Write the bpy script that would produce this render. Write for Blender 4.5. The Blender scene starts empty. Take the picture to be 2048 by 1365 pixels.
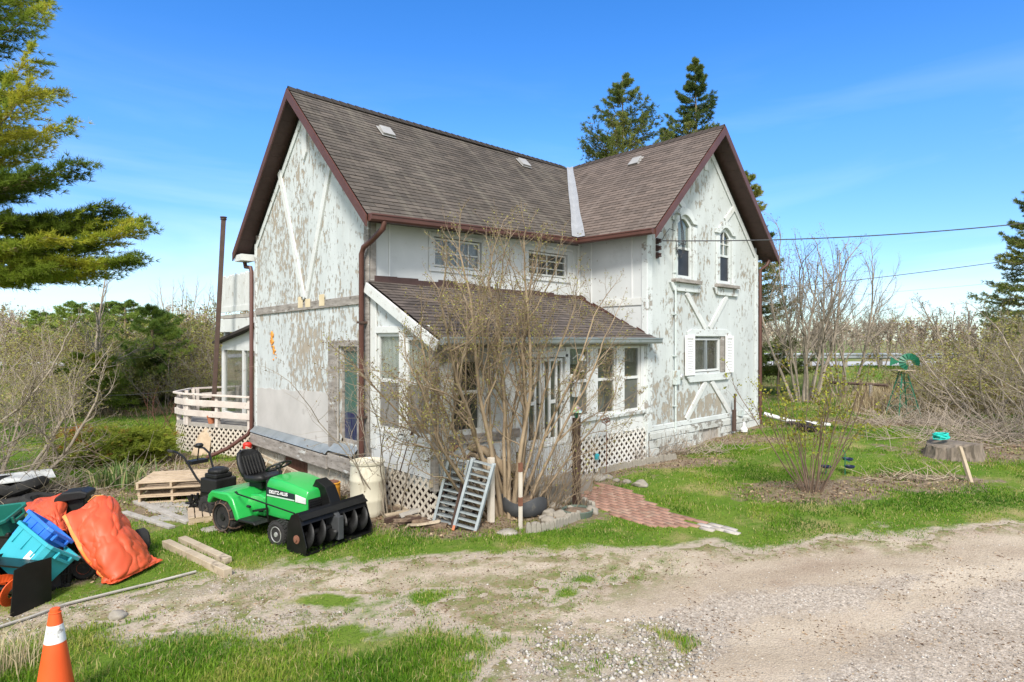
import bpy, bmesh, math, random
import numpy as np
from mathutils import Vector, Matrix, geometry
R = math.radians
scene = bpy.context.scene
# ---------------------------------------------------------------- camera
F = 1222.0; HC = 3.0; HOR = 680.0                # focal length in photo pixels, camera height, horizon row
YAW = R(46.9)
FW = Vector((math.cos(YAW), math.sin(YAW), 0)); RT = Vector((math.sin(YAW), -math.cos(YAW), 0))
cd = bpy.data.cameras.new('camera'); cam = bpy.data.objects.new('camera', cd); scene.collection.objects.link(cam)
cd.sensor_width = 36; cd.lens = 36*F/2048; cd.shift_y = -2.5/2048; cd.clip_start = .05; cd.clip_end = 3000
cam.location = (0, 0, HC); cam.rotation_euler = (R(90), 0, YAW-R(90)); scene.camera = cam
# ---------------------------------------------------------------- sky
SUN_TO = Vector((-.62, -.60, .85)).normalized()  # towards the veiled sun: left of the house, a little behind the camera
w = bpy.data.worlds.new('World'); scene.world = w; w.use_nodes = True
nt = w.node_tree; nt.nodes.clear()
def N(nt, t, **kw):
    n = nt.nodes.new(t)
    for k, v in kw.items():
        if k in n.inputs: n.inputs[k].default_value = v
        else: setattr(n, k, v)
    return n
out = N(nt, 'ShaderNodeOutputWorld'); bg = N(nt, 'ShaderNodeBackground'); bg.inputs[1].default_value = .128
sky = N(nt, 'ShaderNodeTexSky'); sky.sky_type = 'NISHITA'; sky.sun_disc = False
sky.sun_elevation = math.asin(SUN_TO.z); sky.sun_rotation = math.atan2(SUN_TO.x, SUN_TO.y)
sky.altitude = 300; sky.air_density = 1.0; sky.dust_density = .25; sky.ozone_density = 2.0
hs = N(nt, 'ShaderNodeHueSaturation'); hs.inputs['Saturation'].default_value = 1.38; hs.inputs['Value'].default_value = 1.05; hs.inputs['Hue'].default_value = .510
nt.links.new(sky.outputs[0], hs.inputs['Color'])
tc = N(nt, 'ShaderNodeTexCoord'); mp = N(nt, 'ShaderNodeMapping'); mp.inputs['Scale'].default_value = (1.2, 1.2, 6.5)
nt.links.new(tc.outputs['Generated'], mp.inputs[0])
cn = N(nt, 'ShaderNodeTexNoise'); cn.inputs['Scale'].default_value = 1.3; cn.inputs['Detail'].default_value = 7; cn.inputs['Roughness'].default_value = .52
cn.inputs['Distortion'].default_value = .6
nt.links.new(mp.outputs[0], cn.inputs['Vector'])
cr = N(nt, 'ShaderNodeValToRGB'); cr.color_ramp.elements[0].position = .44; cr.color_ramp.elements[1].position = .86
nt.links.new(cn.outputs[0], cr.inputs[0])
sx = N(nt, 'ShaderNodeSeparateXYZ'); nt.links.new(tc.outputs['Generated'], sx.inputs[0])
mr = N(nt, 'ShaderNodeMapRange'); mr.inputs['From Min'].default_value = .03; mr.inputs['From Max'].default_value = .42
mr.inputs['To Min'].default_value = .5; mr.inputs['To Max'].default_value = 0
nt.links.new(sx.outputs['Z'], mr.inputs['Value'])
mu = N(nt, 'ShaderNodeMath'); mu.operation = 'MULTIPLY'; nt.links.new(cr.outputs[0], mu.inputs[0]); nt.links.new(mr.outputs[0], mu.inputs[1])
mxs = N(nt, 'ShaderNodeMixRGB'); mxs.inputs[2].default_value = (6.2, 6.6, 7.0, 1)
lo = N(nt, 'ShaderNodeValToRGB'); le = lo.color_ramp.elements; le[0].position = .0; le[0].color = (.43, .52, .68, 1); le[1].position = .30; le[1].color = (1, 1, 1, 1); nt.links.new(sx.outputs['Z'], lo.inputs[0])
ml = N(nt, 'ShaderNodeMixRGB'); ml.blend_type = 'MULTIPLY'; ml.inputs[0].default_value = 1; nt.links.new(hs.outputs[0], ml.inputs[1]); nt.links.new(lo.outputs[0], ml.inputs[2])
nt.links.new(mu.outputs[0], mxs.inputs[0]); nt.links.new(ml.outputs[0], mxs.inputs[1])
# unseen white cloud added to the sky behind the camera for soft fill
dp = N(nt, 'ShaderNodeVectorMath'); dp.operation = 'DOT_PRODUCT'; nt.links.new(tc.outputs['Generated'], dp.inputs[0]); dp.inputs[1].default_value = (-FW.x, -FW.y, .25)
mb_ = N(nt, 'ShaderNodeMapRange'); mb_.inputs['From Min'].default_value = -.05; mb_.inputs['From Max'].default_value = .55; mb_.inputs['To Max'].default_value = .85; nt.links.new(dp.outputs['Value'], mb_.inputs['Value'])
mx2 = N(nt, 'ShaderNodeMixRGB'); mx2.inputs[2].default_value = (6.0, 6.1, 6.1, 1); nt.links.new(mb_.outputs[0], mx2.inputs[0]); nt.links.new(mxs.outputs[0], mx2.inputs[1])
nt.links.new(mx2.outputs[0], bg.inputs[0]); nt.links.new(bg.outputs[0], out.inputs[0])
# ---------------------------------------------------------------- sun
sd = bpy.data.lights.new('sun', 'SUN'); sd.energy = 2.7; sd.angle = R(13); sd.color = (1, .95, .87)
so = bpy.data.objects.new('sun', sd); scene.collection.objects.link(so); so.location = (-20, -10, 30)
so.rotation_euler = SUN_TO.to_track_quat('Z', 'Y').to_euler()
scene.view_settings.view_transform = 'Standard'; scene.view_settings.look = 'None'
scene.view_settings.exposure = 1.0; scene.view_settings.gamma = 1
scene.render.engine = 'CYCLES'; scene.cycles.max_bounces = 5; scene.cycles.transparent_max_bounces = 10
scene.cycles.diffuse_bounces = 3; scene.cycles.glossy_bounces = 3; scene.cycles.caustics_reflective = False; scene.cycles.caustics_refractive = False
# ---------------------------------------------------------------- numeric noise
def _h(ix, iy, s):
    n = (ix.astype(np.int64)*374761393 + iy.astype(np.int64)*668265263 + s*1442695041) & 0xffffffff
    n = ((n ^ (n >> 13))*1274126177) & 0xffffffff
    return ((n ^ (n >> 16)) & 0xffff)/65535.0
def vnoise(x, y, s=0):
    ix = np.floor(x); iy = np.floor(y); fx = x-ix; fy = y-iy
    fx = fx*fx*(3-2*fx); fy = fy*fy*(3-2*fy)
    a = _h(ix, iy, s); b = _h(ix+1, iy, s); c = _h(ix, iy+1, s); d = _h(ix+1, iy+1, s)
    return (a*(1-fx)+b*fx)*(1-fy)+(c*(1-fx)+d*fx)*fy
def fbm(x, y, s=0, o=4):
    v = 0; a = .5
    for k in range(o):
        v = v+a*vnoise(x*2**k, y*2**k, s+k*17); a *= .5
    return v/(1-.5**o)
def sstep(a, b, x):
    t = np.clip((x-a)/(b-a), 0, 1); return t*t*(3-2*t)
# ---------------------------------------------------------------- terrain height and where photo pixels fall on it
def zt(X, Y):
    X = np.asarray(X, float); Y = np.asarray(Y, float)
    d = X*FW.x+Y*FW.y; l = X*RT.x+Y*RT.y
    a = .55*np.clip((X-6.3)/11.0, 0, 1)
    t = sstep(25, 34, d)
    z = a*(1-t)+1.5*t
    z = z+(vnoise(X*.35, Y*.35, 5)-.5)*.10*np.clip((d-3)/6, 0, 1)*(1-t)*np.where((X > 5) & (Y > 7.5) & (X < 18) & (Y < 18), .15, 1)
    return z
def W(l, d, z=None):
    p = RT*l+FW*d
    p.z = float(zt(p.x, p.y)) if z is None else z
    return p
def gp(px, py):
    """the point of the terrain seen at a photo pixel"""
    u = (px-1024)/F; d = HC*F/max(py-HOR, 4)
    for _ in range(25):
        p = W(u*d, d); d = .5*d+.5*(HC-p.z)*F/max(py-HOR, 4)
    return W(u*d, d)
def at(px, py, d):
    p = RT*((px-1024)/F*d)+FW*d; p.z = HC-(py-HOR)*d/F; return p
def onX(px, py, X):
    u = (px-1024)/F; k = (RT.x-FW.x*u)/(-RT.y+FW.y*u) ; Y = X*k; d = X*FW.x+Y*FW.y
    return Vector((X, Y, HC-(py-HOR)*d/F))
def onY(px, py, Y):
    u = (px-1024)/F; k = (RT.x-FW.x*u)/(-RT.y+FW.y*u); X = Y/k; d = X*FW.x+Y*FW.y
    return Vector((X, Y, HC-(py-HOR)*d/F))
# ---------------------------------------------------------------- objects, things, parts
COL = scene.collection
def tag(o, label=None, cat=None, group=None, kind=None):
    if label: o['label'] = label
    if cat: o['category'] = cat
    if group: o['group'] = group
    if kind: o['kind'] = kind
    return o
def empty(name, loc=(0, 0, 0), rz=0, label=None, cat=None, group=None):
    o = bpy.data.objects.new(name, None); COL.objects.link(o); o.empty_display_size = .2
    o.location = loc; o.rotation_euler = (0, 0, rz); return tag(o, label, cat, group)
def copy_tree(o, parent=None):
    c = o.copy(); COL.objects.link(c)
    if parent is not None: c.parent = parent
    for ch in list(o.children): copy_tree(ch, c)
    return c
def np_mesh(name, V, Fc, m, parent=None, smooth=False, tint=None, loc=None):
    """mesh from arrays: V (n,3), Fc (m,k); tint = a float per vertex"""
    V = np.asarray(V, np.float32); Fc = np.asarray(Fc, np.int32); k = Fc.shape[1]
    me = bpy.data.meshes.new(name); me.vertices.add(len(V)); me.vertices.foreach_set('co', V.ravel())
    me.loops.add(Fc.size); me.loops.foreach_set('vertex_index', Fc.ravel())
    me.polygons.add(len(Fc)); me.polygons.foreach_set('loop_start', np.arange(0, Fc.size, k, dtype=np.int32))
    me.polygons.foreach_set('loop_total', np.full(len(Fc), k, np.int32))
    if smooth: me.polygons.foreach_set('use_smooth', np.ones(len(Fc), bool))
    if tint is not None:
        for nm, t in (tint if isinstance(tint, dict) else {'tint': tint}).items():
            a = me.attributes.new(nm, 'FLOAT', 'POINT'); a.data.foreach_set('value', np.asarray(t, np.float32))
    me.update(calc_edges=True); me.materials.append(m)
    o = bpy.data.objects.new(name, me); COL.objects.link(o)
    if parent is not None: o.parent = parent
    if loc is not None: o.location = loc
    return o
class MB:
    """collects simple shapes into one mesh"""
    def __init__(s): s.v = []; s.f = []; s.uv = {}
    def add(s, vs, fs):
        n = len(s.v); s.v += [tuple(v) for v in vs]; s.f += [tuple(i+n for i in f) for f in fs]; return s
    def box(s, x0, x1, y0, y1, z0, z1, mat=None):
        vs = [Vector(p) for p in ((x0,y0,z0),(x1,y0,z0),(x1,y1,z0),(x0,y1,z0),(x0,y0,z1),(x1,y0,z1),(x1,y1,z1),(x0,y1,z1))]
        if mat is not None: vs = [mat @ v for v in vs]
        return s.add(vs, [(0,3,2,1),(4,5,6,7),(0,1,5,4),(1,2,6,5),(2,3,7,6),(3,0,4,7)])
    def beam(s, p, q, a, b, up=(0, 0, 1), roll=0):
        """square bar from p to q, a wide (sideways) and b high (towards up)"""
        p = Vector(p); q = Vector(q); d = (q-p); L = d.length; d.normalize(); up = Vector(up)
        x = d.cross(up)
        if x.length < 1e-4: x = d.cross(Vector((1, 0, 0)))
        x.normalize(); y = x.cross(d)
        if roll: rot = Matrix.Rotation(roll, 3, d); x = rot @ x; y = rot @ y
        c = [p-x*a/2-y*b/2, p+x*a/2-y*b/2, p+x*a/2+y*b/2, p-x*a/2+y*b/2]
        return s.add(c+[v+d*L for v in c], [(0,1,2,3),(7,6,5,4),(0,4,5,1),(1,5,6,2),(2,6,7,3),(3,7,4,0)])
    def tube(s, pts, r, n=8, cap=True):
        pts = [Vector(p) for p in pts]; rs = r if isinstance(r, (list, tuple)) else [r]*len(pts)
        rings = []; ref = None
        for i, p in enumerate(pts):
            d = (pts[min(i+1, len(pts)-1)]-pts[max(i-1, 0)])
            if d.length < 1e-9: d = Vector((0, 0, 1))
            d.normalize()
            if ref is None: ref = d.orthogonal().normalized()
            x = (ref-d*ref.dot(d)); x = x.normalized() if x.length > 1e-6 else d.orthogonal().normalized()
            ref = x; y = d.cross(x)
            rings.append([p+(x*math.cos(2*math.pi*k/n)+y*math.sin(2*math.pi*k/n))*rs[i] for k in range(n)])
        vs = [v for g in rings for v in g]
        fs = [(i*n+k, i*n+(k+1) % n, (i+1)*n+(k+1) % n, (i+1)*n+k) for i in range(len(pts)-1) for k in range(n)]
        if cap: fs += [tuple(range(n))[::-1], tuple((len(pts)-1)*n+k for k in range(n))]
        return s.add(vs, fs)
    def lathe(s, prof, n=24, o=(0, 0, 0), M=None, close=False):
        """profile of (radius, height) about z, M = optional matrix"""
        M = M or Matrix.Translation(Vector(o)); vs = []
        for r, z in prof:
            for k in range(n): vs.append(M @ Vector((r*math.cos(2*math.pi*k/n), r*math.sin(2*math.pi*k/n), z)))
        m = len(prof)
        fs = [(i*n+k, i*n+(k+1) % n, (i+1)*n+(k+1) % n, (i+1)*n+k) for i in range(m-1) for k in range(n)]
        if close: fs += [((m-1)*n+k, (m-1)*n+(k+1) % n, (k+1) % n, k) for k in range(n)]
        else: fs += [tuple(range(n))[::-1], tuple((m-1)*n+k for k in range(n))]
        return s.add(vs, fs)
    def prism(s, poly, off):
        """planar polygon (3-D points) pushed along the vector off"""
        poly = [Vector(p) for p in poly]; off = Vector(off); n = len(poly)
        return s.add(poly+[p+off for p in poly], [tuple(range(n))[::-1], tuple(range(n, 2*n))]+[(i, (i+1) % n, n+(i+1) % n, n+i) for i in range(n)])
    def quad(s, *p): return s.add(p, [tuple(range(len(p)))])
    def xform(s, M):
        s.v = [tuple(M @ Vector(v)) for v in s.v]; return s
    def build(s, name, m, parent=None, smooth=False, bevel=0, loc=None, seg=2, fix=True, sub=0):
        me = bpy.data.meshes.new(name); me.from_pydata(s.v, [], s.f)
        if fix:
            bm = bmesh.new(); bm.from_mesh(me); bmesh.ops.recalc_face_normals(bm, faces=bm.faces); bm.to_mesh(me); bm.free()
        if s.uv:
            ul = me.uv_layers.new(name='UVMap')
            for p in me.polygons:
                for li in p.loop_indices:
                    ul.data[li].uv = s.uv.get(me.loops[li].vertex_index, (0, 0))
        me.materials.append(m)
        if smooth: me.shade_smooth() if smooth is True else me.shade_smooth()
        o = bpy.data.objects.new(name, me); COL.objects.link(o)
        if parent is not None: o.parent = parent
        if loc is not None: o.location = loc
        if bevel:
            b = o.modifiers.new('bevel', 'BEVEL'); b.width = bevel; b.segments = seg; b.limit_method = 'ANGLE'; b.angle_limit = R(40)
        if sub:
            sm = o.modifiers.new('sub', 'SUBSURF'); sm.levels = sub; sm.render_levels = sub
        if smooth == 'auto':
            a = me
            for e in a.edges: pass
            bm = bmesh.new(); bm.from_mesh(me)
            for e in bm.edges:
                if len(e.link_faces) == 2 and e.calc_face_angle(0) > R(38): e.smooth = False
            bm.to_mesh(me); bm.free()
        return o
def rotm(rx=0, ry=0, rz=0, t=(0, 0, 0)):
    return Matrix.Translation(Vector(t)) @ Matrix.Rotation(rz, 4, 'Z') @ Matrix.Rotation(ry, 4, 'Y') @ Matrix.Rotation(rx, 4, 'X')
# ---------------------------------------------------------------- materials
def newmat(name):
    m = bpy.data.materials.new(name); m.use_nodes = True; t = m.node_tree; t.nodes.clear()
    o = N(t, 'ShaderNodeOutputMaterial'); b = N(t, 'ShaderNodeBsdfPrincipled'); t.links.new(b.outputs[0], o.inputs[0])
    return m, t, b
def c4(c): return tuple(c)+(1,)
def ncoord(t, stretch=(1, 1, 1), src='Object'):
    tc = N(t, 'ShaderNodeTexCoord'); mp = N(t, 'ShaderNodeMapping'); mp.inputs['Scale'].default_value = stretch
    t.links.new(tc.outputs[src], mp.inputs[0]); return mp.outputs[0]
def noise(t, co, scale, detail=5, rough=.55, dist=0):
    n = N(t, 'ShaderNodeTexNoise'); n.inputs['Scale'].default_value = scale; n.inputs['Detail'].default_value = detail
    n.inputs['Roughness'].default_value = rough; n.inputs['Distortion'].default_value = dist; t.links.new(co, n.inputs['Vector']); return n.outputs[0]
def ramp(t, v, a, b, ca=(0, 0, 0), cb=(1, 1, 1)):
    r = N(t, 'ShaderNodeValToRGB'); e = r.color_ramp.elements; e[0].position = a; e[1].position = b; e[0].color = c4(ca); e[1].color = c4(cb)
    t.links.new(v, r.inputs[0]); return r.outputs[0]
def mix(t, f, a, b, mode='MIX'):
    m = N(t, 'ShaderNodeMixRGB'); m.blend_type = mode
    for i, v in ((0, f), (1, a), (2, b)):
        if hasattr(v, 'links'): t.links.new(v, m.inputs[i])
        else: m.inputs[i].default_value = v if i == 0 else c4(v)
    return m.outputs[0]
def math_(t, op, a, b):
    m = N(t, 'ShaderNodeMath'); m.operation = op
    for i, v in ((0, a), (1, b)):
        if hasattr(v, 'links'): t.links.new(v, m.inputs[i])
        else: m.inputs[i].default_value = v
    return m.outputs[0]
def bump(t, b, h, strength=.3, dist=.01):
    n = N(t, 'ShaderNodeBump'); n.inputs['Strength'].default_value = strength; n.inputs['Distance'].default_value = dist
    t.links.new(h, n.inputs['Height']); t.links.new(n.outputs[0], b.inputs['Normal'])
def mat(name, c1, c2=None, scale=4, rough=.7, bmp=0, bscale=None, spots=None, stretch=(1, 1, 1), metal=0, bdist=.01, trans=0, spec=.5, detail=5, coat=0):
    """two-tone mottled material; spots = (colour, scale, threshold, softness)"""
    m, t, b = newmat(name); co = ncoord(t, stretch)
    n = noise(t, co, scale, detail); col = ramp(t, n, .3, .7, c1, c2 or c1)
    if spots:
        for sp in (spots if isinstance(spots, list) else [spots]):
            f = ramp(t, noise(t, co, sp[1], 6, .6), sp[2], sp[2]+sp[3]); col = mix(t, f, col, sp[0])
    t.links.new(col, b.inputs['Base Color']); b.inputs['Roughness'].default_value = rough; b.inputs['Metallic'].default_value = metal
    b.inputs['Specular IOR Level'].default_value = spec
    if coat: b.inputs['Coat Weight'].default_value = coat; b.inputs['Coat Roughness'].default_value = .15
    if bmp: bump(t, b, noise(t, co, bscale or scale*4, 6), bmp, bdist)
    return m
def peel(name, paint, paint2, under, thr, soft=.012, big=.55, fine=11.0, stretch=(1, 1, .5), rough=.8, dirt=None, flake=1.0):
    """paint flaking off a render coat in patches with hard ragged edges"""
    m, t, b = newmat(name); co = ncoord(t, stretch)
    n1 = noise(t, co, big, 3, .5); n2 = noise(t, co, fine, 9, .66, .3); n3 = noise(t, co, fine*.28, 5, .6)
    s = math_(t, 'ADD', math_(t, 'MULTIPLY', n1, .50), math_(t, 'ADD', math_(t, 'MULTIPLY', n2, 1.15), math_(t, 'MULTIPLY', n3, .58)))
    s = math_(t, 'DIVIDE', s, 2.35)
    f = ramp(t, s, thr, thr+soft)
    pc = ramp(t, noise(t, co, 1.7, 6, .6), .35, .65, paint, paint2)
    uc = ramp(t, noise(t, co, 9, 6, .65), .3, .7, tuple(x*.82 for x in under), tuple(min(1, x*1.12) for x in under))
    edge = ramp(t, s, thr-.010*flake, thr-.004); edge2 = ramp(t, s, thr-.002, thr+.006)
    lip = math_(t, 'SUBTRACT', edge, edge2)
    col = mix(t, f, pc, uc); col = mix(t, math_(t, 'MULTIPLY', lip, .6), col, (.14, .125, .105))  # dark line along flake edges: cracks, and the flakes' shadow outline painted in
    if dirt:
        d = ramp(t, noise(t, ncoord(t, (3, 3, .35)), 2.2, 6, .6), .52, .72); col = mix(t, math_(t, 'MULTIPLY', d, dirt[3]), col, dirt[:3])
    chip = ramp(t, noise(t, co, fine*3.4, 5, .7), .66, .68); col = mix(t, math_(t, 'MULTIPLY', chip, .55), col, tuple(x*.75 for x in under))
    t.links.new(col, b.inputs['Base Color']); b.inputs['Roughness'].default_value = rough; b.inputs['Specular IOR Level'].default_value = .25
    h = math_(t, 'ADD', math_(t, 'MULTIPLY', f, -1.0), math_(t, 'MULTIPLY', noise(t, co, 40, 4, .6), .5))
    bump(t, b, h, .6, .012); return m
def glass(name, tint=(.80, .83, .82), dirty=.10):
    m = bpy.data.materials.new(name); m.use_nodes = True; t = m.node_tree; t.nodes.clear(); o = N(t, 'ShaderNodeOutputMaterial')
    tr = N(t, 'ShaderNodeBsdfTransparent'); tr.inputs[0].default_value = c4(tint); gl = N(t, 'ShaderNodeBsdfGlossy'); gl.inputs['Roughness'].default_value = .03
    gl.inputs[0].default_value = (.9, .9, .9, 1)
    fr = N(t, 'ShaderNodeLayerWeight'); fr.inputs[0].default_value = .5; fv = math_(t, 'ADD', math_(t, 'MULTIPLY', math_(t, 'POWER', fr.outputs['Facing'], 4.0), .75), .05); a = N(t, 'ShaderNodeMixShader'); t.links.new(fv, a.inputs[0])
    t.links.new(tr.outputs[0], a.inputs[1]); t.links.new(gl.outputs[0], a.inputs[2])
    df = N(t, 'ShaderNodeBsdfDiffuse'); df.inputs[0].default_value = (.35, .34, .3, 1); bm_ = N(t, 'ShaderNodeMixShader')
    f = ramp(t, noise(t, ncoord(t), 3, 6, .6), .3, .9, (dirty*.4,)*3, (dirty*2,)*3)
    t.links.new(f, bm_.inputs[0]); t.links.new(a.outputs[0], bm_.inputs[1]); t.links.new(df.outputs[0], bm_.inputs[2])
    t.links.new(bm_.outputs[0], o.inputs[0]); return m
def tintmat(name, stops, rough=.8, trans=0, attr='tint', spec=.2):
    """colour from a per-vertex tint; trans adds light through thin leaves"""
    m, t, b = newmat(name); a = N(t, 'ShaderNodeAttribute'); a.attribute_name = attr
    r = N(t, 'ShaderNodeValToRGB'); e = r.color_ramp.elements
    while len(e) < len(stops): e.new(.5)
    for i, (p, c) in enumerate(stops): e[i].position = p; e[i].color = c4(c)
    t.links.new(a.outputs['Fac'], r.inputs[0]); t.links.new(r.outputs[0], b.inputs['Base Color'])
    b.inputs['Roughness'].default_value = rough; b.inputs['Specular IOR Level'].default_value = spec
    if trans:
        tl = N(t, 'ShaderNodeBsdfTranslucent'); t.links.new(r.outputs[0], tl.inputs[0]); mx = N(t, 'ShaderNodeMixShader'); mx.inputs[0].default_value = trans
        t.links.new(b.outputs[0], mx.inputs[1]); t.links.new(tl.outputs[0], mx.inputs[2])
        o = [n for n in t.nodes if n.type == 'OUTPUT_MATERIAL'][0]; t.links.new(mx.outputs[0], o.inputs[0])
    return m
def shingle(name, c1, c2, c3, patch):
    m, t, b = newmat(name); tc = N(t, 'ShaderNodeTexCoord'); uv = tc.outputs['UV']
    br = N(t, 'ShaderNodeTexBrick'); br.offset = .5; br.inputs['Color1'].default_value = c4(c1); br.inputs['Color2'].default_value = c4(c2); br.inputs['Mortar'].default_value = c4(tuple(x*.35 for x in c1))
    br.inputs['Scale'].default_value = 1; br.inputs['Mortar Size'].default_value = .006; br.inputs['Brick Width'].default_value = .31; br.inputs['Row Height'].default_value = .14; br.inputs['Bias'].default_value = 0
    t.links.new(uv, br.inputs['Vector'])
    n = noise(t, uv, .6, 5, .6); col = mix(t, ramp(t, n, .4, .7), br.outputs[0], c3, 'MULTIPLY')
    n2 = noise(t, uv, 90, 3, .7); col = mix(t, .35, col, ramp(t, n2, .25, .75, (.3, .3, .3), (1.5, 1.45, 1.4)), 'MULTIPLY')
    mp = N(t, 'ShaderNodeMapping'); mp.inputs['Scale'].default_value = (2.2, .22, 1); t.links.new(uv, mp.inputs[0])
    st = ramp(t, noise(t, mp.outputs[0], 1.6, 5, .6), .5, .75); col = mix(t, math_(t, 'MULTIPLY', st, .5), col, patch)
    t.links.new(col, b.inputs['Base Color']); b.inputs['Roughness'].default_value = .9; b.inputs['Specular IOR Level'].default_value = .25
    bump(t, b, n2, .4, .004); return m
M_ = {}
WHITE = (.60, .635, .63)
M_['stucco_main'] = peel('stucco_main', (.54, .57, .565), (.46, .49, .485), (.345, .30, .24), .498, dirt=(.36, .35, .32, .35))
M_['stucco_wing'] = peel('stucco_wing', (.52, .55, .54), (.455, .48, .47), (.32, .285, .23), .524, dirt=(.38, .40, .37, .3))
M_['stucco_low'] = peel('stucco_low', (.52, .575, .56), (.46, .51, .495), (.37, .33, .26), .53)
M_['stucco_side'] = mat('stucco_side', (.49, .51, .505), (.57, .585, .58), 1.2, .8, .15, 60, [((.36, .37, .36), 1.4, .55, .25), ((.33, .30, .25), 9, .66, .04)])
M_['bare_render'] = peel('bare_render', (.50, .53, .52), (.44, .465, .455), (.33, .295, .24), .452)
M_['cement'] = mat('cement', (.40, .385, .365), (.50, .48, .455), 1.6, .9, .25, 30, ((.33, .31, .29), 3, .62, .1))
M_['foundation'] = peel('foundation', (.55, .57, .55), (.42, .43, .40), (.24, .225, .20), .50, fine=5, stretch=(1, 1, 1.2))
M_['block'] = mat('block', (.50, .48, .40), (.60, .57, .48), 3, .9, .3, 30, ((.30, .26, .19), 2.2, .6, .15))
M_['white_paint'] = mat('white_paint', (.54, .55, .53), (.63, .64, .62), 3, .6, .15, 25, [((.42, .40, .36), 5, .60, .08), ((.25, .22, .18), 18, .67, .05)])
M_['white_clean'] = mat('white_clean', (.58, .59, .58), (.66, .67, .66), 3, .5, 0, None, ((.45, .43, .40), 7, .68, .1))
M_['trim_peel'] = peel('trim_peel', (.60, .63, .62), (.50, .53, .52), (.30, .275, .24), .525, fine=9, stretch=(1, 1, 1), big=1.2)
M_['old_wood'] = mat('old_wood', (.17, .15, .13), (.34, .31, .28), 5, .9, .6, 22, [((.10, .085, .07), 9, .58, .1), ((.50, .51, .49), 3, .62, .06)], stretch=(.6, .6, 2.4))
M_['brown_metal'] = mat('brown_metal', (.080, .032, .023), (.105, .042, .031), 3, .5, .05, 20, ((.10, .05, .035), 8, .62, .12))
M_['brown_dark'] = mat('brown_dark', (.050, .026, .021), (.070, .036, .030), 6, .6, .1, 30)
M_['shingle_main'] = shingle('shingle_main', (.128, .108, .090), (.075, .065, .055), (.72, .71, .69), (.185, .165, .128))
M_['shingle_wing'] = shingle('shingle_wing', (.175, .138, .116), (.112, .090, .076), (.86, .85, .84), (.205, .168, .145))
M_['shingle_porch'] = shingle('shingle_porch', (.130, .108, .095), (.078, .066, .060), (.70, .68, .66), (.17, .145, .125))
M_['flashing'] = mat('flashing', (.33, .335, .33), (.41, .415, .41), 4, .45, .1, 20, ((.42, .40, .38), 6, .6, .1), metal=.2)
M_['galv'] = mat('galv', (.27, .30, .31), (.38, .41, .42), 2.5, .4, .15, 9, ((.25, .29, .30), 7, .6, .1), metal=.45)
M_['glass'] = glass('glass')
M_['glass_clear'] = glass('glass_clear', (.75, .78, .76), .05)
M_['screen'] = mat('screen', (.14, .135, .125), (.21, .20, .185), 2, .6, .1, 60, ((.10, .095, .09), 3, .58, .12))
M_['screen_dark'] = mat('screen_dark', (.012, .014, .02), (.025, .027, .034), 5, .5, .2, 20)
M_['curtain'] = mat('curtain', (.62, .62, .58), (.74, .74, .70), 5, .9)
M_['curtain_dark'] = mat('curtain_dark', (.16, .17, .16), (.24, .25, .23), 5, .9)
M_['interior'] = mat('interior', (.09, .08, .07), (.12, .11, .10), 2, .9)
M_['black_metal'] = mat('black_metal', (.006, .006, .006), (.011, .011, .011), 5, .34, .1, 40, ((.045, .04, .035), 9, .68, .1), spec=.28)
M_['black_plastic'] = mat('black_plastic', (.009, .009, .009), (.016, .016, .016), 8, .5, .1, 60, spec=.3)
M_['rubber'] = mat('rubber', (.011, .0105, .010), (.022, .021, .019), 9, .85, .3, 60, ((.09, .075, .055), 6, .62, .12))
M_['tyre_grey'] = mat('tyre_grey', (.035, .037, .04), (.055, .058, .062), 6, .75, .3, 40, ((.12, .11, .09), 5, .64, .1))
M_['green_paint'] = mat('green_paint', (.016, .33, .055), (.022, .38, .070), 1.5, .33, 0, None, ((.06, .17, .05), 5, .64, .14), coat=.4)
M_['silver'] = mat('silver', (.55, .55, .54), (.68, .68, .67), 5, .35, .1, 30, ((.3, .27, .23), 7, .64, .1), metal=.6)
M_['alu'] = mat('alu', (.30, .34, .36), (.42, .46, .48), 5, .42, .08, 30, ((.30, .30, .29), 8, .62, .12), metal=.3)
M_['chain'] = mat('chain', (.09, .055, .04), (.17, .11, .08), 30, .6, .3, 60, metal=.4)
M_['rust'] = mat('rust', (.12, .048, .028), (.22, .095, .055), 6, .9, .4, 40, ((.05, .03, .022), 5, .6, .15))
M_['rust_brown'] = mat('rust_brown', (.055, .032, .024), (.085, .050, .036), 6, .7, .2, 40, ((.13, .06, .035), 5, .66, .1))
M_['pallet'] = mat('pallet', (.36, .27, .18), (.52, .41, .29), 4, .9, .4, 30, ((.20, .15, .10), 6, .6, .12), stretch=(1, 1, 1))
M_['lumber'] = mat('lumber', (.30, .235, .16), (.48, .40, .29), 3, .9, .5, 26, ((.15, .115, .08), 5, .6, .12))
M_['grey_board'] = mat('grey_board', (.26, .24, .21), (.40, .37, .33), 4, .9, .4, 26, ((.16, .14, .12), 6, .6, .12))
M_['orange_tarp'] = mat('orange_tarp', (.55, .070, .022), (.64, .100, .034), 1.6, .55, .25, 7, [((.62, .17, .08), 2.2, .58, .2), ((.40, .075, .04), 3.4, .66, .15)])
M_['tarp_hem'] = mat('tarp_hem', (.76, .24, .045), (.82, .30, .075), 3, .55, .2, 20, ((.45, .2, .08), 8, .62, .1))
M_['cone_orange'] = mat('cone_orange', (.70, .085, .012), (.76, .105, .020), 3, .5, .05, 20, ((.60, .10, .03), 6, .66, .12))
M_['cone_white'] = mat('cone_white', (.70, .68, .66), (.78, .76, .74), 3, .5, 0, None, ((.30, .27, .24), 7, .58, .06))
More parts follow.
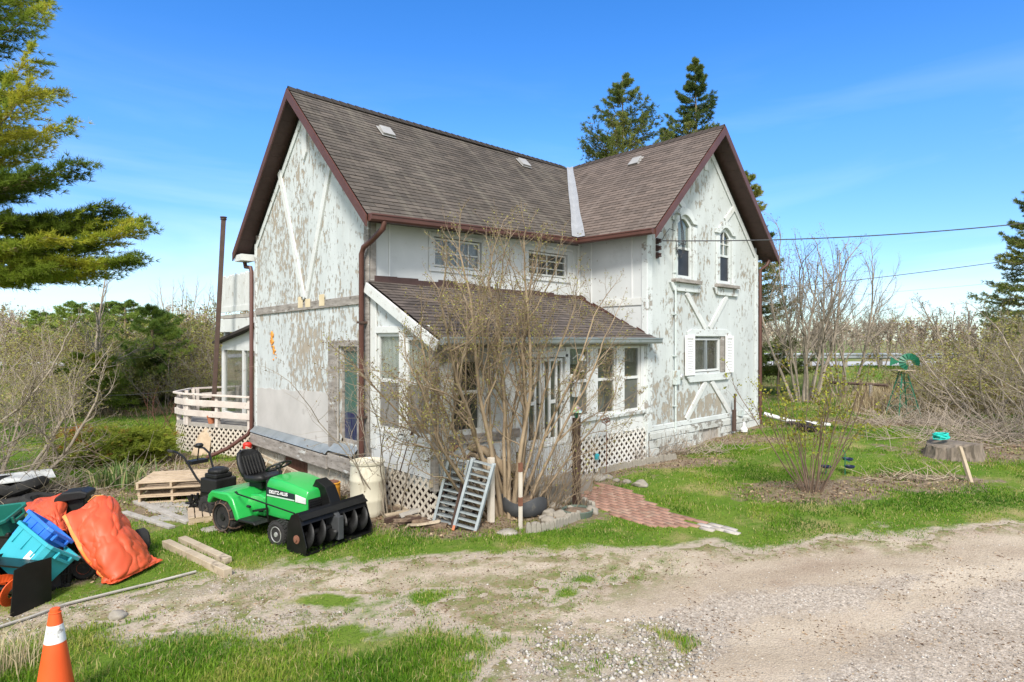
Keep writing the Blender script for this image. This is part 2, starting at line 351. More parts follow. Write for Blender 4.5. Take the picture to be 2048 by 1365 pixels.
M_['teal_plastic'] = mat('teal_plastic', (.022, .29, .35), (.032, .35, .41), 2, .45, .05, 20, ((.10, .38, .42), 3, .66, .2))
M_['blue_plastic'] = mat('blue_plastic', (.020, .13, .55), (.028, .17, .62), 2, .45, .05, 20)
M_['dark_green_plastic'] = mat('dark_green_plastic', (.008, .11, .085), (.012, .15, .11), 2, .5)
M_['barrel'] = mat('barrel', (.54, .50, .39), (.64, .60, .48), 1.8, .55, .1, 20, [((.33, .28, .20), 4, .58, .16), ((.22, .16, .10), 11, .67, .06)], stretch=(1.6, 1.6, .35))
M_['orange_can'] = mat('orange_can', (.60, .26, .02), (.70, .34, .04), 2, .6, .2, 20, ((.16, .06, .03), 4, .56, .06))
M_['concrete'] = mat('concrete', (.22, .20, .165), (.30, .275, .23), 4, .95, .4, 40, ((.22, .20, .16), 4, .6, .12))
M_['rock'] = mat('rock', (.21, .185, .15), (.33, .30, .25), 3, .95, .5, 20, ((.42, .40, .37), 2.5, .62, .1))
M_['flagstone'] = mat('flagstone', (.25, .235, .21), (.34, .32, .29), 2, .95, .3, 20, ((.26, .24, .2), 3, .6, .12))
M_['mulch'] = mat('mulch', (.11, .075, .05), (.24, .17, .115), 14, .95, .7, 40, bdist=.03)
M_['bark'] = mat('bark', (.20, .145, .09), (.34, .26, .17), 8, .95, .5, 30, stretch=(1, 1, .4))
M_['bark_grey'] = mat('bark_grey', (.22, .18, .135), (.34, .29, .225), 8, .95, .4, 30)
M_['bark_far'] = mat('bark_far', (.30, .245, .19), (.42, .35, .28), 2, .95)
M_['bark_red'] = mat('bark_red', (.13, .045, .035), (.20, .08, .06), 8, .9)
M_['teal_rope'] = mat('teal_rope', (.01, .42, .36), (.02, .55, .47), 20, .7)
M_['cable'] = mat('cable', (.03, .03, .032), (.06, .06, .062), 8, .6)
M_['windmill_green'] = mat('windmill_green', (.008, .115, .06), (.014, .16, .085), 6, .5, .1, 30, ((.10, .07, .04), 5, .62, .1))
M_['old_brown'] = mat('old_brown', (.075, .048, .036), (.12, .078, .058), 6, .8, .3, 30)
M_['yellow'] = mat('yellow', (.80, .45, .02), (.85, .52, .04), 6, .5)
M_['navy'] = mat('navy', (.015, .02, .05), (.02, .028, .07), 4, .4)
M_['white_plain'] = mat('white_plain', (.72, .72, .70), (.78, .78, .76), 8, .5)
M_['red_paint'] = mat('red_paint', (.50, .02, .015), (.58, .035, .02), 4, .5)
M_['terracotta'] = mat('terracotta', (.42, .13, .06), (.52, .19, .09), 5, .85)
M_['clear_plastic'] = glass('clear_plastic', (.8, .82, .82), .3)
# ---------------------------------------------------------------- ground
GX, GY = 5.8, 10.08                              # the house corner nearest the camera
def poly_px(pts): return np.array([gp(x, y)[:2] for x, y in pts])
def sdist(P, poly):
    """signed distance to a polygon, positive inside"""
    P = np.asarray(P, float); d2 = np.full(len(P), 1e9); ins = np.zeros(len(P), bool); n = len(poly)
    for i in range(n):
        a = poly[i]; b = poly[(i+1) % n]; e = b-a; w_ = P-a
        t = np.clip((w_ @ e)/(e @ e+1e-12), 0, 1); q = w_-t[:, None]*e; d2 = np.minimum(d2, (q*q).sum(1))
        c = ((a[1] <= P[:, 1]) & (P[:, 1] < b[1])) | ((b[1] <= P[:, 1]) & (P[:, 1] < a[1]))
        with np.errstate(divide='ignore', invalid='ignore'):
            xi = a[0]+(P[:, 1]-a[1])*e[0]/np.where(e[1] == 0, 1e-9, e[1])
        ins ^= c & (P[:, 0] < xi)
    return np.where(ins, 1, -1)*np.sqrt(d2)
DRIVE = poly_px([(2250, 1022), (2048, 1042), (1850, 1062), (1640, 1082), (1400, 1098), (1200, 1106), (1000, 1106), (860, 1116), (700, 1132), (560, 1142), (440, 1158), (330, 1172), (240, 1182), (120, 1206), (0, 1238), (-160, 1268), (-160, 1312), (0, 1282), (180, 1266), (330, 1262), (420, 1258), (560, 1258), (640, 1246), (800, 1240), (900, 1236), (1010, 1244), (1080, 1256), (1120, 1290), (1060, 1310), (1010, 1330), (960, 1362), (930, 1400), (900, 1500), (2600, 1500), (2600, 1100)])
STRIP = poly_px([(240, 1232), (440, 1208), (620, 1186), (740, 1196), (860, 1180), (1000, 1160), (1180, 1140), (1300, 1134), (1300, 1150), (1180, 1190), (1000, 1222), (860, 1222), (640, 1212), (480, 1230), (300, 1252)])
ROUGH = poly_px([(1080, 1256), (1320, 1240), (1440, 1290), (1380, 1345), (1240, 1365), (960, 1370), (1060, 1310), (1120, 1290)])
BRICKS = poly_px([(1128, 992), (1165, 976), (1208, 964), (1262, 982), (1300, 1002), (1360, 1028), (1425, 1044), (1380, 1060), (1310, 1058), (1244, 1042), (1200, 1022)])
BRICKW = poly_px([(1425, 1044), (1490, 1064), (1455, 1070), (1380, 1060)])
def rot2(X, Y): return X*FW.x+Y*FW.y, X*RT.x+Y*RT.y
def drive_mask(X, Y):
    P = np.c_[X, Y]; s = sdist(P, DRIVE)
    m = s+(fbm(X*1.3, Y*1.3, 3, 4)-.5)*.9+(fbm(X*6, Y*6, 8, 3)-.5)*.35
    st = sdist(P, STRIP); k = sstep(-.5, .35, st)
    m = np.where(k > 0, np.minimum(m, m*(1-k)+k*((fbm(X*2.4, Y*2.4, 21, 5)-.535)*2.0)), m)
    rg = sstep(-.15, .2, sdist(P, ROUGH)); m = np.where(rg > 0, np.minimum(m, m*(1-rg)+rg*((fbm(X*2.2, Y*2.2, 31, 5)-.42)*2.0)), m)
    return m
# bare soil around and under things, as ellipses in photo pixels (cx, cy, rx_m, ry_m, strength)
BARE = []
for (px, py, rx, ry, k) in ((345, 1000, 2.6, 2.2, .75), (800, 1030, 1.6, 1.0, 1.2), (930, 1050, 1.5, .8, 1.0), (1060, 1030, 1.5, .9, 1.0), (1625, 982, 1.6, .9, 1.1), (1830, 965, 1.7, .9, .9), (1330, 925, 1.8, .6, 1.0), (1480, 880, 1.6, .7, 1.1),
        (1700, 870, 3.5, 1.2, .45), (1840, 845, 4.5, 1.6, 1.0), (2000, 900, 3, 1.8, .8), (560, 970, 2.2, 1.2, .9), (250, 920, 2.6, 1.4, 1.0), (90, 990, 3, 1.6, 1.0), (60, 1150, 1.6, .9, .7), (1560, 850, 1.2, 1.0, .6), (1240, 960, 1.4, .6, .5), (430, 940, 2.2, 1.2, 1.1)):
    g = gp(px, py); BARE.append((g.x, g.y, rx, ry, k))
def bare_mask(X, Y):
    v = np.zeros_like(X)
    for cx, cy, rx, ry, k in BARE:
        d, l = rot2(X-cx, Y-cy); v = np.maximum(v, k*np.clip(1.35-np.sqrt((l/rx)**2+(d/ry)**2), 0, 1))
    hx = np.maximum(np.maximum(GX-X, X-(GX+11.5)), 0); hy = np.maximum(np.maximum(GY-2.05-Y, Y-(GY+5.6)), 0)
    v = np.maximum(v, .9*np.clip(1-np.hypot(hx, hy)/.9, 0, 1))
    return v
def far_scrub(X, Y):
    """1 where rough straw-coloured weeds grow instead of lawn"""
    d, l = rot2(X, Y); n = (fbm(X*.35, Y*.35, 50, 4)-.5)*5
    a = sstep(-1, 1.5, d+n-np.where(l > 9.6+.25*(d-20), 20.0, 21.6))*(l > 4)*np.where(l > .56*d, 1, .22)
    b = sstep(-1, 1.5, d+n*.6-24.5)*(l <= 4)
    return np.clip(a+b, 0, 1)
mg, t, b = newmat('ground')
at_ = lambda nm: (lambda a: (setattr(a, 'attribute_name', nm), a.outputs['Fac'])[1])(N(t, 'ShaderNodeAttribute'))
co = ncoord(t)
gcol = ramp(t, noise(t, co, 1.1, 6, .65), .35, .68, (.085, .16, .016), (.15, .21, .03))
gcol = mix(t, ramp(t, noise(t, co, .9, 6, .65), .52, .70), gcol, (.31, .26, .11))
gcol = mix(t, ramp(t, noise(t, co, 26, 4, .7), .5, .8), gcol, (.035, .055, .012))
soil = ramp(t, noise(t, co, 7, 7, .7), .3, .7, (.115, .082, .055), (.30, .235, .165))
soil = mix(t, ramp(t, noise(t, co, 2.3, 6, .65), .5, .7), soil, (.15, .16, .045))
sandc = ramp(t, noise(t, co, 14, 6, .7), .3, .7, (.33, .27, .20), (.46, .39, .30))
scr = ramp(t, noise(t, co, 2.2, 7, .7), .32, .68, (.235, .185, .105), (.36, .29, .175))
scr = mix(t, ramp(t, noise(t, co, .35, 5, .65), .44, .6), scr, (.12, .19, .035))
c = mix(t, at_('scrub'), gcol, scr)
bw = math_(t, 'ADD', at_('bare'), math_(t, 'MULTIPLY', math_(t, 'SUBTRACT', noise(t, co, 3.2, 7, .7), .5), 1.5))
c = mix(t, ramp(t, bw, .38, .58), c, soil)
c = mix(t, ramp(t, math_(t, 'ADD', at_('sand'), math_(t, 'MULTIPLY', math_(t, 'SUBTRACT', noise(t, co, 5, 7, .7), .5), .9)), .35, .6), c, sandc)
t.links.new(c, b.inputs['Base Color']); b.inputs['Roughness'].default_value = .95; b.inputs['Specular IOR Level'].default_value = .1
bump(t, b, noise(t, co, 22, 7, .7), .7, .04)
def axis(lo, hi, step, far_lo, far_hi, grow=1.22):
    a = list(np.arange(lo, hi+1e-6, step)); s = step; x = hi
    while x < far_hi: s *= grow; x += s; a.append(x)
    s = step; x = lo
    while x > far_lo: s *= grow; x -= s; a.insert(0, x)
    return np.array(a)
ld = axis(3.5, 22, .13, -6, 900); ll = axis(-10, 13, .15, -900, 900)
Dg, Lg = np.meshgrid(ld, ll, indexing='ij'); Xg = (Dg*FW.x+Lg*RT.x).ravel(); Yg = (Dg*FW.y+Lg*RT.y).ravel()
Zg = zt(Xg, Yg)
dm = np.full(Xg.shape, -9.0); near = (Dg.ravel() < 16) & (np.abs(Lg.ravel()) < 16); dm[near] = drive_mask(Xg[near], Yg[near])
nr, nc = Dg.shape; ii, jj = np.meshgrid(np.arange(nr-1), np.arange(nc-1), indexing='ij'); q = (ii*nc+jj).ravel()
FQ = np.c_[q, q+1, q+nc+1, q+nc]
ground = np_mesh('ground', np.c_[Xg, Yg, Zg], FQ, mg, smooth=True, tint={'bare': bare_mask(Xg, Yg), 'sand': np.clip(dm*1.3+.62, 0, 1), 'scrub': far_scrub(Xg, Yg)})
tag(ground, kind='structure')
# ---------------------------------------------------------------- driveway, cut along the ragged edge of the mask
md, t, b = newmat('driveway'); co = ncoord(t)
at2 = N(t, 'ShaderNodeAttribute'); at2.attribute_name = 'grav'
sand = ramp(t, noise(t, co, 1.6, 8, .68), .32, .68, (.385, .32, .24), (.54, .465, .36))
sand = mix(t, ramp(t, noise(t, co, .8, 7, .65), .46, .66), sand, (.33, .26, .195))
grav = ramp(t, noise(t, co, 24, 5, .8), .34, .66, (.27, .225, .175), (.54, .475, .395))
vo = N(t, 'ShaderNodeTexVoronoi'); vo.inputs['Scale'].default_value = 42; t.links.new(co, vo.inputs['Vector'])
grav = mix(t, .55, grav, ramp(t, vo.outputs['Color'], .1, .9, (.5, .5, .5), (1.3, 1.28, 1.25)), 'MULTIPLY')
gm = math_(t, 'ADD', at2.outputs['Fac'], math_(t, 'MULTIPLY', math_(t, 'SUBTRACT', noise(t, co, 2.6, 8, .7), .5), 1.3))
c = mix(t, ramp(t, gm, .42, .62), sand, grav)
tk = N(t, 'ShaderNodeAttribute'); tk.attribute_name = 'track'
c = mix(t, ramp(t, tk.outputs['Fac'], .36, .62), mix(t, .42, c, (.235, .18, .125)), c)
fl = ramp(t, noise(t, co, 60, 4, .8), .30, .70, (.58, .55, .52), (1.36, 1.36, 1.36)); c = mix(t, .9, c, fl, 'MULTIPLY')
c = mix(t, math_(t, 'MULTIPLY', ramp(t, noise(t, co, 13, 8, .78), .56, .66), .6), c, (.20, .145, .095)); c = mix(t, math_(t, 'MULTIPLY', ramp(t, noise(t, co, 34, 6, .8), .64, .68), .6), c, (.12, .095, .07))
moss = ramp(t, math_(t, 'ADD', noise(t, co, 3.4, 8, .72), math_(t, 'MULTIPLY', tk.outputs['Fac'], -.25)), .31, .42); at3 = N(t, 'ShaderNodeAttribute'); at3.attribute_name = 'moss'
c = mix(t, math_(t, 'MULTIPLY', moss, at3.outputs['Fac']), c, mix(t, ramp(t, noise(t, co, 9, 5, .7), .4, .6), (.12, .155, .03), (.20, .16, .08)))
t.links.new(c, b.inputs['Base Color']); b.inputs['Roughness'].default_value = .97; b.inputs['Specular IOR Level'].default_value = .1
hh = math_(t, 'ADD', noise(t, co, 9, 8, .75), math_(t, 'MULTIPLY', vo.outputs['Distance'], .5)); bump(t, b, hh, .5, .03)
def contour_patch(l0, l1, d0, d1, st, fn, lift):
    a = np.arange(l0, l1, st); dd = np.arange(d0, d1, st); Dm, Lm = np.meshgrid(dd, a, indexing='ij')
    X = Dm*FW.x+Lm*RT.x; Y = Dm*FW.y+Lm*RT.y; m = fn(X.ravel(), Y.ravel()).reshape(X.shape)
    V = []; Fl = []; ids = {}
    def vid(key, x, y):
        if key not in ids: ids[key] = len(V); V.append((x, y))
        return ids[key]
    for i in range(X.shape[0]-1):
        for j in range(X.shape[1]-1):
            cs = [(i, j), (i, j+1), (i+1, j+1), (i+1, j)]; ms = [m[c] for c in cs]
            if max(ms) <= 0: continue
            f = []
            for k in range(4):
                p, q_ = cs[k], cs[(k+1) % 4]; mp_, mq = ms[k], ms[(k+1) % 4]
                if mp_ > 0: f.append(vid(p, X[p], Y[p]))
                if (mp_ > 0) != (mq > 0):
                    tt = mp_/(mp_-mq); key = (min(p, q_), max(p, q_)); f.append(vid(key, X[p]+(X[q_]-X[p])*tt, Y[p]+(Y[q_]-Y[p])*tt))
            if len(f) > 2: Fl.append(f)
    V = np.array(V); Z = zt(V[:, 0], V[:, 1])-.012+(lift+.012)*sstep(0, .09, fn(V[:, 0], V[:, 1]))
    return np.c_[V, Z], Fl
Vd, Fd = contour_patch(-8.5, 15, 3.3, 13.5, .085, drive_mask, .004)
me = bpy.data.meshes.new('driveway'); me.from_pydata([tuple(v) for v in Vd], [], Fd); me.materials.append(md)
GRAVP = [poly_px(p) for p in ([(0, 1200), (240, 1180), (480, 1158), (620, 1150), (560, 1175), (400, 1190), (200, 1215), (0, 1250)], [(380, 1225), (640, 1212), (840, 1215), (800, 1240), (420, 1258)], [(1200, 1290), (1440, 1190), (1700, 1170), (1860, 1150), (1700, 1215), (1480, 1240), (1440, 1300), (1300, 1365), (960, 1365)], [(1620, 1370), (1740, 1290), (1900, 1215), (2100, 1130), (2300, 1200), (2300, 1400)])]
gv = np.max([sstep(-.55, .45, sdist(Vd[:, :2], p)) for p in GRAVP], axis=0)
dV, lV = rot2(Vd[:, 0], Vd[:, 1]); lr = lV+.25*dV; trk = fbm(lr*.22+3, (dV-.12*lV)*2.2, 61, 5)*.6+fbm(lr*2.2, dV*4, 63, 4)*.4
for nm, vals in (('grav', gv), ('track', trk), ('moss', np.maximum(1-sstep(.0, .75, drive_mask(Vd[:, 0], Vd[:, 1])), .85*sstep(-.7, .2, sdist(Vd[:, :2], STRIP))))):
    a = me.attributes.new(nm, 'FLOAT', 'POINT'); a.data.foreach_set('value', vals.astype(np.float32))
drv = bpy.data.objects.new('driveway', me); COL.objects.link(drv); tag(drv, kind='structure'); me.shade_smooth()
# loose stones on the driveway
def stones(name, n, fn, smin, smax, m, seed, label=None):
    rs = np.random.RandomState(seed); P = []; k = 0
    while len(P) < n and k < 60:
        k += 1; c = fn(rs, n); P += list(c)
    P = np.array(P[:n]); n = len(P)
    oc = np.array([(1,0,0),(-1,0,0),(0,1,0),(0,-1,0),(0,0,1),(0,0,-1),(.6,.6,.55),(-.6,.6,.5),(.6,-.6,.5),(-.6,-.6,.55)], float)[:6]
    fc = np.array([(0,2,4),(2,1,4),(1,3,4),(3,0,4),(2,0,5),(1,2,5),(3,1,5),(0,3,5)])
    s = smin+(smax-smin)*rs.rand(n)**3; ang = rs.rand(n)*6.28
    V = oc[None]*(1+.5*(rs.rand(n, 6, 3)-.5))*s[:, None, None]*np.array([1, .75, .55]); V += (rs.rand(n, 6, 3)-.5)*s[:, None, None]*.5
    ca, sa = np.cos(ang)[:, None], np.sin(ang)[:, None]; x = V[:, :, 0]*ca-V[:, :, 1]*sa; y = V[:, :, 0]*sa+V[:, :, 1]*ca
    V = np.stack([x+P[:, 0:1], y+P[:, 1:2], V[:, :, 2]+zt(P[:, 0], P[:, 1])[:, None]+s[:, None]*.25], 2)
    Fs = (fc[None]+6*np.arange(n)[:, None, None]).reshape(-1, 3)
    o = np_mesh(name, V.reshape(-1, 3), Fs, m, tint=np.repeat(rs.rand(n), 6)); tag(o, kind='stuff'); return o
mst = tintmat('loose_stone', [(0, (.19, .165, .135)), (.6, (.34, .305, .26)), (1, (.50, .47, .42))], .9)
def on_drive(rs, n):
    d = 4.2+9*rs.rand(n)**1.6; l = (rs.rand(n)*1.9-.95)*d
    X = d*FW.x+l*RT.x; Y = d*FW.y+l*RT.y; m = drive_mask(X, Y); g = np.max([sstep(-.5, .4, sdist(np.c_[X, Y], p)) for p in GRAVP], axis=0)
    k = (m > .0) & (rs.rand(n) < .1+.9*g); return np.c_[X, Y][k]
stones('gravel', 11000, on_drive, .005, .020, mst, 4)
def on_rough(rs, n):
    d = 4.4+2.6*rs.rand(n); l = (rs.rand(n)*.45-.05)*d; X = d*FW.x+l*RT.x; Y = d*FW.y+l*RT.y
    k = (sdist(np.c_[X, Y], ROUGH) > -.1) & (drive_mask(X, Y) > -.05) & (fbm(X*2, Y*2, 77, 3) > .45); return np.c_[X, Y][k]
stones('coarse_gravel', 1500, on_rough, .010, .038, mst, 6)
# ---------------------------------------------------------------- brick path
def path_material(name, cols, mort):
    m, t, b = newmat(name); co = ncoord(t); a = N(t, 'ShaderNodeAttribute'); a.attribute_name = 'tint'
    c = ramp(t, a.outputs['Fac'], 0, 1, cols[0], cols[1]); c = mix(t, ramp(t, noise(t, co, 7, 6, .7), .5, .72), c, mort)
    t.links.new(c, b.inputs['Base Color']); b.inputs['Roughness'].default_value = .9; bump(t, b, noise(t, co, 50, 4, .7), .4, .006); return m
mbr = path_material('path_brick', ((.235, .125, .085), (.33, .19, .138)), (.30, .22, .16)); mbw = path_material('path_brick_white', ((.36, .32, .28), (.48, .44, .40)), (.30, .27, .21))
def bricks(name, poly, m, seed, ang):
    rs = random.Random(seed); c = poly.mean(0); V = []; Fs = []; T = []
    ca, sa = math.cos(ang), math.sin(ang); L, Wd = .235, .112
    for i in range(-40, 40):
        for j in range(-70, 70):
            u = i*L+(.5*L if j % 2 else 0); v = j*Wd; x = c[0]+u*ca-v*sa; y = c[1]+u*sa+v*ca
            if sdist(np.array([[x, y]]), poly)[0] < .02+rs.random()*.06 or rs.random() < .03: continue
            z = float(zt(x, y))+.006+rs.random()*.006; a2 = ang+rs.uniform(-.04, .04); c2, s2 = math.cos(a2), math.sin(a2); n = len(V); tl = rs.uniform(-.002, .002)
            for zz, sh in ((z-.05, 1), (z+.004, 1), (z+.012, .94)):
                for (du, dv) in ((-L*.485, -Wd*.47), (L*.485, -Wd*.47), (L*.485, Wd*.47), (-L*.485, Wd*.47)):
                    du *= sh; dv *= sh; V.append((x+du*c2-dv*s2, y+du*s2+dv*c2, zz+tl*(1 if du > 0 else -1)))
            T += [rs.random()]*12
            for k in range(4): Fs += [(n+k, n+(k+1) % 4, n+4+(k+1) % 4, n+4+k), (n+4+k, n+4+(k+1) % 4, n+8+(k+1) % 4, n+8+k)]
            Fs.append((n+8, n+9, n+10, n+11))
    return np_mesh(name, V, Fs, m, tint=T)
pv = gp(1400, 1050)-gp(1250, 1010); pa = math.atan2(pv.y, pv.x)
tag(bricks('brick_path', BRICKS, mbr, 3, pa), kind='structure'); tag(bricks('white_brick_path', BRICKW, mbw, 5, pa), kind='structure')
# ---------------------------------------------------------------- the far road on its bank
mrd = mat('road', (.40, .39, .37), (.48, .47, .45), .8, .9, .1, 20)
rv = []; xs = np.arange(-220, 221, 4.0)
for l in xs:
    for d in (34.6, 36.2, 38, 41.5): p = RT*float(l)+FW*d; rv.append((p.x, p.y, float(zt(p.x, p.y))+.03))
rf = [(i*4+k, i*4+k+1, i*4+k+5, i*4+k+4) for i in range(len(xs)-1) for k in range(3)]
tag(np_mesh('road', rv, rf, mrd, smooth=True), kind='structure')
# ================================================================ the farmhouse
HL = Vector((GX, GY, 0))
house = empty('farmhouse', HL, 0, 'weathered pale blue two-storey farmhouse with flaking stucco and brown shingle roofs', 'house')
TH = Matrix.Translation(-HL)
def hb(m, name, mt, parent=None, **k): m.xform(TH); return m.build(name, mt, parent or house, **k)
class Fr:
    """a wall plane: origin, direction of u along the wall, outward normal"""
    def __init__(s, o, u, n): s.o = Vector(o); s.u = Vector(u); s.n = Vector(n)
    def p(s, u, z, n=0): return s.o+s.u*u+s.n*n+Vector((0, 0, z))
    def box(s, m, u0, u1, z0, z1, n0, n1):
        return m.add([s.p(*q) for q in ((u0,z0,n0),(u1,z0,n0),(u1,z0,n1),(u0,z0,n1),(u0,z1,n0),(u1,z1,n0),(u1,z1,n1),(u0,z1,n1))], [(0,1,2,3),(4,7,6,5),(0,4,5,1),(1,5,6,2),(2,6,7,3),(3,7,4,0)])
    def bar(s, m, a, b, w_, n0, n1):
        """flat board between (u,z) points a and b"""
        a = Vector(a); b = Vector(b); d = (b-a).normalized(); q = Vector((-d.y, d.x))*w_/2
        return s.poly(m, [a-q, b-q, b+q, a+q], n0, n1)
    def poly(s, m, pts, n0, n1): return m.prism([s.p(x, y, n0) for x, y in pts], s.n*(n1-n0))
    def wall(s, m, outer, holes=(), reveal=.16, n=0):
        loops = [[Vector((a, b, 0)) for a, b in outer]]+[[Vector((a, b, 0)) for a, b in h] for h in holes]
        tris = geometry.tessellate_polygon(loops); flat = [v for l in loops for v in l]
        m.add([s.p(v.x, v.y, n) for v in flat], [tuple(t_) for t_ in tris])
        for h in holes:
            k = len(h)
            m.add([s.p(a, b, n) for a, b in h]+[s.p(a, b, n-reveal) for a, b in h], [(i, (i+1) % k, k+(i+1) % k, k+i) for i in range(k)])
        return m
GA = Fr((GX, GY, 0), (0, 1, 0), (-1, 0, 0)); FRT = Fr((GX, GY, 0), (1, 0, 0), (0, -1, 0)); WS = Fr((GX+5.97, GY, 0), (0, 1, 0), (-1, 0, 0))
WG = Fr((GX, GY-2.0, 0), (1, 0, 0), (0, -1, 0)); PL = Fr((GX+.05, GY, 0), (0, 1, 0), (-1, 0, 0)); PF = Fr((GX, GY-1.95, 0), (1, 0, 0), (0, -1, 0))
def rect(u0, u1, z0, z1): return [(u0, z0), (u1, z0), (u1, z1), (u0, z1)]
def arch(u0, u1, z0, zs, zt_, n=9):
    """opening with a low curved head: springing at zs, crown at zt_"""
    return [(u0, z0), (u1, z0)]+[(u1+(u0-u1)*k/n, zs+(zt_-zs)*math.sin(math.pi*k/n)) for k in range(n+1)]
RIDGE = 8.41
# ---- walls
m = MB(); GA.wall(m, [(0, .78), (5.55, .78), (5.55, 5.35), (2.775, 8.02), (0, 5.35)], [rect(.40, 1.12, .98, 2.86)])
hb(m, 'wall', M_['stucco_main'])
m = MB(); FRT.wall(m, [(0, .0), (5.97, .0), (5.97, 5.7), (0, 5.7)], [rect(1.46, 2.72, 4.47, 5.09), rect(4.13, 5.49, 4.5, 5.08), rect(2.1, 3.1, .6, 2.6)])
hb(m, 'wall', M_['stucco_side'])
m = MB(); WS.wall(m, [(-2, .3), (0, .3), (0, 5.75), (-2, 5.75)]); hb(m, 'wall', M_['stucco_side'])
A1 = arch(7.21, 7.92, 4.52, 5.86, 6.05); A2 = arch(9.26, 9.93, 4.52, 5.80, 5.98)
m = MB(); WG.wall(m, [(5.97, .86), (11.46, .86), (11.46, 5.38), (8.715, 8.03), (5.97, 5.38)], [A1, A2, rect(7.94, 9.32, 2.17, 3.06)])
hb(m, 'wall', M_['stucco_wing'])
# hidden sides so that the rooms are closed
m = MB(); m.quad((GX+11.46, GY-2, 0), (GX+11.46, GY+5.55, 0), (GX+11.46, GY+5.55, 5.7), (GX+11.46, GY-2, 5.7)); m.quad((GX, GY+5.55, 0), (GX+11.46, GY+5.55, 0), (GX+11.46, GY+5.55, 5.7), (GX, GY+5.55, 5.7))
hb(m, 'wall', M_['stucco_main'])
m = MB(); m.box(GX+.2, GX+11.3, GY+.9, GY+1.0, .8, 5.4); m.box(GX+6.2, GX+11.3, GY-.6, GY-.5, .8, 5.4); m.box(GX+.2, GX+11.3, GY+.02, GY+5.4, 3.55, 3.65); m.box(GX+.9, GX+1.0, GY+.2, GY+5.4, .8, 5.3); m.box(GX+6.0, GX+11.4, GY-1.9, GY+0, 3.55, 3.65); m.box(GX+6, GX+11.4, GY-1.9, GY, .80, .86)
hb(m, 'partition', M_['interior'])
# ---- foundations
m = MB(); GA.wall(m, [(0, -.2), (5.55, -.2), (5.55, .8), (0, .8)], [rect(2.69, 3.9, -.05, .44)], .1, -.05); hb(m, 'foundation', M_['block'])
m = MB()
for r_ in range(4):
    for k in range(14):
        u = k*.41-(.2 if r_ % 2 else 0); z = -.1+r_*.2
        if u < -.05 or u > 5.3 or (2.5 < u+.2 < 4.0 and z < .44): continue
        GA.box(m, u+.006, u+.398, z+.006, z+.192, -.049, -.035+random.Random(k*7+r_).uniform(-.008, .006))
hb(m, 'block_course', M_['block'], bevel=.006)
m = MB()
for k in range(6): GA.box(m, 2.70+k*.2, 2.89+k*.2, -.06, .43, -.10, -.07)
hb(m, 'cellar_hatch', M_['brown_metal'])
m = MB(); WG.wall(m, [(5.97, .0), (11.5, .0), (11.5, .88), (5.97, .88)], [rect(8.36, 9.2, .37, .72)], .12, .05); m.quad(WG.p(11.5, 0, .05), WG.p(11.5, 0, -1.2), WG.p(11.5, .88, -1.2), WG.p(11.5, .88, .05)); m.quad(WG.p(5.97, 0, .05), WG.p(5.97, 0, -.2), WG.p(5.97, .88, -.2), WG.p(5.97, .88, .05))
m.quad(WG.p(5.97, .88, .05), WG.p(11.5, .88, .05), WG.p(11.5, .90, 0), WG.p(5.97, .90, 0)); hb(m, 'foundation', M_['foundation'])
# ---- stone rubble face
m = MB(); rs = random.Random(11); z = .15
while z < .80:
    u = 5.98; h = rs.uniform(.14, .22)
    while u < 11.46:
        L = rs.uniform(.22, .5)
        if not (8.2 < u+L/2 < 9.35 and z+h > .30): WG.box(m, u+.012, min(u+L, 11.5)-.012, z+.01, min(z+h, .86)-.01, .049, .058+rs.uniform(0, .035))
        u += L
    z += h
hb(m, 'rubble_stone', M_['foundation'], bevel=.03, seg=3)
m = MB(); WG.box(m, 8.36, 9.2, .37, .72, -.03, -.01); WG.box(m, 8.36, 8.40, .37, .72, -.01, .02); WG.box(m, 9.16, 9.2, .37, .72, -.01, .02); WG.box(m, 8.76, 8.80, .37, .72, -.01, .02)
hb(m, 'basement_window', M_['grey_board'])
# ---- gable of the long range: timbers, band, sill beam
def board(fr, items, name, mt, bevel=.006):
    m = MB()
    for it in items: it(m)
    return hb(m, name, mt, bevel=bevel)
for a, b_ in (((0.13, 3.76), (5.46, 3.70)),): board(GA, [lambda m: GA.bar(m, a, b_, .17, 0, .035)], 'timber_band', M_['old_wood'])
board(GA, [lambda m: GA.bar(m, (2.72, 3.88), (4.05, 6.92), .15, 0, .04)], 'brace', M_['white_paint'])
board(GA, [lambda m: GA.bar(m, (2.60, 3.90), (1.48, 6.60), .15, 0, .045)], 'brace', M_['white_paint'])
board(GA, [lambda m: GA.poly(m, [(2.58, 7.05), (2.70, 6.90), (2.80, 7.05), (2.80, 7.95), (2.58, 7.95)], 0, .045)], 'king_post', M_['white_paint'])
board(GA, [lambda m: GA.bar(m, (5.43, 5.36), (2.9, 7.80), .14, .005, .03)], 'rake_board', M_['trim_peel'])
board(GA, [lambda m: GA.bar(m, (.1, 5.36), (2.65, 7.80), .14, .005, .03)], 'rake_board', M_['trim_peel'])
board(GA, [lambda m: GA.box(m, 5.44, 5.57, .8, 5.4, 0, .03)], 'corner_board', M_['trim_peel']); board(GA, [lambda m: GA.box(m, -.03, .13, .8, 5.4, 0, .032)], 'corner_board', M_['old_wood'])
for u in (2.38, 2.75, 1.72): board(GA, [lambda m: GA.box(m, u, u+.24, 3.70, 3.94 if u != 2.38 else 3.88, .036, .040)], 'patch_board', mat('plywood', (.55, .45, .28), (.63, .53, .36), 4, .9))
m = MB(); rs = random.Random(3); pts = [(5.46, .86)]+[(1.58, .86)]+[(1.58, 1.93)]+[(1.58+(5.46-1.58)*k/14, 1.93-.14*k/14+rs.uniform(-.025, .025)) for k in range(1, 15)]
GA.poly(m, pts, 0, .012); hb(m, 'cement_patch', M_['cement'])
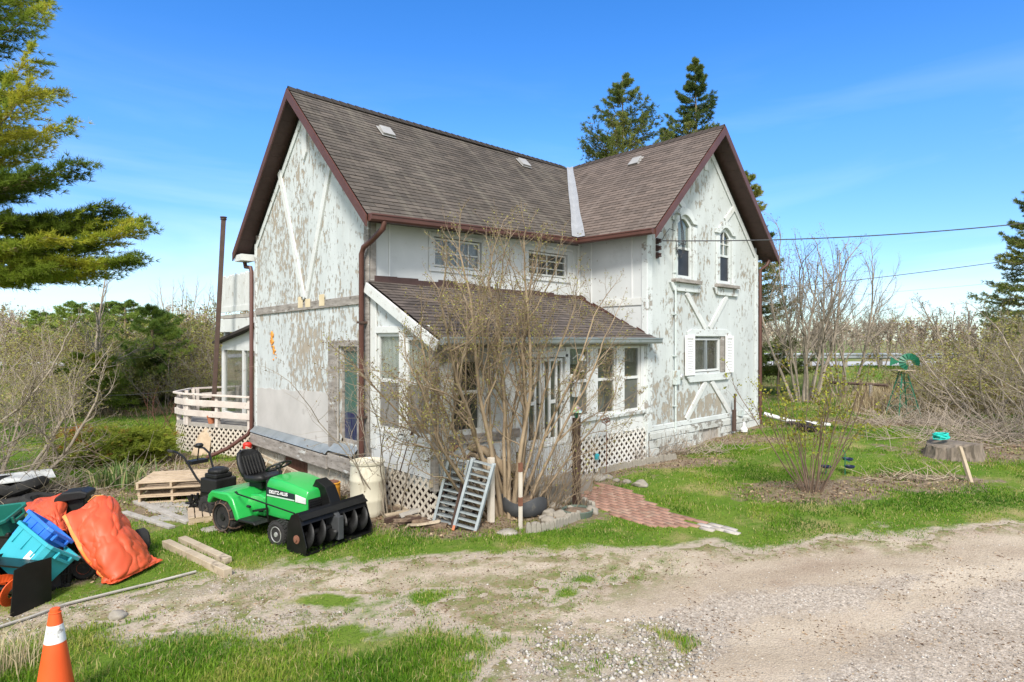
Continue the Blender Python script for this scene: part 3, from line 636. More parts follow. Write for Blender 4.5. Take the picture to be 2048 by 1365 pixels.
board(GA, [lambda m: GA.box(m, 1.40, 5.52, .40, .68, -.02, .16), ], 'sill_beam', M_['old_wood'], .02); board(GA, [lambda m: GA.box(m, -.05, 1.38, .44, .74, -.02, .15)], 'sill_beam', M_['old_wood'], .02)
m = MB(); rs = random.Random(8)
for (u0, u1, z0, z1) in ((1.42, 5.52, .74, .86), (.34, 1.30, .83, .96)):
    n_ = max(3, int((u1-u0)/.22)); 
    for k in range(n_):
        a, b_ = u0+(u1-u0)*k/n_, u0+(u1-u0)*(k+1)/n_; j = [rs.uniform(-.012, .012) for _ in range(2)]
        m.add([GA.p(a, z1, .005), GA.p(b_, z1, .005), GA.p(b_, z0+.0, .15+j[0]*.3), GA.p(a, z0+.0, .15+j[1]*.3), GA.p(b_, z0-.03, .17+j[0]*.3), GA.p(a, z0-.03, .17+j[1]*.3)], [(0, 1, 2, 3), (3, 2, 4, 5)])
hb(m, 'sill_flashing', M_['galv'])
m = MB(); rs = random.Random(5)
for k in range(34):
    f_ = rs.random(); u = 4.52-.20*f_+rs.gauss(0, .055); z = 3.08-.42*f_+rs.gauss(0, .06); rr = rs.uniform(.018, .06)*(1.15-f_*.5); m.lathe([(rr*.3, -.0), (rr, .012), (rr*.5, .03)], 7, M=Matrix.Translation(GA.p(u, z, 0)) @ Matrix.Rotation(R(-90), 4, 'Y'))
hb(m, 'expanding_foam', mat('foam', (.62, .22, .02), (.72, .32, .06), 20, .7, .5, 30))
# ---- main door on the gable: stained glass-like painted pane
dr = MB(); GA.box(dr, .40, 1.12, .98, 1.05, -.10, -.04); GA.box(dr, .40, .46, .98, 2.86, -.10, -.04); GA.box(dr, 1.06, 1.12, .98, 2.86, -.10, -.04); GA.box(dr, .46, 1.06, 2.78, 2.86, -.10, -.04)
door = hb(dr, 'door', M_['old_wood'], bevel=.006)
mp_, t, b = newmat('door_pane'); co = ncoord(t); sxx = N(t, 'ShaderNodeSeparateXYZ'); t.links.new(co, sxx.inputs[0])
zz = math_(t, 'ADD', sxx.outputs['Z'], math_(t, 'MULTIPLY', noise(t, ncoord(t, (5, 5, .7)), 6, 6, .7), .12))
c = mix(t, ramp(t, math_(t, 'DIVIDE', zz, 4), .405, .412), (.020, .018, .075), (.050, .105, .092)); c = mix(t, ramp(t, noise(t, ncoord(t, (4, 4, .6)), 5, 6, .7), .45, .75), c, (.11, .15, .14))
t.links.new(c, b.inputs['Base Color']); b.inputs['Roughness'].default_value = .12
m = MB(); GA.box(m, .46, 1.06, 1.05, 2.78, -.085, -.075); hb(m, 'pane', mp_, door).matrix_parent_inverse = Matrix()
for u0, u1, z0, z1 in ((1.14, 1.56, .82, 2.98), (.12, .38, .82, 2.98), (.38, 1.14, 2.87, 2.99)):
    board(GA, [lambda m: GA.box(m, u0, u1, z0, z1, 0.004, .038)], 'door_casing', M_['old_wood'])
board(GA, [lambda m: GA.box(m, 1.12, 1.16, .98, 2.86, .02, .046)], 'door_casing', M_['grey_board'])
# ---- windows
M_['curtain_mid'] = mat('curtain_mid', (.36, .37, .37), (.44, .45, .45), 5, .9)
def sash(fr, name, u0, u1, z0, z1, cols, rows, n=-.05, fw=.055, mt=None, gl=None, backing=None, rails=(), parent=None):
    mt = mt or M_['white_paint']; m = MB()
    fr.box(m, u0, u0+fw, z0, z1, n-.04, n+.02); fr.box(m, u1-fw, u1, z0, z1, n-.04, n+.02); fr.box(m, u0+fw, u1-fw, z0, z0+fw, n-.04, n+.018); fr.box(m, u0+fw, u1-fw, z1-fw, z1, n-.04, n+.018)
    for k in range(1, cols): u = u0+(u1-u0)*k/cols; fr.box(m, u-.012, u+.012, z0+fw, z1-fw, n-.026, n+.006)
    for k in range(1, rows): z = z0+(z1-z0)*k/rows; fr.box(m, u0+fw, u1-fw, z-.012, z+.012, n-.024, n+.004)
    for z in rails: fr.box(m, u0+fw, u1-fw, z-.03, z+.03, n-.036, n+.014)
    w_ = hb(m, name, mt, parent)
    m = MB(); fr.box(m, u0+.02, u1-.02, z0+.02, z1-.02, n-.018, n-.012); hb(m, 'pane', gl or M_['glass'], w_)
    return w_
def curtain(fr, par, u0, u1, z0, z1, n, mt, folds=9, amp=.025, seed=0):
    rs = random.Random(seed); m = MB(); k = folds*6
    vs = []; 
    for i in range(k+1):
        u = u0+(u1-u0)*i/k; o = amp*math.sin(i/6*2*math.pi+rs.uniform(-.5, .5))
        vs += [fr.p(u, z0, n+o), fr.p(u, z1, n+o*.6)]
    m.add(vs, [(2*i, 2*i+2, 2*i+3, 2*i+1) for i in range(k)]); hb(m, 'curtain', mt, par, smooth=True)
w1 = sash(FRT, 'window', 1.48, 2.70, 4.49, 5.07, 4, 2, n=-.04, fw=.04); curtain(FRT, w1, 1.5, 2.7, 4.5, 5.06, -.10, M_['curtain_mid'], 8, .02, 1)
w2 = sash(FRT, 'window', 4.15, 5.47, 4.52, 5.06, 4, 3, n=-.04, fw=.04)
for u0, u1, z0, z1 in ((1.34, 2.84, 5.09, 5.17), (1.34, 2.84, 4.38, 4.47), (1.34, 1.46, 4.47, 5.09), (2.72, 2.84, 4.47, 5.09), (4.02, 5.6, 5.08, 5.16), (4.02, 5.6, 4.40, 4.49), (4.02, 4.13, 4.49, 5.08), (5.49, 5.6, 4.49, 5.08)):
    board(FRT, [lambda m: FRT.box(m, u0, u1, z0, z1, .003, .03)], 'window_trim', M_['stucco_side'], .004)
for u in (.42, 3.1, 3.95, 5.72): board(FRT, [lambda m: FRT.box(m, u, u+.03, 4.1, 5.3, .002, .016)], 'batten', M_['white_clean'], .003)
board(FRT, [lambda m: FRT.bar(m, (3.6, 5.22), (3.3, 5.05), .09, .002, .02), lambda m: FRT.bar(m, (3.58, 5.25), (5.7, 5.21), .05, .002, .021)], 'trim_board', M_['white_clean'])
board(FRT, [lambda m: FRT.box(m, 0.02, .14, 0.3, 5.4, .003, .03)], 'corner_board', M_['old_wood']); board(FRT, [lambda m: FRT.box(m, 5.86, 5.96, 3.9, 5.5, .003, .03)], 'corner_board', M_['white_clean'])
board(WS, [lambda m: WS.box(m, -1.62, -1.58, 3.9, 5.5, .002, .02)], 'batten', M_['white_clean'], .003); board(WS, [lambda m: WS.box(m, -.40, -.37, 3.9, 5.5, .002, .02)], 'batten', M_['white_clean'], .003)
board(WS, [lambda m: WS.box(m, -1.90, -.75, 3.80, 3.97, .002, .026)], 'trim_board', M_['white_paint'])
board(WS, [lambda m: WS.box(m, -2.03, -1.88, .9, 5.45, .003, .032)], 'corner_board', M_['trim_peel'])
board(WG, [lambda m: WG.box(m, 5.95, 6.15, .9, 5.4, .003, .035)], 'corner_board', M_['trim_peel']); board(WG, [lambda m: WG.box(m, 11.30, 11.49, .9, 5.45, .003, .035)], 'corner_board', M_['trim_peel'])
board(WG, [lambda m: WG.box(m, 6.15, 11.30, .90, 1.02, .003, .04)], 'water_table', M_['trim_peel'], .012)
# the two arched windows
for (A, u0, u1, zs, zc, cu) in ((A1, 7.21, 7.92, 5.86, 6.05, .7), (A2, 9.26, 9.93, 5.80, 5.98, .35)):
    m = MB(); inner = arch(u0+.075, u1-.075, 4.58, zs-.05, zc-.075); n_ = len(A)
    fv = [WG.p(a, b_, -.02) for a, b_ in A]+[WG.p(a, b_, -.02) for a, b_ in inner]+[WG.p(a, b_, -.09) for a, b_ in inner]
    m.add(fv, [(i, (i+1) % n_, n_+(i+1) % n_, n_+i) for i in range(n_)]+[(n_+i, n_+(i+1) % n_, 2*n_+(i+1) % n_, 2*n_+i) for i in range(n_)])
    WG.box(m, u0+.075, u1-.075, 5.22, 5.28, -.075, -.03); wa = hb(m, 'arched_window', M_['trim_peel'])
    m = MB(); WG.poly(m, arch(u0+.07, u1-.07, 5.25, zs-.05, zc-.07), -.07, -.064); hb(m, 'pane', M_['glass_clear'], wa)
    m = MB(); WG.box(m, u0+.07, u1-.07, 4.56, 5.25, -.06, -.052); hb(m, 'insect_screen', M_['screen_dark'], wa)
    if u0 > 9:
        m = MB(); WG.box(m, (u0+u1)/2-.012, (u0+u1)/2+.012, 5.28, zc-.08, -.062, -.03); WG.box(m, u0+.07, u1-.07, 5.55, 5.574, -.062, -.032); hb(m, 'muntin', M_['white_paint'], wa)
        curtain(WG, wa, u0+.08, u1-.08, 5.26, 5.62, -.105, M_['curtain'], 5, .012, 4); curtain(WG, wa, u0+.08, (u0+u1)/2-.05, 5.26, 5.9, -.125, M_['curtain'], 3, .02, 4)
    else: curtain(WG, wa, u0+.06, u1-.06, 5.2, 6.0, -.10, M_['curtain'], 4, .012, 3)
    # casing: jamb boards, curved hood with stepped ends, stone sill, apron
    m = MB(); WG.box(m, u0-.17, u0-.0, 4.42, zs-.05, .003, .05); hb(m, 'window_casing', M_['trim_peel'], wa, bevel=.008); m = MB(); WG.box(m, u1+.0, u1+.17, 4.42, zs-.05, .003, .05); hb(m, 'window_casing', M_['trim_peel'], wa, bevel=.008)
    hood = [(u0-.22, zs+.02), (u0-.0, zs+.02)]+[(u0+(u1-u0)*k/8, zs+.02+(zc-zs)*math.sin(math.pi*k/8)) for k in range(1, 8)]+[(u1, zs+.02), (u1+.22, zs+.02), (u1+.22, zs+.10), (u1+.06, zs+.13), (u1-.12, zc+.16), ((u0+u1)/2, zc+.20), (u0+.12, zc+.16), (u0-.06, zs+.16), (u0-.22, zs+.12)]
    m = MB(); WG.poly(m, hood, .003, .055); hb(m, 'window_hood', M_['trim_peel'], wa, bevel=.008)
    m = MB(); WG.box(m, u0-.22, u1+.24, 4.385, 4.47, -.05, .15); hb(m, 'sill', M_['old_wood'], wa, bevel=.01)
    m = MB(); WG.poly(m, [(u0-.19, 4.18), (u1+.28, 4.18), (u1+.40, 4.38), (u0-.34, 4.38)], .003, .06); hb(m, 'window_apron', M_['trim_peel'], wa, bevel=.008)
# window with louvred shutters
ws = sash(WG, 'window', 7.96, 9.30, 2.19, 3.04, 1, 1, n=-.03, fw=.05, mt=M_['white_clean'], gl=M_['glass']); m = MB(); WG.box(m, 8.60, 8.66, 2.24, 2.99, -.06, .0); hb(m, 'mullion', M_['galv'], ws)
curtain(WG, ws, 8.0, 9.26, 2.2, 3.03, -.3, M_['curtain_dark'], 6, .03, 6)
m = MB(); WG.poly(m, [(7.67, 3.09), (9.88, 3.09), (9.86, 3.2), (9.62, 3.27), (7.85, 3.27), (7.66, 3.2)], .003, .05); hb(m, 'window_hood', M_['trim_peel'], ws, bevel=.008)
m = MB(); WG.poly(m, [(7.74, 1.94), (9.70, 1.94), (9.88, 2.13), (7.55, 2.13)], .003, .06); hb(m, 'window_apron', M_['trim_peel'], ws, bevel=.008)
m = MB(); WG.box(m, 9.33, 9.50, 2.15, 3.08, .003, .045); hb(m, 'window_casing', M_['old_wood'], ws, bevel=.006)
for u0, u1 in ((7.52, 7.93), (9.52, 9.93)):
    m = MB(); fw = .055
    WG.box(m, u0, u0+fw, 2.12, 3.11, .05, .085); WG.box(m, u1-fw, u1, 2.12, 3.11, .05, .085); WG.box(m, u0+fw, u1-fw, 2.12, 2.20, .05, .083); WG.box(m, u0+fw, u1-fw, 3.04, 3.11, .05, .083)
    k = 0
    while 2.215+k*.042 < 3.03:
        z = 2.215+k*.042; k += 1
        m.add([WG.p(u0+fw, z, .078), WG.p(u1-fw, z, .078), WG.p(u1-fw, z+.036, .056), WG.p(u0+fw, z+.036, .056), WG.p(u0+fw, z-.006, .072), WG.p(u1-fw, z-.006, .072)], [(0, 1, 2, 3), (0, 4, 5, 1)])
    WG.box(m, u0+fw, u1-fw, 2.2, 3.04, .048, .052); hb(m, 'shutter', M_['white_plain'])
for a, b_ in (((7.62, 4.17), (8.55, 3.29)), ((9.66, 4.17), (8.76, 3.29)), ((8.57, 1.93), (7.62, 1.03)), ((8.84, 1.93), (9.82, 1.03)), ((7.26, 6.42), (7.56, 6.24)), ((10.1, 6.64), (9.58, 6.20)), ((8.52, 7.72), (8.58, 7.36))):
    board(WG, [lambda m: WG.bar(m, a, b_, .155, .002, .04)], 'brace', M_['white_paint'])
board(WG, [lambda m: WG.bar(m, (5.97, 5.30), (8.65, 7.90), .13, .004, .034)], 'rake_board', M_['stucco_side']); board(WG, [lambda m: WG.bar(m, (11.46, 5.30), (8.78, 7.90), .15, .004, .034)], 'rake_board', M_['stucco_side'])
rs = random.Random(12)
for (u0, u1, z0, z1) in ((6.17, 7.05, 1.03, 2.15), (7.12, 8.1, 1.03, 1.75), (8.15, 9.4, 1.03, 1.62)):
    P_ = [(u0+(u1-u0)*k/8, z0) for k in range(9)]+[(u1-rs.uniform(0, .06), z0+(z1-z0)*k/6*.9) for k in range(1, 6)]+[(u1-(u1-u0)*k/10, z1-(z1-z0)*.28*abs(k/10-.35)+rs.uniform(-.07, .07)) for k in range(11)]
    m = MB(); WG.poly(m, P_, .001, .005); hb(m, 'bare_render', M_['bare_render'])
# conduit, meter, insulators, breather pipes
m = MB(); m.tube([WG.p(7.08, .78, .06), WG.p(7.08, 6.0, .06)], .026, 8); m.tube([WG.p(7.08, 5.96, .06), WG.p(7.08, 6.06, .10), WG.p(7.10, 6.0, .17)], .04, 8)
for z in (1.4, 2.6, 3.6, 4.6): WG.box(m, 7.03, 7.13, z, z+.025, .0, .09)
hb(m, 'conduit', M_['stucco_low'])
m = MB(); WG.box(m, 7.03, 7.22, 1.92, 2.26, .0, .11); hb(m, 'meter_box', M_['stucco_low'], bevel=.01)
m = MB(); m.lathe([(.085, 0), (.085, .03), (.078, .10), (.05, .125)], 18, M=Matrix.Translation(WG.p(7.30, 2.10, .0)) @ Matrix.Rotation(R(90), 4, 'X')); hb(m, 'meter', M_['silver'], smooth='auto')
for k in range(3):
    z = 5.29-.165*k; m = MB(); m.box(-.03, .03, -.05, .0, -.07, .07, Matrix.Translation(WG.p(6.36, z, .0))); m.lathe([(.02, 0), (.045, .01), (.045, .03), (.025, .045), (.045, .06), (.045, .08), (.02, .095)], 12, M=Matrix.Translation(WG.p(6.36, z-.045, .09))); hb(m, 'insulator', M_['brown_dark'])
m = MB()
m.tube([WG.p(6.42, 5.29, .1), WG.p(6.5, 5.42, .12), WG.p(6.75, 5.62, .1), WG.p(7.02, 5.60, .09)], .008, 6)
for k in range(3): m.tube([WG.p(7.1, 6.0, .17), WG.p(7.2+.05*k, 5.6, .14), WG.p(7.30+.04*k, 5.1, .12), WG.p(7.2-.08*k, 4.96+.05*k, .12), WG.p(6.98, 5.15+.1*k, .14), WG.p(7.15+.1*k, 5.29, .16), WG.p(7.25+.05*k, 5.4, .17)], .009, 6)
hb(m, 'drop_wire', M_['cable'])
m = MB(); m.tube([WG.p(9.76, .55, .18), WG.p(9.76, 1.12, .18)], .055, 10); m.tube([WG.p(9.80, 1.12, .18), WG.p(9.80, 1.55, .18)], .03, 8); hb(m, 'filler_pipe', M_['rust_brown'])
m = MB(); WG.box(m, 10.25, 10.42, .9, 1.06, .05, .13); hb(m, 'outlet_box', M_['stucco_low'])
# ---- roofs: overlapping shingle courses
def slope(name, c00, c10, c11, c01, mt, axis_, thick=.09, courses=None, sag=0):
    """c00-c10 eave, c01-c11 ridge, world points; u follows world axis axis_"""
    P = [Vector(c) for c in (c00, c10, c11, c01)]; L = ((P[3]-P[0]).length+(P[2]-P[1]).length)/2; n = courses or round(L/.14)
    nrm = (P[1]-P[0]).cross(P[3]-P[0]).normalized()
    if nrm.z < 0: nrm = -nrm
    m = MB(); nu = 24
    for k in range(n):
        v0, v1 = k/n, (k+1)/n
        for v, lift, kk in ((v0, .012, k+.02), (v1, .002, k+.98)):
            for i in range(nu+1):
                s_ = i/nu; p = (P[0]*(1-s_)+P[1]*s_)*(1-v)+(P[3]*(1-s_)+P[2]*s_)*v+nrm*(lift+(vnoise(np.array(i*.9+k*3.1), np.array(k*1.7), 9)-.5)*.007)
                p.z -= sag*math.sin(math.pi*s_)*v; m.uv[len(m.v)] = (p[axis_], kk*.14); m.v.append(tuple(p))
    for k in range(n):
        a = 2*k*(nu+1); b_ = a+nu+1; c_ = b_+nu+1
        for i in range(nu):
            m.f.append((a+i, a+i+1, b_+i+1, b_+i))
            if k < n-1: m.f.append((b_+i, b_+i+1, c_+i+1, c_+i))
    k0 = len(m.v)
    for p in P: m.v.append(tuple(p-nrm*.02))
    for p in P: m.v.append(tuple(p-nrm*thick))
    m.f += [(k0, k0+1, k0+5, k0+4), (k0+1, k0+2, k0+6, k0+5), (k0+2, k0+3, k0+7, k0+6), (k0+3, k0, k0+4, k0+7), (k0+4, k0+5, k0+6, k0+7)]
    uv = m.uv; m.uv = uv; return hb(m, name, mt)
X = GX; Y = GY
ME0 = (X-.36, Y-.565, 5.20); ME1 = (X+5.48, Y-.36, 5.44); MR0 = (X-.36, Y+2.775, RIDGE); MR1 = (X+8.715, Y+2.775, RIDGE)
roof_main = slope('roof', ME0, ME1, MR1, MR0, M_['shingle_main'], 0, sag=.05)
slope('roof', (X+8.715, Y+6.1, 5.22), (X-.36, Y+6.1, 5.22), MR0, MR1, M_['shingle_main'], 0)
WE1 = (X+5.62, Y-2.46, 5.45); WR1 = (X+8.715, Y-2.46, RIDGE+.02)
roof_wing = slope('roof', ME1, WE1, WR1, (X+8.715, Y+2.775, RIDGE+.0), M_['shingle_wing'], 1)
slope('roof', (X+11.86, Y-2.46, 5.40), (X+11.86, Y+5.9, 5.40), (X+8.715, Y+5.9, RIDGE), WR1, M_['shingle_wing'], 1)
# ridge caps
def caps(a, b_, mt):
    a = Vector(a); b_ = Vector(b_); n = int((b_-a).length/.2); m = MB(); d = (b_-a).normalized(); s_ = d.cross(Vector((0, 0, 1)))
    for k in range(n):
        p = a+d*(k*.2); q = p+d*.26; o = Vector((0, 0, .012))
        m.add([p+s_*.13-Vector((0, 0, .105))+o, p+Vector((0, 0, .03))+o, p-s_*.13-Vector((0, 0, .105))+o, q+s_*.13-Vector((0, 0, .11)), q+Vector((0, 0, .02)), q-s_*.13-Vector((0, 0, .11))], [(0, 1, 4, 3), (1, 2, 5, 4), (0, 3, 5, 2)])
    hb(m, 'ridge_cap', mt)
caps((X-.36, Y+2.775, RIDGE), (X+8.6, Y+2.775, RIDGE-.0), M_['shingle_main']); caps((X+8.715, Y-2.46, RIDGE+.02), (X+8.715, Y+2.7, RIDGE), M_['shingle_wing'])
# valley flashing, laid on both slopes
m = MB(); a = Vector(ME1)+Vector((0, 0, .035)); b_ = Vector(MR1)+Vector((0, 0, .02)); rs = random.Random(2)
for k in range(9):
    p = a.lerp(b_, k/8); w_ = .20*(1-.35*k/8)+rs.uniform(-.015, .015); e1 = Vector((-.74, 0, 0))*w_+Vector((0, -.01, 0.0)); e2 = Vector((0, -1, 0))*w_*1.05
    e1 = (Vector(MR0)-Vector(MR1)).normalized()*w_; e2 = (Vector(WR1)-Vector(MR1)).normalized()*w_*1.05
    m.v += [tuple(p+e1+Vector((0, 0, .018))), tuple(p+Vector((0, 0, .012))), tuple(p+e2+Vector((0, 0, .018)))]
m.f = [(3*k+i, 3*k+i+1, 3*k+4+i, 3*k+3+i) for k in range(8) for i in (0, 1)]; hb(m, 'valley_flashing', M_['flashing'])
# soffits and fascias
def rake(p_e, p_r, d_, wallside, name='bargeboard'):
    """brown board along the gable edge from eave to ridge, and the dark soffit behind it"""
    p_e = Vector(p_e); p_r = Vector(p_r); dn = Vector((0, 0, -.20)); m = MB(); o = Vector(d_)
    m.prism([p_e, p_r, p_r+dn*1.12, p_e+dn], o*.03); hb(m, name, M_['brown_metal'])
    m = MB(); v = Vector(wallside); s_ = Vector((0, 0, -.105)); nn = 15
    for k in range(nn):
        a, b_ = p_e.lerp(p_r, k/nn)+s_, p_e.lerp(p_r, (k+.985)/nn)+s_; m.prism([a, b_, b_+v, a+v], Vector((0, 0, -.012)))
    hb(m, 'soffit', M_['brown_dark'])
rake((X-.36, Y-.565, 5.18), (X-.36, Y+2.775, RIDGE-.02), (-1, 0, 0), (.36, 0, 0)); rake((X-.36, Y+6.1, 5.20), (X-.36, Y+2.775, RIDGE-.02), (-1, 0, 0), (.36, 0, 0))
rake((X+5.62, Y-2.46, 5.43), (X+8.715, Y-2.46, RIDGE), (0, -1, 0), (0, .46, 0)); rake((X+11.86, Y-2.46, 5.38), (X+8.715, Y-2.46, RIDGE), (0, -1, 0), (0, .46, 0))
m = MB(); m.box(X-.34, X-.0, Y+5.6, Y+6.08, 4.98, 5.14); hb(m, 'eave_return', M_['white_paint'])
m = MB(); m.prism([(X+.0, Y-.53, 5.10), (X+5.45, Y-.33, 5.33), (X+5.97, Y+.02, 5.36), (X+.0, Y+.02, 5.18)], (0, 0, .02)); m.prism([(X+5.5, Y-.3, 5.34), (X+5.64, Y-2.4, 5.34), (X+5.99, Y-2.4, 5.42), (X+5.99, Y, 5.42)], (0, 0, .02)); hb(m, 'soffit', M_['brown_dark'])
# gutters
def gutter(pts, outw, mt, r=.062, name='gutter'):
    m = MB(); prof = [(-.045, .055), (-.045, -.06), (-.02, -.075), (.045, -.075), (.075, -.045), (.082, .02), (.095, .03), (.095, .055)]
    for (a, b_), o in zip(zip(pts, pts[1:]), outw):
        a = Vector(a); b_ = Vector(b_); o = Vector(o)
        m.prism([a+o*x+Vector((0, 0, z)) for x, z in prof], b_-a)
    hb(m, name, mt)
gutter([(X-.34, Y-.60, 5.15), (X+5.42, Y-.42, 5.38)], [(0, -1, 0)], M_['brown_metal']); gutter([(X+5.42, Y-.40, 5.38), (X+5.57, Y-2.46, 5.38)], [(-1, 0, 0)], M_['brown_metal'])
def spout(pts, name='downspout', r=.05, mt=None):
    m = MB(); m.tube(pts, r, 10); hb(m, name, mt or M_['brown_metal'], smooth='auto')
g = .07
spout([(X-.05, Y-.62, 5.10), (X-.06, Y-.60, 4.98), (X-.10, Y-.30, 4.80), (X-.12, Y-.02, 4.70), (X-.12, Y+.06, 4.58), (X-.12, Y+.06, .55)])
m = MB()
for z in (1.55, 3.3): m = MB(); m.box(X-.18, X-.03, Y-.01, Y+.13, z, z+.04); hb(m, 'downspout_strap', M_['rust_brown'])
spout([(X-.10, Y+6.05, 5.02), (X-.10, Y+5.98, 4.86), (X-.09, Y+5.66, 4.82), (X-.09, Y+5.60, 4.70), (X-.09, Y+5.60, .78), (X-.16, Y+5.66, .62), (X-.55, Y+5.95, .28), (X-.95, Y+6.25, .06)])
spout([(X+11.72, Y-2.25, 5.30), (X+11.66, Y-2.22, 5.16), (X+11.56, Y-2.06, 5.02), (X+11.56, Y-2.06, .50)])
m = MB(); m.tube([(X+11.60, Y-2.15, .86), (X+12.0, Y-2.75, .66), (X+12.6, Y-3.6, .58)], .06, 10); hb(m, 'downspout_extension', M_['white_paint'], smooth='auto')
M_['vent_grey'] = mat('vent_grey', (.26, .255, .245), (.33, .325, .31), 4, .6)
# roof vents
for (fx_, fy_, fz, rot, par) in ((X+1.62, Y+2.05, None, 0, 0), (X+6.25, Y+2.32, None, 0, 0), (X+8.15, Y-.15, None, 1, 1)):
    if rot == 0: z = 8.41-.963*(Y+2.775-fy_); ang = math.atan(.963); M = Matrix.Translation((fx_, fy_, z+.02)) @ Matrix.Rotation(ang, 4, 'X')
    else: z = 8.41-.963*(X+8.715-fx_); ang = math.atan(.963); M = Matrix.Translation((fx_, fy_, z+.02)) @ Matrix.Rotation(R(-90), 4, 'Z') @ Matrix.Rotation(ang, 4, 'X')
    m = MB(); m.box(-.18, .18, -.21, .20, .0, .010, M); m.add([M @ Vector(p) for p in ((-.15, -.16, .0), (.15, -.16, .0), (.15, .16, .0), (-.15, .16, .0), (-.16, -.18, .06), (.16, -.18, .06), (.14, .14, .075), (-.14, .14, .075))], [(4, 5, 6, 7), (0, 1, 5, 4), (1, 2, 6, 5), (2, 3, 7, 6), (3, 0, 4, 7)])
    hb(m, 'roof_vent', M_['vent_grey'], bevel=.008)
# ================================================================ enclosed porch (parts of the farmhouse)
X = GX; Y = GY
PE0 = (X-.06, Y-2.24, 3.03); PE1 = (X+6.04, Y-2.24, 3.03); PR0 = (X-.04, Y+0, 4.10); PR1 = (X+5.97, Y+0, 4.02)
slope('porch_roof', PE0, PE1, PR1, PR0, M_['shingle_porch'], 0, thick=.07)
m = MB(); rs = random.Random(4)
for k in range(12):                              # ragged tar flashing where the porch roof meets the walls
    a, b_ = .1+5.87*k/12, .1+5.87*(k+1)/12; z0 = 4.09-.08*k/12; hgt = .13-.06*k/12+rs.uniform(-.03, .03)
    m.prism([FRT.p(a, z0-.05, .02), FRT.p(b_, z0-.055, .02), FRT.p(b_, z0+hgt, .02), FRT.p(a, z0+hgt+rs.uniform(-.01, .01), .02)], FRT.n*.012)
hb(m, 'tar_flashing', M_['brown_dark'])
m = MB()
for k in range(9):
    y0, y1 = -.02-1.95*k/9, -.02-1.95*(k+1)/9; z0 = 4.02-.49*(-y0); z1 = 4.02-.49*(-y1); hgt = .10+rs.uniform(-.02, .05)
    m.prism([WS.p(y0, z0-.03, .034), WS.p(y1, z1-.03, .034), WS.p(y1, z1+hgt*.9, .034), WS.p(y0, z0+hgt, .034)], WS.n*.012)
hb(m, 'tar_flashing', mat('tar', (.055, .022, .018), (.085, .035, .028), 6, .7))
# left end: stucco triangle, white rake, paired windows, white skirt panel
m = MB(); PL.wall(m, [(-1.95, .55), (0, .55), (0, 4.0), (-1.95, 3.05)], [rect(-.99, -.22, 1.38, 3.12), rect(-1.87, -1.14, 1.38, 3.06)], .12); hb(m, 'porch_wall', M_['stucco_main'])
board(PL, [lambda m: PL.bar(m, (.0, 3.97), (-2.22, 2.90), .19, .10, .14)], 'rake_fascia', M_['white_paint'])
for u0, u1, zt2 in ((-.99, -.22, 3.12), (-1.87, -1.14, 3.05)):
    w_ = sash(PL, 'porch_window', u0, u1, 1.38, zt2, 1, 1, n=-.03, fw=.06, rails=(2.27,)); m = MB(); PL.box(m, u0+.06, u1-.06, 1.44, 2.24, -.03, -.024); hb(m, 'insect_screen', M_['screen'], w_)
    curtain(PL, w_, u0+.05, u1-.05, 2.3, zt2, -.075, M_['curtain'], 5, .025, int(-u0*10))
for u0, u1, z0, z1 in ((-1.14, -.99, 1.34, 3.14), (-.22, -.02, 1.0, 3.9), (-2.0, -1.87, .9, 3.0), (-1.87, -.22, 3.12, 3.24), (-1.92, -.18, 1.29, 1.38)):
    board(PL, [lambda m: PL.box(m, u0, u1, z0, z1, .002, .036)], 'window_casing', M_['white_paint'])
board(PL, [lambda m: PL.box(m, -1.93, -.04, .72, 1.29, .002, .02)], 'skirt_panel', M_['white_clean'])
board(PL, [lambda m: PL.box(m, -2.06, -1.94, .55, 2.98, -.04, .05)], 'porch_post', M_['old_wood'])
# front wall: three openings
m = MB(); PF.wall(m, [(.05, .95), (5.94, .95), (5.94, 2.98), (.05, 2.98)], [rect(.41, 1.09, 1.40, 2.80), rect(2.0, 3.22, .951, 2.66), rect(3.36, 3.99, 1.42, 2.86), rect(4.24, 4.88, 1.42, 2.86), rect(5.16, 5.78, 1.42, 2.86)], .12); hb(m, 'porch_wall', M_['white_paint'])
w_ = sash(PF, 'porch_window', .41, 1.09, 1.40, 2.80, 1, 1, n=-.03, fw=.07, rails=(2.10,)); m = MB(); PF.box(m, .47, 1.03, 1.46, 2.08, -.05, -.044); hb(m, 'insect_screen', M_['screen_dark'], w_)
for k, (u0, u1) in enumerate(((3.36, 3.99), (4.24, 4.88), (5.16, 5.78))):
    w_ = sash(PF, 'porch_window', u0, u1, 1.42, 2.86, 1, 1, n=-.03, fw=.045, rails=(2.16,), mt=M_['white_clean'])
    if k != 1: m = MB(); PF.box(m, u0+.04, u1-.04, 1.46, 2.14, -.05, -.044); hb(m, 'insect_screen', M_['screen'], w_)
    curtain(PF, w_, u0+.03, u1-.03, 2.5 if k else 2.3, 2.85, -.14, M_['curtain'] if k == 0 else M_['curtain_dark'], 5, .02, k)
    if k == 0: m = MB(); PF.box(m, u0+.05, u1-.05, 2.16, 2.5, -.10, -.09); hb(m, 'window_blind', M_['old_brown'], w_)
    if k == 1: curtain(PF, w_, u0+.02, u0+.2, 1.45, 2.8, -.3, M_['curtain_dark'], 3, .03, 3); curtain(PF, w_, u1-.2, u1-.02, 1.45, 2.8, -.3, M_['curtain_dark'], 3, .03, 9)
for u0, u1 in ((3.99, 4.24), (4.88, 5.16), (5.78, 5.92), (3.24, 3.36)): board(PF, [lambda m: PF.box(m, u0, u1, 1.36, 2.92, .002, .034)], 'window_casing', M_['white_clean'])
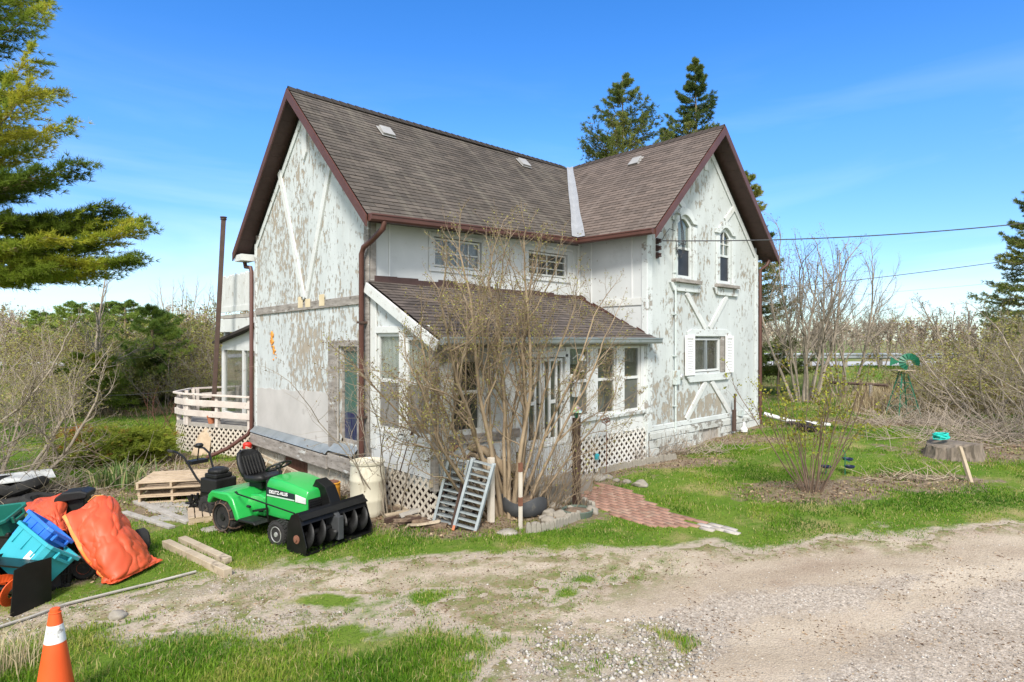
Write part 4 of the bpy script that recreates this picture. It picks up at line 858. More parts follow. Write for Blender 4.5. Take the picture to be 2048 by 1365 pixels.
board(PF, [lambda m: PF.box(m, 3.26, 5.93, 1.33, 1.41, .002, .07)], 'sill', M_['trim_peel'], .01)
board(PF, [lambda m: PF.box(m, .36, 1.95, 1.22, 1.38, .002, .06)], 'sill', M_['old_wood'], .01)
for k in range(5):
    board(PF, [lambda m: PF.box(m, 3.26+k*.52+(.2 if k % 2 else 0), 3.26+k*.52+.515, 1.02, 1.33, .004+.002*(k % 3), .018)], 'siding_board', M_['white_clean'], .004)
board(PF, [lambda m: PF.box(m, 3.26, 5.94, .98, 1.18, .003, .016)], 'siding_board', M_['white_paint'], .004)
board(PF, [lambda m: PF.box(m, 1.09, 1.16, 1.38, 2.82, .002, .03)], 'window_casing', M_['white_paint'])
board(PF, [lambda m: PF.box(m, 5.90, 5.97, .9, 2.95, .0, .05)], 'porch_post', M_['trim_peel'], .008)
board(PF, [lambda m: PF.box(m, .05, 5.97, 2.86, 3.0, .03, .09)], 'eave_beam', M_['grey_board'], .008)
board(PF, [lambda m: PF.box(m, .0, .9, 2.62, 2.84, .0, .03)], 'trim_board', M_['old_wood'], .008)
m = MB(); PF.poly(m, [(.30, 1.40), (.42, 1.40), (.42, 2.2), (.34, 2.2), (.26, 1.9)], .02, .05); hb(m, 'torn_panel', M_['trim_peel'])
# two glazed storm doors with white bars
m = MB(); PF.box(m, 2.0, 3.22, .95, 1.0, -.08, .06); hb(m, 'threshold', M_['white_paint'], bevel=.008)
for u0, u1 in ((2.03, 2.60), (2.63, 3.19)):
    m = MB()
    for a in (u0, u0+.17, u1-.2, u1-.05): PF.box(m, a, a+.05, 1.0, 2.64, -.06, -.01)
    PF.box(m, u0+.22, u1-.2, 1.76, 1.83, -.055, -.012); PF.box(m, u0+.05, u1-.05, 2.58, 2.64, -.055, -.012); PF.box(m, u0+.05, u1-.05, 1.0, 1.10, -.055, -.012)
    d_ = hb(m, 'storm_door', M_['white_paint'], bevel=.005); m = MB(); PF.box(m, u0+.03, u1-.03, 1.02, 2.62, -.042, -.036); hb(m, 'pane', M_['glass'], d_)
    m = MB(); m.tube([PF.p(u1-.14, 1.78, 0), PF.p(u1-.14, 1.78, .06), PF.p(u1-.05, 1.78, .06)], .012, 8); hb(m, 'door_handle', M_['black_metal'], d_)
for u0, u1, z0, z1 in ((1.88, 2.0, .95, 2.72), (3.22, 3.30, .95, 2.72), (1.88, 3.30, 2.66, 2.78)): board(PF, [lambda m: PF.box(m, u0, u1, z0, z1, .002, .04)], 'door_casing', M_['white_paint'])
m = MB(); PF.box(m, 1.16, 1.88, .95, 2.82, .0, .014); hb(m, 'panel', M_['white_paint'])
# porch floor and dark inside
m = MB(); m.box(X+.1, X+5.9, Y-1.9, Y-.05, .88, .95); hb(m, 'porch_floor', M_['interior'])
# skirt behind the lattice, and lattice panels of crossed slats
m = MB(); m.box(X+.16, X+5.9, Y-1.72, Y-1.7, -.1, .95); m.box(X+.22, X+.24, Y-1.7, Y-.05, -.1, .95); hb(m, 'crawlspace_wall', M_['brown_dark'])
def lattice(fr, u0, u1, z0, z1, n, mt, name='lattice_panel', sp=.17, w_=.05, parent=None, ztop=None, build=hb):
    m = MB()
    for sgn, off in ((1, 0), (-1, .009)):
        k = u0-(z1-z0)-sp
        while k < u1+(z1-z0)+sp:
            a = [k, z0] if sgn > 0 else [k, z1]; b_ = [k+(z1-z0), z1] if sgn > 0 else [k+(z1-z0), z0]
            p0, p1 = Vector(a), Vector(b_); t0, t1 = 0, 1
            L = p1.x-p0.x
            t0 = max(0, (u0-p0.x)/L); t1 = min(1, (u1-p0.x)/L)
            if t1-t0 > .04: fr.bar(m, p0.lerp(p1, t0), p0.lerp(p1, t1), w_, n+off, n+off+.008)
            k += sp
    return build(m, name, mt, parent) if parent else build(m, name, mt)
M_['lattice'] = mat('lattice', (.50, .44, .36), (.64, .58, .49), 3, .75, .1, 30, ((.34, .28, .21), 4, .6, .12))
M_['lattice_white'] = mat('lattice_white', (.60, .57, .52), (.72, .70, .66), 3, .7, .1, 30, ((.42, .36, .29), 3, .6, .12))
lattice(PL, -1.95, -.1, -.02, .72, .03, M_['lattice']); lattice(PF, 3.38, 5.95, .25, 1.0, .03, M_['lattice_white']); lattice(PF, .0, 1.75, .0, .62, .03, M_['lattice'])
board(PF, [lambda m: PF.box(m, -.05, 1.9, .62, .74, .02, .07)], 'skirt_rail', M_['lumber']); board(PF, [lambda m: PF.box(m, .06, 1.9, .74, 1.22, .004, .02)], 'skirt_panel', M_['trim_peel'])
board(PF, [lambda m: PF.box(m, 3.24, 3.36, .2, 1.34, .0, .06)], 'skirt_post', M_['white_paint']); board(PF, [lambda m: PF.box(m, 5.93, 6.02, .2, 1.1, .02, .10)], 'skirt_post', M_['trim_peel'])
# concrete steps
m = MB(); m.box(X+2.0, X+3.22, Y-2.02, Y-1.90, .3, .94); hb(m, 'riser', M_['stucco_side']); m = MB(); m.box(X+1.85, X+3.3, Y-2.62, Y-2.02, .0, .40); hb(m, 'step', M_['concrete'], bevel=.02)
# galvanised porch gutter
gutter([(X-.02, Y-2.26, 2.99), (X+6.10, Y-2.26, 2.99)], [(0, -1, 0)], M_['galv'], name='porch_gutter')
# lantern, camera and box beside the door
m = MB(); Ml = Matrix.Translation(PF.p(3.62, 2.50, .12)); 
m = MB(); m.lathe([(.035, .20), (.085, .10), (.09, .085), (.03, .085)], 8, M=Ml); m.tube([PF.p(3.46, 2.62, .02), PF.p(3.5, 2.70, .1), PF.p(3.62, 2.70, .12)], .012, 6); m.lathe([(.05, -.14), (.06, -.10)], 8, M=Ml)
lamp = hb(m, 'wall_lantern', M_['white_plain']); m = MB(); m.lathe([(.05, -.10), (.075, .085)], 8, M=Ml); hb(m, 'lantern_glass', M_['clear_plastic'], lamp)
m = MB(); m.lathe([(.03, .10), (.06, .08), (.062, .0)], 14, M=Matrix.Translation(PF.p(3.32, 2.22, .12))); cam_ = hb(m, 'security_camera', M_['white_plain'], smooth='auto'); m = MB(); m.lathe([(.055, 0), (.05, -.03), (.03, -.05), (.005, -.06)], 14, M=Matrix.Translation(PF.p(3.32, 2.22, .12))); hb(m, 'lens', M_['black_plastic'], cam_, smooth=True)
m = MB(); PF.box(m, 3.40, 3.56, 1.86, 2.12, .04, .14); hb(m, 'mailbox', M_['trim_peel'], bevel=.01)

# ================================================================ rear sunroom, upper balcony, deck
m = MB(); xs, ys = X+.35, Y+5.55
RS = Fr((xs, Y, 0), (0, 1, 0), (-1, 0, 0))
sun = empty('sunroom', (xs, ys, .78), 0, 'small white glazed lean-to with shed roof behind the house', 'sunroom')
TS = Matrix.Translation(-Vector((xs, ys, .78)))
def sb(m, name, mt, parent=None, **k): m.xform(TS); return m.build(name, mt, parent or sun, **k)
m = MB(); m.prism([(xs-.25, ys+.0, 3.42), (xs-.25, ys+3.75, 2.88), (xs-.25, ys+3.75, 2.95), (xs-.25, ys, 3.50)], (3.2, 0, 0)); sb(m, 'roof', M_['shingle_porch'])
m = MB(); RS.poly(m, [(5.55, 2.80), (9.05, 2.80), (9.05, 2.94), (5.55, 3.40)], .0, .03); sb(m, 'siding', M_['white_clean'])
for u0, u1, z0, z1 in ((8.95, 9.12, .78, 2.80), (7.30, 7.44, .78, 2.80), (5.55, 5.66, .78, 2.80), (7.44, 8.95, 2.70, 2.80), (7.44, 8.95, .78, .9), (5.66, 7.30, 2.7, 2.8)):
    m = MB(); RS.box(m, u0, u1, z0, z1, -.06, .03); sb(m, 'frame', M_['white_paint'], bevel=.006)
m = MB(); RS.box(m, 7.44, 8.95, .9, 2.70, -.03, -.024); sb(m, 'pane', M_['glass']); m = MB(); RS.box(m, 7.44, 7.54, .9, 2.70, -.05, -.0); sb(m, 'mullion', M_['old_brown']); m = MB(); RS.box(m, 5.66, 7.30, .9, 2.7, -.03, -.024); sb(m, 'pane', M_['glass'])
m = MB(); m.box(xs+.06, xs+2.8, ys+3.45, ys+3.46, .78, 2.8); sb(m, 'pane', M_['glass']); m = MB(); m.box(xs+.0, xs+2.8, ys, ys+3.5, .70, .78); sb(m, 'floor', M_['old_brown']); m = MB(); m.box(xs+2.75, xs+2.8, ys, ys+3.4, .78, 2.8); sb(m, 'wall', M_['galv'])
m = MB(); m.box(xs+.5, xs+.9, ys+2.4, ys+2.8, .78, 1.3); m.box(xs+.55, xs+.6, ys+2.4, ys+2.8, 1.3, 1.8); sb(m, 'chair', M_['curtain'])
bal = empty('balcony', (xs, ys, 3.2), 0, 'white picket-fenced upper balcony on posts at the back of the house', 'balcony')
TB = Matrix.Translation(-Vector((xs, ys, 3.2)))
def bb(m, name, mt, parent=None, **k): m.xform(TB); return m.build(name, mt, parent or bal, **k)
m = MB(); RS.box(m, 5.5, 9.2, 3.22, 3.60, .02, .08); bb(m, 'beam', M_['white_paint'], bevel=.01)
m = MB(); m.box(xs-.05, xs+3, ys, Y+9.15, 3.62, 3.72); bb(m, 'floor', M_['grey_board'])
m = MB(); RS.box(m, 5.5, 9.2, 3.80, 3.96, .03, .07); bb(m, 'bottom_rail', M_['white_paint'], bevel=.006)
m = MB(); RS.box(m, 5.5, 9.15, 4.55, 4.64, -.03, .02); bb(m, 'top_rail', M_['white_paint'])
rs = random.Random(6); k = 0
while 5.55+k*.128 < 9.15:
    u = 5.55+k*.128; h = 4.86+rs.uniform(-.04, .04); m = MB(); RS.poly(m, [(u, 3.84), (u+.104, 3.84), (u+.104, h-.05), (u+.075, h), (u+.033, h), (u, h-.05)], .022, .042); bb(m, 'picket', M_['white_paint']); k += 1
m = MB(); m.box(xs+.04, xs+.18, Y+9.02, Y+9.16, 2.95, 3.6); bb(m, 'post', M_['white_paint'])
# deck
DP = [(X-.02, Y+5.75), (X-.95, Y+8.0), (X-1.0, Y+8.7), (X-.3, Y+9.7), (X+2.6, Y+9.7), (X+2.6, Y+5.75)]
deck = empty('deck', (X, Y+6, 0), 0, 'low weathered timber deck with pale railing and lattice skirt beside the house', 'deck')
TD = Matrix.Translation(-Vector((X, Y+6, 0)))
def db(m, name, mt, parent=None, **k): m.xform(TD); return m.build(name, mt, parent or deck, **k)
m = MB(); m.prism([(a, b_, .68) for a, b_ in DP], (0, 0, .10)); db(m, 'floor', M_['grey_board'])
M_['rail_paint'] = mat('rail_paint', (.50, .43, .38), (.64, .58, .52), 3, .8, .2, 20, ((.36, .29, .24), 6, .6, .12))
for i in range(4):
    a, b_ = Vector(DP[i]+(0,)), Vector(DP[i+1]+(0,)); d_ = (b_-a).normalized(); nn = Vector((-d_.y, d_.x, 0)); nn = -nn if nn.x > 0 or (i == 3 and nn.y < 0) else nn
    fr = Fr(a, d_, nn); L = (b_-a).length
    for z, h in ((.96, .16), (1.24, .16), (1.52, .05)):
        m = MB(); fr.box(m, 0, L, z, z+h, .02, .055 if h > .1 else .10); db(m, 'rail', M_['rail_paint'], bevel=.006)
    for u in ([0.05, L*.5, L-.1] if L > 1 else [.05]): m = MB(); fr.box(m, u, u+.10, .70, 1.54, -.08, .02); db(m, 'railing_post', M_['rail_paint'], bevel=.006)
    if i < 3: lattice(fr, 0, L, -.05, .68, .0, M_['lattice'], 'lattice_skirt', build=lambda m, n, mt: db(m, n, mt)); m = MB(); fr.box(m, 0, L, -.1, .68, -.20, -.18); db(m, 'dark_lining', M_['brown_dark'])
m = MB(); m.lathe([(.07, .0), (.11, .18), (.125, .18), (.125, .22), (.10, .22), (.10, .17)], 16, o=(X-.55, Y+7.2, .78)); tag(m.build('flower_pot', M_['terracotta'], smooth='auto'), 'terracotta flower pot on the deck edge by the railing', 'flower pot')
# leaning brown flue post in front of the deck
p0 = gp(422, 903); m = MB(); top = at(447, 440, p0.dot(FW)+.15); m.beam(tuple(p0-Vector((0, 0, .1))), tuple(top), .115, .115)
fp = m.build('post', M_['rust_brown'], bevel=.012); fp.name = 'leaning_post'; tag(fp, 'tall rusty brown square post leaning in front of the deck', 'post')
m = MB(); q = top; m.lathe([(.085, 0), (.085, .02), (.05, .05), (.09, .05), (.09, .08)], 10, o=q); m.build('cap', M_['rust_brown'], fp)
m = MB(); g0 = gp(398, 912); pl = [g0+RT*-.22, g0+RT*.25, g0+RT*.24+FW*.2+Vector((0, 0, .55)), g0+RT*.06+FW*.25+Vector((0, 0, .72)), g0+RT*-.12+FW*.2+Vector((0, 0, .5))]; m.prism(pl, FW*.03)
tag(m.build('plywood_sheet', M_['pallet']), 'broken brown plywood sheet leaning on the deck lattice', 'board')
# ================================================================ vegetation helpers
def seg_arrays(S, k=3):
    S = np.asarray(S, float); p0 = S[:, 0:3]; p1 = S[:, 3:6]; d = p1-p0; L = np.linalg.norm(d, axis=1, keepdims=True)+1e-9; d = d/L
    ref = np.where(np.abs(d[:, 2:3]) < .9, np.array([[0, 0, 1.]]), np.array([[1., 0, 0]])); x = np.cross(d, ref); x /= np.linalg.norm(x, axis=1, keepdims=True)+1e-9; y = np.cross(d, x)
    a = np.arange(k)*2*np.pi/k; ca = np.cos(a)[None, :, None]; sa = np.sin(a)[None, :, None]
    ring = x[:, None]*ca+y[:, None]*sa
    V = np.concatenate([p0[:, None]+ring*S[:, 6][:, None, None], (p1+d*S[:, 7:8]*.5)[:, None]+ring*S[:, 7][:, None, None]], 1).reshape(-1, 3)
    b = (np.arange(len(S))*2*k)[:, None, None]; i = np.arange(k)
    f = np.stack([i, (i+1) % k, (i+1) % k+k, i+k], 1)[None]+b
    return V, f.reshape(-1, 4)
def seg_mesh(name, S, m, parent=None, k=3, loc=None, smooth=False):
    V, f = seg_arrays(S, k); return np_mesh(name, V, f, m, parent, smooth=smooth or k > 4, loc=loc)
def unit(v): return v/(np.linalg.norm(v)+1e-9)
def grow(rs, S, T, p, d, L, r, lvl, P):
    """one limb and its children; P[lvl] = (segments, wobble, lift, children, child length, child angle, first child at)"""
    ns, wob, lift, nch, cl, ang, f0 = P[lvl]; p = np.array(p, float); d = unit(np.array(d, float)); st = L/ns; pts = [p.copy()]; ds = [d.copy()]; r1 = r*(.45 if lvl < len(P)-1 else .5)
    for i in range(ns):
        d = unit(d+rs.normal(0, wob, 3)+np.array([0, 0, lift])); q = p+d*st; a, b_ = r+(r1-r)*i/ns, r+(r1-r)*(i+1)/ns
        S.append((*p, *q, a, b_)); p = q; pts.append(p.copy()); ds.append(d.copy())
    if lvl == len(P)-1: T.append((*p, *d)); return
    n = nch if isinstance(nch, int) else rs.randint(nch[0], nch[1]+1)
    for c in range(n):
        f = f0+(1-f0)*(c+rs.rand())/n; i = min(int(f*ns), ns-1); t_ = f*ns-i; q = pts[i]*(1-t_)+pts[i+1]*t_; dd = ds[i+1]
        o = unit(np.cross(dd, unit(rs.normal(0, 1, 3)))); a = ang*(.6+.8*rs.rand()); nd = dd*math.cos(a)+o*math.sin(a)
        grow(rs, S, T, q, nd, L*cl*(.6+.7*rs.rand())*(1.15-.5*f), max(r*(1-.5*f)*.55, P[-1][1]*0+.0025), lvl+1, P)
    grow(rs, S, T, p, d, L*cl*.7, r1, lvl+1, P)
def leaf_quads(C, size, rs, flat=.0, aspect=1.6):
    """small kite-shaped leaves at the points C"""
    n = len(C); u = rs.normal(0, 1, (n, 3)); u[:, 2] *= (1-flat); u /= np.linalg.norm(u, axis=1, keepdims=True); v = np.cross(u, rs.normal(0, 1, (n, 3))); v /= np.linalg.norm(v, axis=1, keepdims=True)
    s = (size*(.6+.8*rs.rand(n)))[:, None] if np.isscalar(size) else (size*(.6+.8*rs.rand(n)))[:, None]
    V = np.stack([C, C+u*s*aspect*.5+v*s*.5, C+u*s*aspect, C+u*s*aspect*.5-v*s*.5], 1).reshape(-1, 3)
    return V, np.arange(4*n).reshape(-1, 4)
def needles(C, D, k, ln, wd, spread, rs):
    """k thin blades fanning from each point C about the direction D"""
    n = len(C); C = np.repeat(C, k, 0); D = np.repeat(D, k, 0); d = D+rs.normal(0, spread, (n*k, 3)); d /= np.linalg.norm(d, axis=1, keepdims=True)
    s = np.cross(d, rs.normal(0, 1, (n*k, 3))); s /= np.linalg.norm(s, axis=1, keepdims=True); L = (ln*(.65+.6*rs.rand(n*k)))[:, None]
    V = np.stack([C-s*wd*.5, C+s*wd*.5, C+d*L+s*wd*.18, C+d*L-s*wd*.18], 1).reshape(-1, 3); return V, np.arange(4*n*k).reshape(-1, 4), np.repeat(rs.rand(n), k*4) if k else None
mleaf_pine = tintmat('pine_needles', [(0, (.10, .155, .020)), (.5, (.24, .31, .036)), (.85, (.37, .41, .042)), (1, (.48, .45, .050))], .6, .45)
mleaf_spruce = tintmat('spruce_needles', [(0, (.085, .13, .035)), (.5, (.19, .235, .055)), (1, (.32, .32, .08))], .6, .4)
mleaf_mid = tintmat('evergreen_needles', [(0, (.17, .25, .05)), (.5, (.32, .42, .08)), (1, (.46, .50, .11))], .7, .5)
mleaf_bud = tintmat('buds', [(0, (.12, .075, .05)), (.25, (.20, .14, .07)), (.4, (.28, .27, .06)), (1, (.42, .42, .10))], .7, .25)
mleaf_yel = tintmat('young_leaves', [(0, (.10, .055, .02)), (.3, (.22, .20, .03)), (1, (.38, .40, .05))], .7, .3)
mjun = tintmat('juniper_sprays', [(0, (.08, .12, .02)), (.5, (.25, .31, .04)), (.8, (.38, .40, .05)), (.92, (.36, .24, .06)), (1, (.42, .17, .05))], .7, .45)
mstraw = tintmat('straw', [(0, (.15, .105, .06)), (.5, (.34, .26, .15)), (1, (.52, .44, .28))], .9, .1)
mgrass = tintmat('grass_blades', [(0, (.040, .115, .008)), (.45, (.115, .245, .014)), (.75, (.21, .32, .025)), (.88, (.36, .33, .09)), (1, (.52, .44, .22))], .6, .4)
def plant(name, base, label, cat, group=None): return empty(name, base, 0, label, cat, group)

# ---------------------------------------------------------------- conifers
def conifer(name, base, H, seed, label, nb, blen, z0, droop, mt, tuft=(9, .10, .022, .55), sub=9, tipup=.25, group=None, tr=.2, az=None, extra=(), cat='tree', yellow=0, dens=5, flatten=1):
    rs = np.random.RandomState(seed); root = plant(name, base, label, cat, group); S = []; C = []; D = []; SB = []
    np_ = 14; pts = [np.array([math.sin(k*.7+seed)*.03*k/np_, math.cos(k*.9)*.03*k/np_, H*k/np_]) for k in range(np_+1)]
    for k in range(np_): S.append((*pts[k], *pts[k+1], tr*(1-k/np_*.95), tr*(1-(k+1)/np_*.95)))
    jobs = []
    for i in range(nb):
        f = (i+rs.rand())/nb; z = z0+(H-z0)*f; a = rs.rand()*6.283 if az is None else az[0]+(az[1]-az[0])*rs.rand(); jobs.append((z, a, blen(f)*(.75+.5*rs.rand()), droop*(1-f*1.4)))
    jobs += list(extra)
    for z, a, L, dr in jobs:
        if L < .12: continue
        dirn = np.array([math.cos(a), math.sin(a), 0]); n = max(4, int(L/.35)); p = np.array([0, 0, z]); el = -dr+rs.normal(0, .08); prev = p; sd = np.array([-dirn[1], dirn[0], 0]); yv = rs.rand()
        for j in range(n):
            t_ = (j+1)/n; e = el+tipup*t_*t_*2; p = prev+(dirn*math.cos(e)+np.array([0, 0, math.sin(e)]))*L/n+rs.normal(0, .012*L/n**.5, 3); r0 = max(.006, tr*.28*L/4*(1-j/n)); SB.append((*prev, *p, r0, max(.005, r0*.85)))
            if t_ > .12:
                for q in range(sub//2 if t_ < .3 else sub):
                    sgn = 1 if rs.rand() < .5 else -1; ll = L*(.06+.30*(1-t_*.85))*(.4+.9*rs.rand()); b0 = prev+(p-prev)*rs.rand()
                    dd = unit(sd*sgn*(.7+.3*rs.rand())+dirn*(.8+.5*rs.rand())+np.array([0, 0, rs.normal(.05-.25*dr, .14)*flatten])); m_ = max(2, int(ll/.16*dens/5)); e1 = b0+dd*ll; SB.append((*b0, *e1, .006, .003))
                    for h in range(m_):
                        tt = (h+1)/m_; C.append(b0+dd*ll*tt+rs.normal(0, .03, 3)); D.append(unit(dd+np.array([0, 0, .35])))
            prev = p
        C.append(prev); D.append(dirn+np.array([0, 0, .3]))
    k, ln, wd, sp = tuft; C = np.array(C); D = np.array(D); V, f, tt = needles(C, D, k, ln, wd, sp, rs)
    cl = fbm(C[:, 0]*.55+C[:, 2]*.4+50, C[:, 1]*.55+C[:, 2]*.9+50, seed, 3); tint = np.clip(np.repeat(np.clip((cl-.5)*1.9+.42+yellow*(cl > .57)*.22, 0, 1), k*4)+.22*(tt-.5), 0, 1)
    seg_mesh('trunk', S, M_['bark'], root, 8); seg_mesh('limbs', SB, M_['bark'], root, 3)
    np_mesh('crown', V, f, mt, root, tint=tint); return root
def Wd(px, d, dz=0): p = W((px-1024)/F*d, d); p.z += dz; return p
A_R = math.atan2(RT.y, RT.x); A_F = math.atan2(FW.y, FW.x)
# big pine whose boughs reach in over the yard
pb = Wd(-150, 19); ex = []
for (tx, ty, ry) in ((70, -40, 40), (120, 30, 110), (110, 130, 180), (205, 118, 330), (150, 210, 290), (215, 190, 370), (232, 310, 372), (190, 350, 400), (120, 300, 330), (265, 412, 440), (240, 430, 455), (312, 470, 500), (290, 478, 495), (200, 470, 505), (300, 520, 560), (180, 540, 565), (230, 425, 430), (90, 420, 440), (120, 490, 500), (60, 380, 400)):
    z = HC-(ry-HOR)*19/F-pb.z; L = (tx+150)*19/F*(.90); rise = (ry-ty)*19/F; ex.append((z, A_R+random.Random(tx).uniform(-.28, .28), L, -math.asin(max(-.6, min(.7, (rise-.18*L)/L)))))
conifer('pine_tree', pb, 17, 3, 'large pine with long layered yellow-green boughs reaching over the yard', 44, lambda f: 4.3*(1-f*.5), 4.4, .0, mleaf_pine, (14, .17, .019, .6), 10, .22, extra=ex, tr=.32, yellow=1, dens=5.4, flatten=.7)
conifer('spruce_tree', Wd(1245, 31), 15.2, 5, 'open spruce with upswept thin branches behind the roof junction', 100, lambda f: .2+2.7*min(1, (1-f)*2.2)**.95*.98, 5, -.35, mleaf_spruce, (9, .15, .024, .6), 9, .45, tr=.2, dens=5)
conifer('spruce_tree', Wd(1392, 33), 16.6, 8, 'dense pointed spruce rising behind the gable peak', 150, lambda f: .15+2.3*min(1, (1-f)*2.2)**.95*.86, 4, -.15, mleaf_spruce, (9, .15, .026, .6), 10, .40, tr=.2, dens=5)
conifer('spruce_tree', Wd(1492, 27), 9.6, 9, 'dark spruce showing beside the gable downspout', 120, lambda f: .2+2.3*(1-f)**.7, .4, .10, mleaf_spruce, (9, .13, .024, .6), 9, .35, tr=.16, dens=5)
conifer('spruce_tree', Wd(1330, 34), 13.2, 19, 'short spruce tip showing between two taller spruces', 90, lambda f: .15+1.4*(1-f)**.8, 4, .10, mleaf_spruce, (8, .14, .024, .6), 8, .35, tr=.14)
conifer('spruce_tree', Wd(2075, 30), 9.6, 12, 'olive green spruce with drooping tiers at the far right by the thicket', 130, lambda f: .2+2.9*(1-f)**.8, .5, .28, mleaf_spruce, (9, .14, .024, .6), 9, .35, tr=.2, dens=5)
# ---------------------------------------------------------------- bare shrubs and trees
P_LILAC = [(9, .07, .005, (6, 8), .42, .55, .38), (6, .13, .03, (5, 6), .50, .65, .2), (4, .17, .04, (3, 5), .5, .7, .2), (3, .2, .06, 0, 0, 0, 0)]
def tips_leaves(T, rs, per, spread, size, tintlo, tinthi):
    T = np.array(T); C = np.repeat(T[:, :3], per, 0)-np.repeat(T[:, 3:], per, 0)*(rs.rand(len(T)*per, 1)*spread*3)+rs.normal(0, spread*.5, (len(T)*per, 3))
    V, f = leaf_quads(C, size, rs); return V, f, np.repeat(tintlo+(tinthi-tintlo)*rs.rand(len(C)), 4)
def shrub(name, base, label, stems, P, seed, mt, group=None, buds=None, bm_=None, k=3, cat='shrub', only=None):
    """stems = list of (offset, direction, length, radius)"""
    rs = np.random.RandomState(seed); root = plant(name, base, label, cat, group); S = []; T = []
    for o, d, L, r in stems: grow(rs, S, T, o, d, L, r, 0, P)
    S = np.array(S); big = S[:, 6] > .012
    if big.any() and not big.all(): seg_mesh('stems', S[big], mt, root, 5 if k == 3 else k); seg_mesh('twigs', S[~big], mt, root, 3)
    else: seg_mesh('stems', S, mt, root, 3)
    if buds: V, f, t_ = tips_leaves(T, rs, *buds); np_mesh('leaves', V, f, bm_ or mleaf_bud, root, tint=t_)
    return root
def vase(rs, n, R0, lean, L, r, up=1.0, sq=1.0):
    o = []
    for i in range(n):
        a = i*2.4+rs.rand()*.6; q = math.sqrt((i+.5)/n); o.append((np.array([math.cos(a)*R0*q, math.sin(a)*R0*q*sq, -.05]), unit(np.array([math.cos(a)*lean*q, math.sin(a)*lean*q*sq, up])), L*(.75+.4*rs.rand()), r*(.7+.6*rs.rand())))
    return o
rs = np.random.RandomState(21); lb = Wd(1018, 10.45)
def cam_dir(x, z, y=0): return unit(np.array([RT.x*x+FW.x*y, RT.y*x+FW.y*y, z]))
ST = []
for (ox, tx, tz, L, r) in ((-.35, -.75, .95, 3.3, .042), (-.30, -.50, 1, 3.6, .05), (-.2, -.38, 1, 3.7, .055), (-.12, -.22, 1, 3.9, .06), (-.05, -.12, 1, 4.0, .05), (.0, .02, 1, 3.8, .05), (.08, .12, 1, 3.9, .06), (.15, .24, 1, 3.7, .055), (.18, .42, 1, 3.5, .045), (-.33, -.66, 1, 3.5, .04), (-.15, -.46, .9, 3.3, .035), (.1, .28, 1, 3.4, .035), (-.08, -.02, 1, 3.7, .04), (.25, .60, 1, 3.2, .04), (.1, .35, .9, 2.9, .04), (-.2, -.62, .8, 2.8, .035), (-.45, -1.0, .85, 3.0, .04), (.02, -.30, .9, 3.2, .04), (-.1, .05, 1, 3.4, .04), (.3, .8, .9, 2.6, .03), (-.4, -.9, 1.1, 3.2, .035)):
    ST.append((np.array([RT.x*ox, RT.y*ox, -.05])+np.array([FW.x, FW.y, 0])*rs.uniform(-.25, .25), cam_dir(tx*(.86 if tx < .15 else .8), tz, .62*tx+rs.uniform(-.12, .04) if tx < 0 else rs.uniform(-.05, .2)), L*(.97 if tx > -.4 else .86), r*.78))
lil = shrub('lilac_bush', lb, 'tall leggy bare lilac bush budding in front of the porch', ST, P_LILAC, 22, M_['bark'], buds=(4, .03, .016, 0, .62))
Sx = []; Tx = []
for i in range(120):                             # thin suckers around the foot, mostly on the right
    ox = rs.normal(.35, .45); o = np.array([RT.x*ox, RT.y*ox, -.03])+np.array([FW.x, FW.y, 0])*rs.uniform(.0, .45); grow(rs, Sx, Tx, o, cam_dir(rs.normal(.28, .35), 1, rs.normal(0, .25)), rs.uniform(.7, 1.7), .007, 0, [(7, .10, .03, (2, 4), .4, .6, .3), (3, .15, .05, 0, 0, 0, 0)])
seg_mesh('suckers', Sx, M_['bark'], lil, 3); V, f, t_ = tips_leaves(Tx, rs, 1, .03, .02, .1, .8); np_mesh('leaves', V, f, mleaf_bud, lil, tint=t_)
m = MB(); b0 = Vector((0, 0, .85)); m.tube([(0, 0, .55), RT*-.16+b0, RT*-.42+Vector((0, 0, 1.08)), RT*-.8+Vector((0, 0, 1.16)), RT*-1.28+Vector((0, 0, 1.22))], [.075, .075, .07, .065, .055], 10); m.tube([RT*-.25+Vector((0, 0, .80)), RT*-.6+Vector((0, 0, 1.0)), RT*-1.08+Vector((0, 0, 1.07))], [.05, .045, .03], 8); m.build('sawn_limb', M_['bark'], lil, smooth='auto')
# twiggy vine in front of the gable and porch end
rs = np.random.RandomState(31); vb = gp(778, 1030); ST = []
for (tx, tz, L, y) in ((-.55, 1, 3.4, .1), (-.42, 1, 3.5, .1), (-.2, 1, 3.2, .1), (-.05, 1, 3.0, .15), (.2, 1, 2.6, .1), (-.75, .9, 3.0, 0), (.05, 1, 2.2, .1), (-.3, 1, 2.6, 0)): ST.append((np.array([rs.uniform(-.15, .15), rs.uniform(-.15, .15), 0]), cam_dir(tx*.55, tz, -.22-y), L*.8, .014))
shrub('vine', vb, 'leafless brown vine climbing beside the barrel and porch end', ST, [(9, .12, .02, (4, 6), .38, .7, .3), (5, .2, .02, (2, 4), .5, .7, .2), (3, .25, .05, 0, 0, 0, 0)], 33, M_['bark_grey'], cat='vine', buds=(1, .03, .02, 0, .35))
M_['bark_brown'] = mat('bark_brown', (.13, .085, .06), (.21, .145, .10), 8, .9)
# leafing shrub on the lawn
rs = np.random.RandomState(41); yb = gp(1622, 982)
shrub('leafing_shrub', yb, 'vase-shaped shrub with yellow-green young leaves on the front lawn', vase(rs, 22, .16, .66, 1.95, .013), [(8, .05, .01, (3, 5), .30, .55, .4), (4, .14, .04, (1, 3), .5, .6, .2), (2, .2, .05, 0, 0, 0, 0)], 42, M_['bark_brown'], buds=(6, .045, .030, .05, .95), bm_=mleaf_yel)
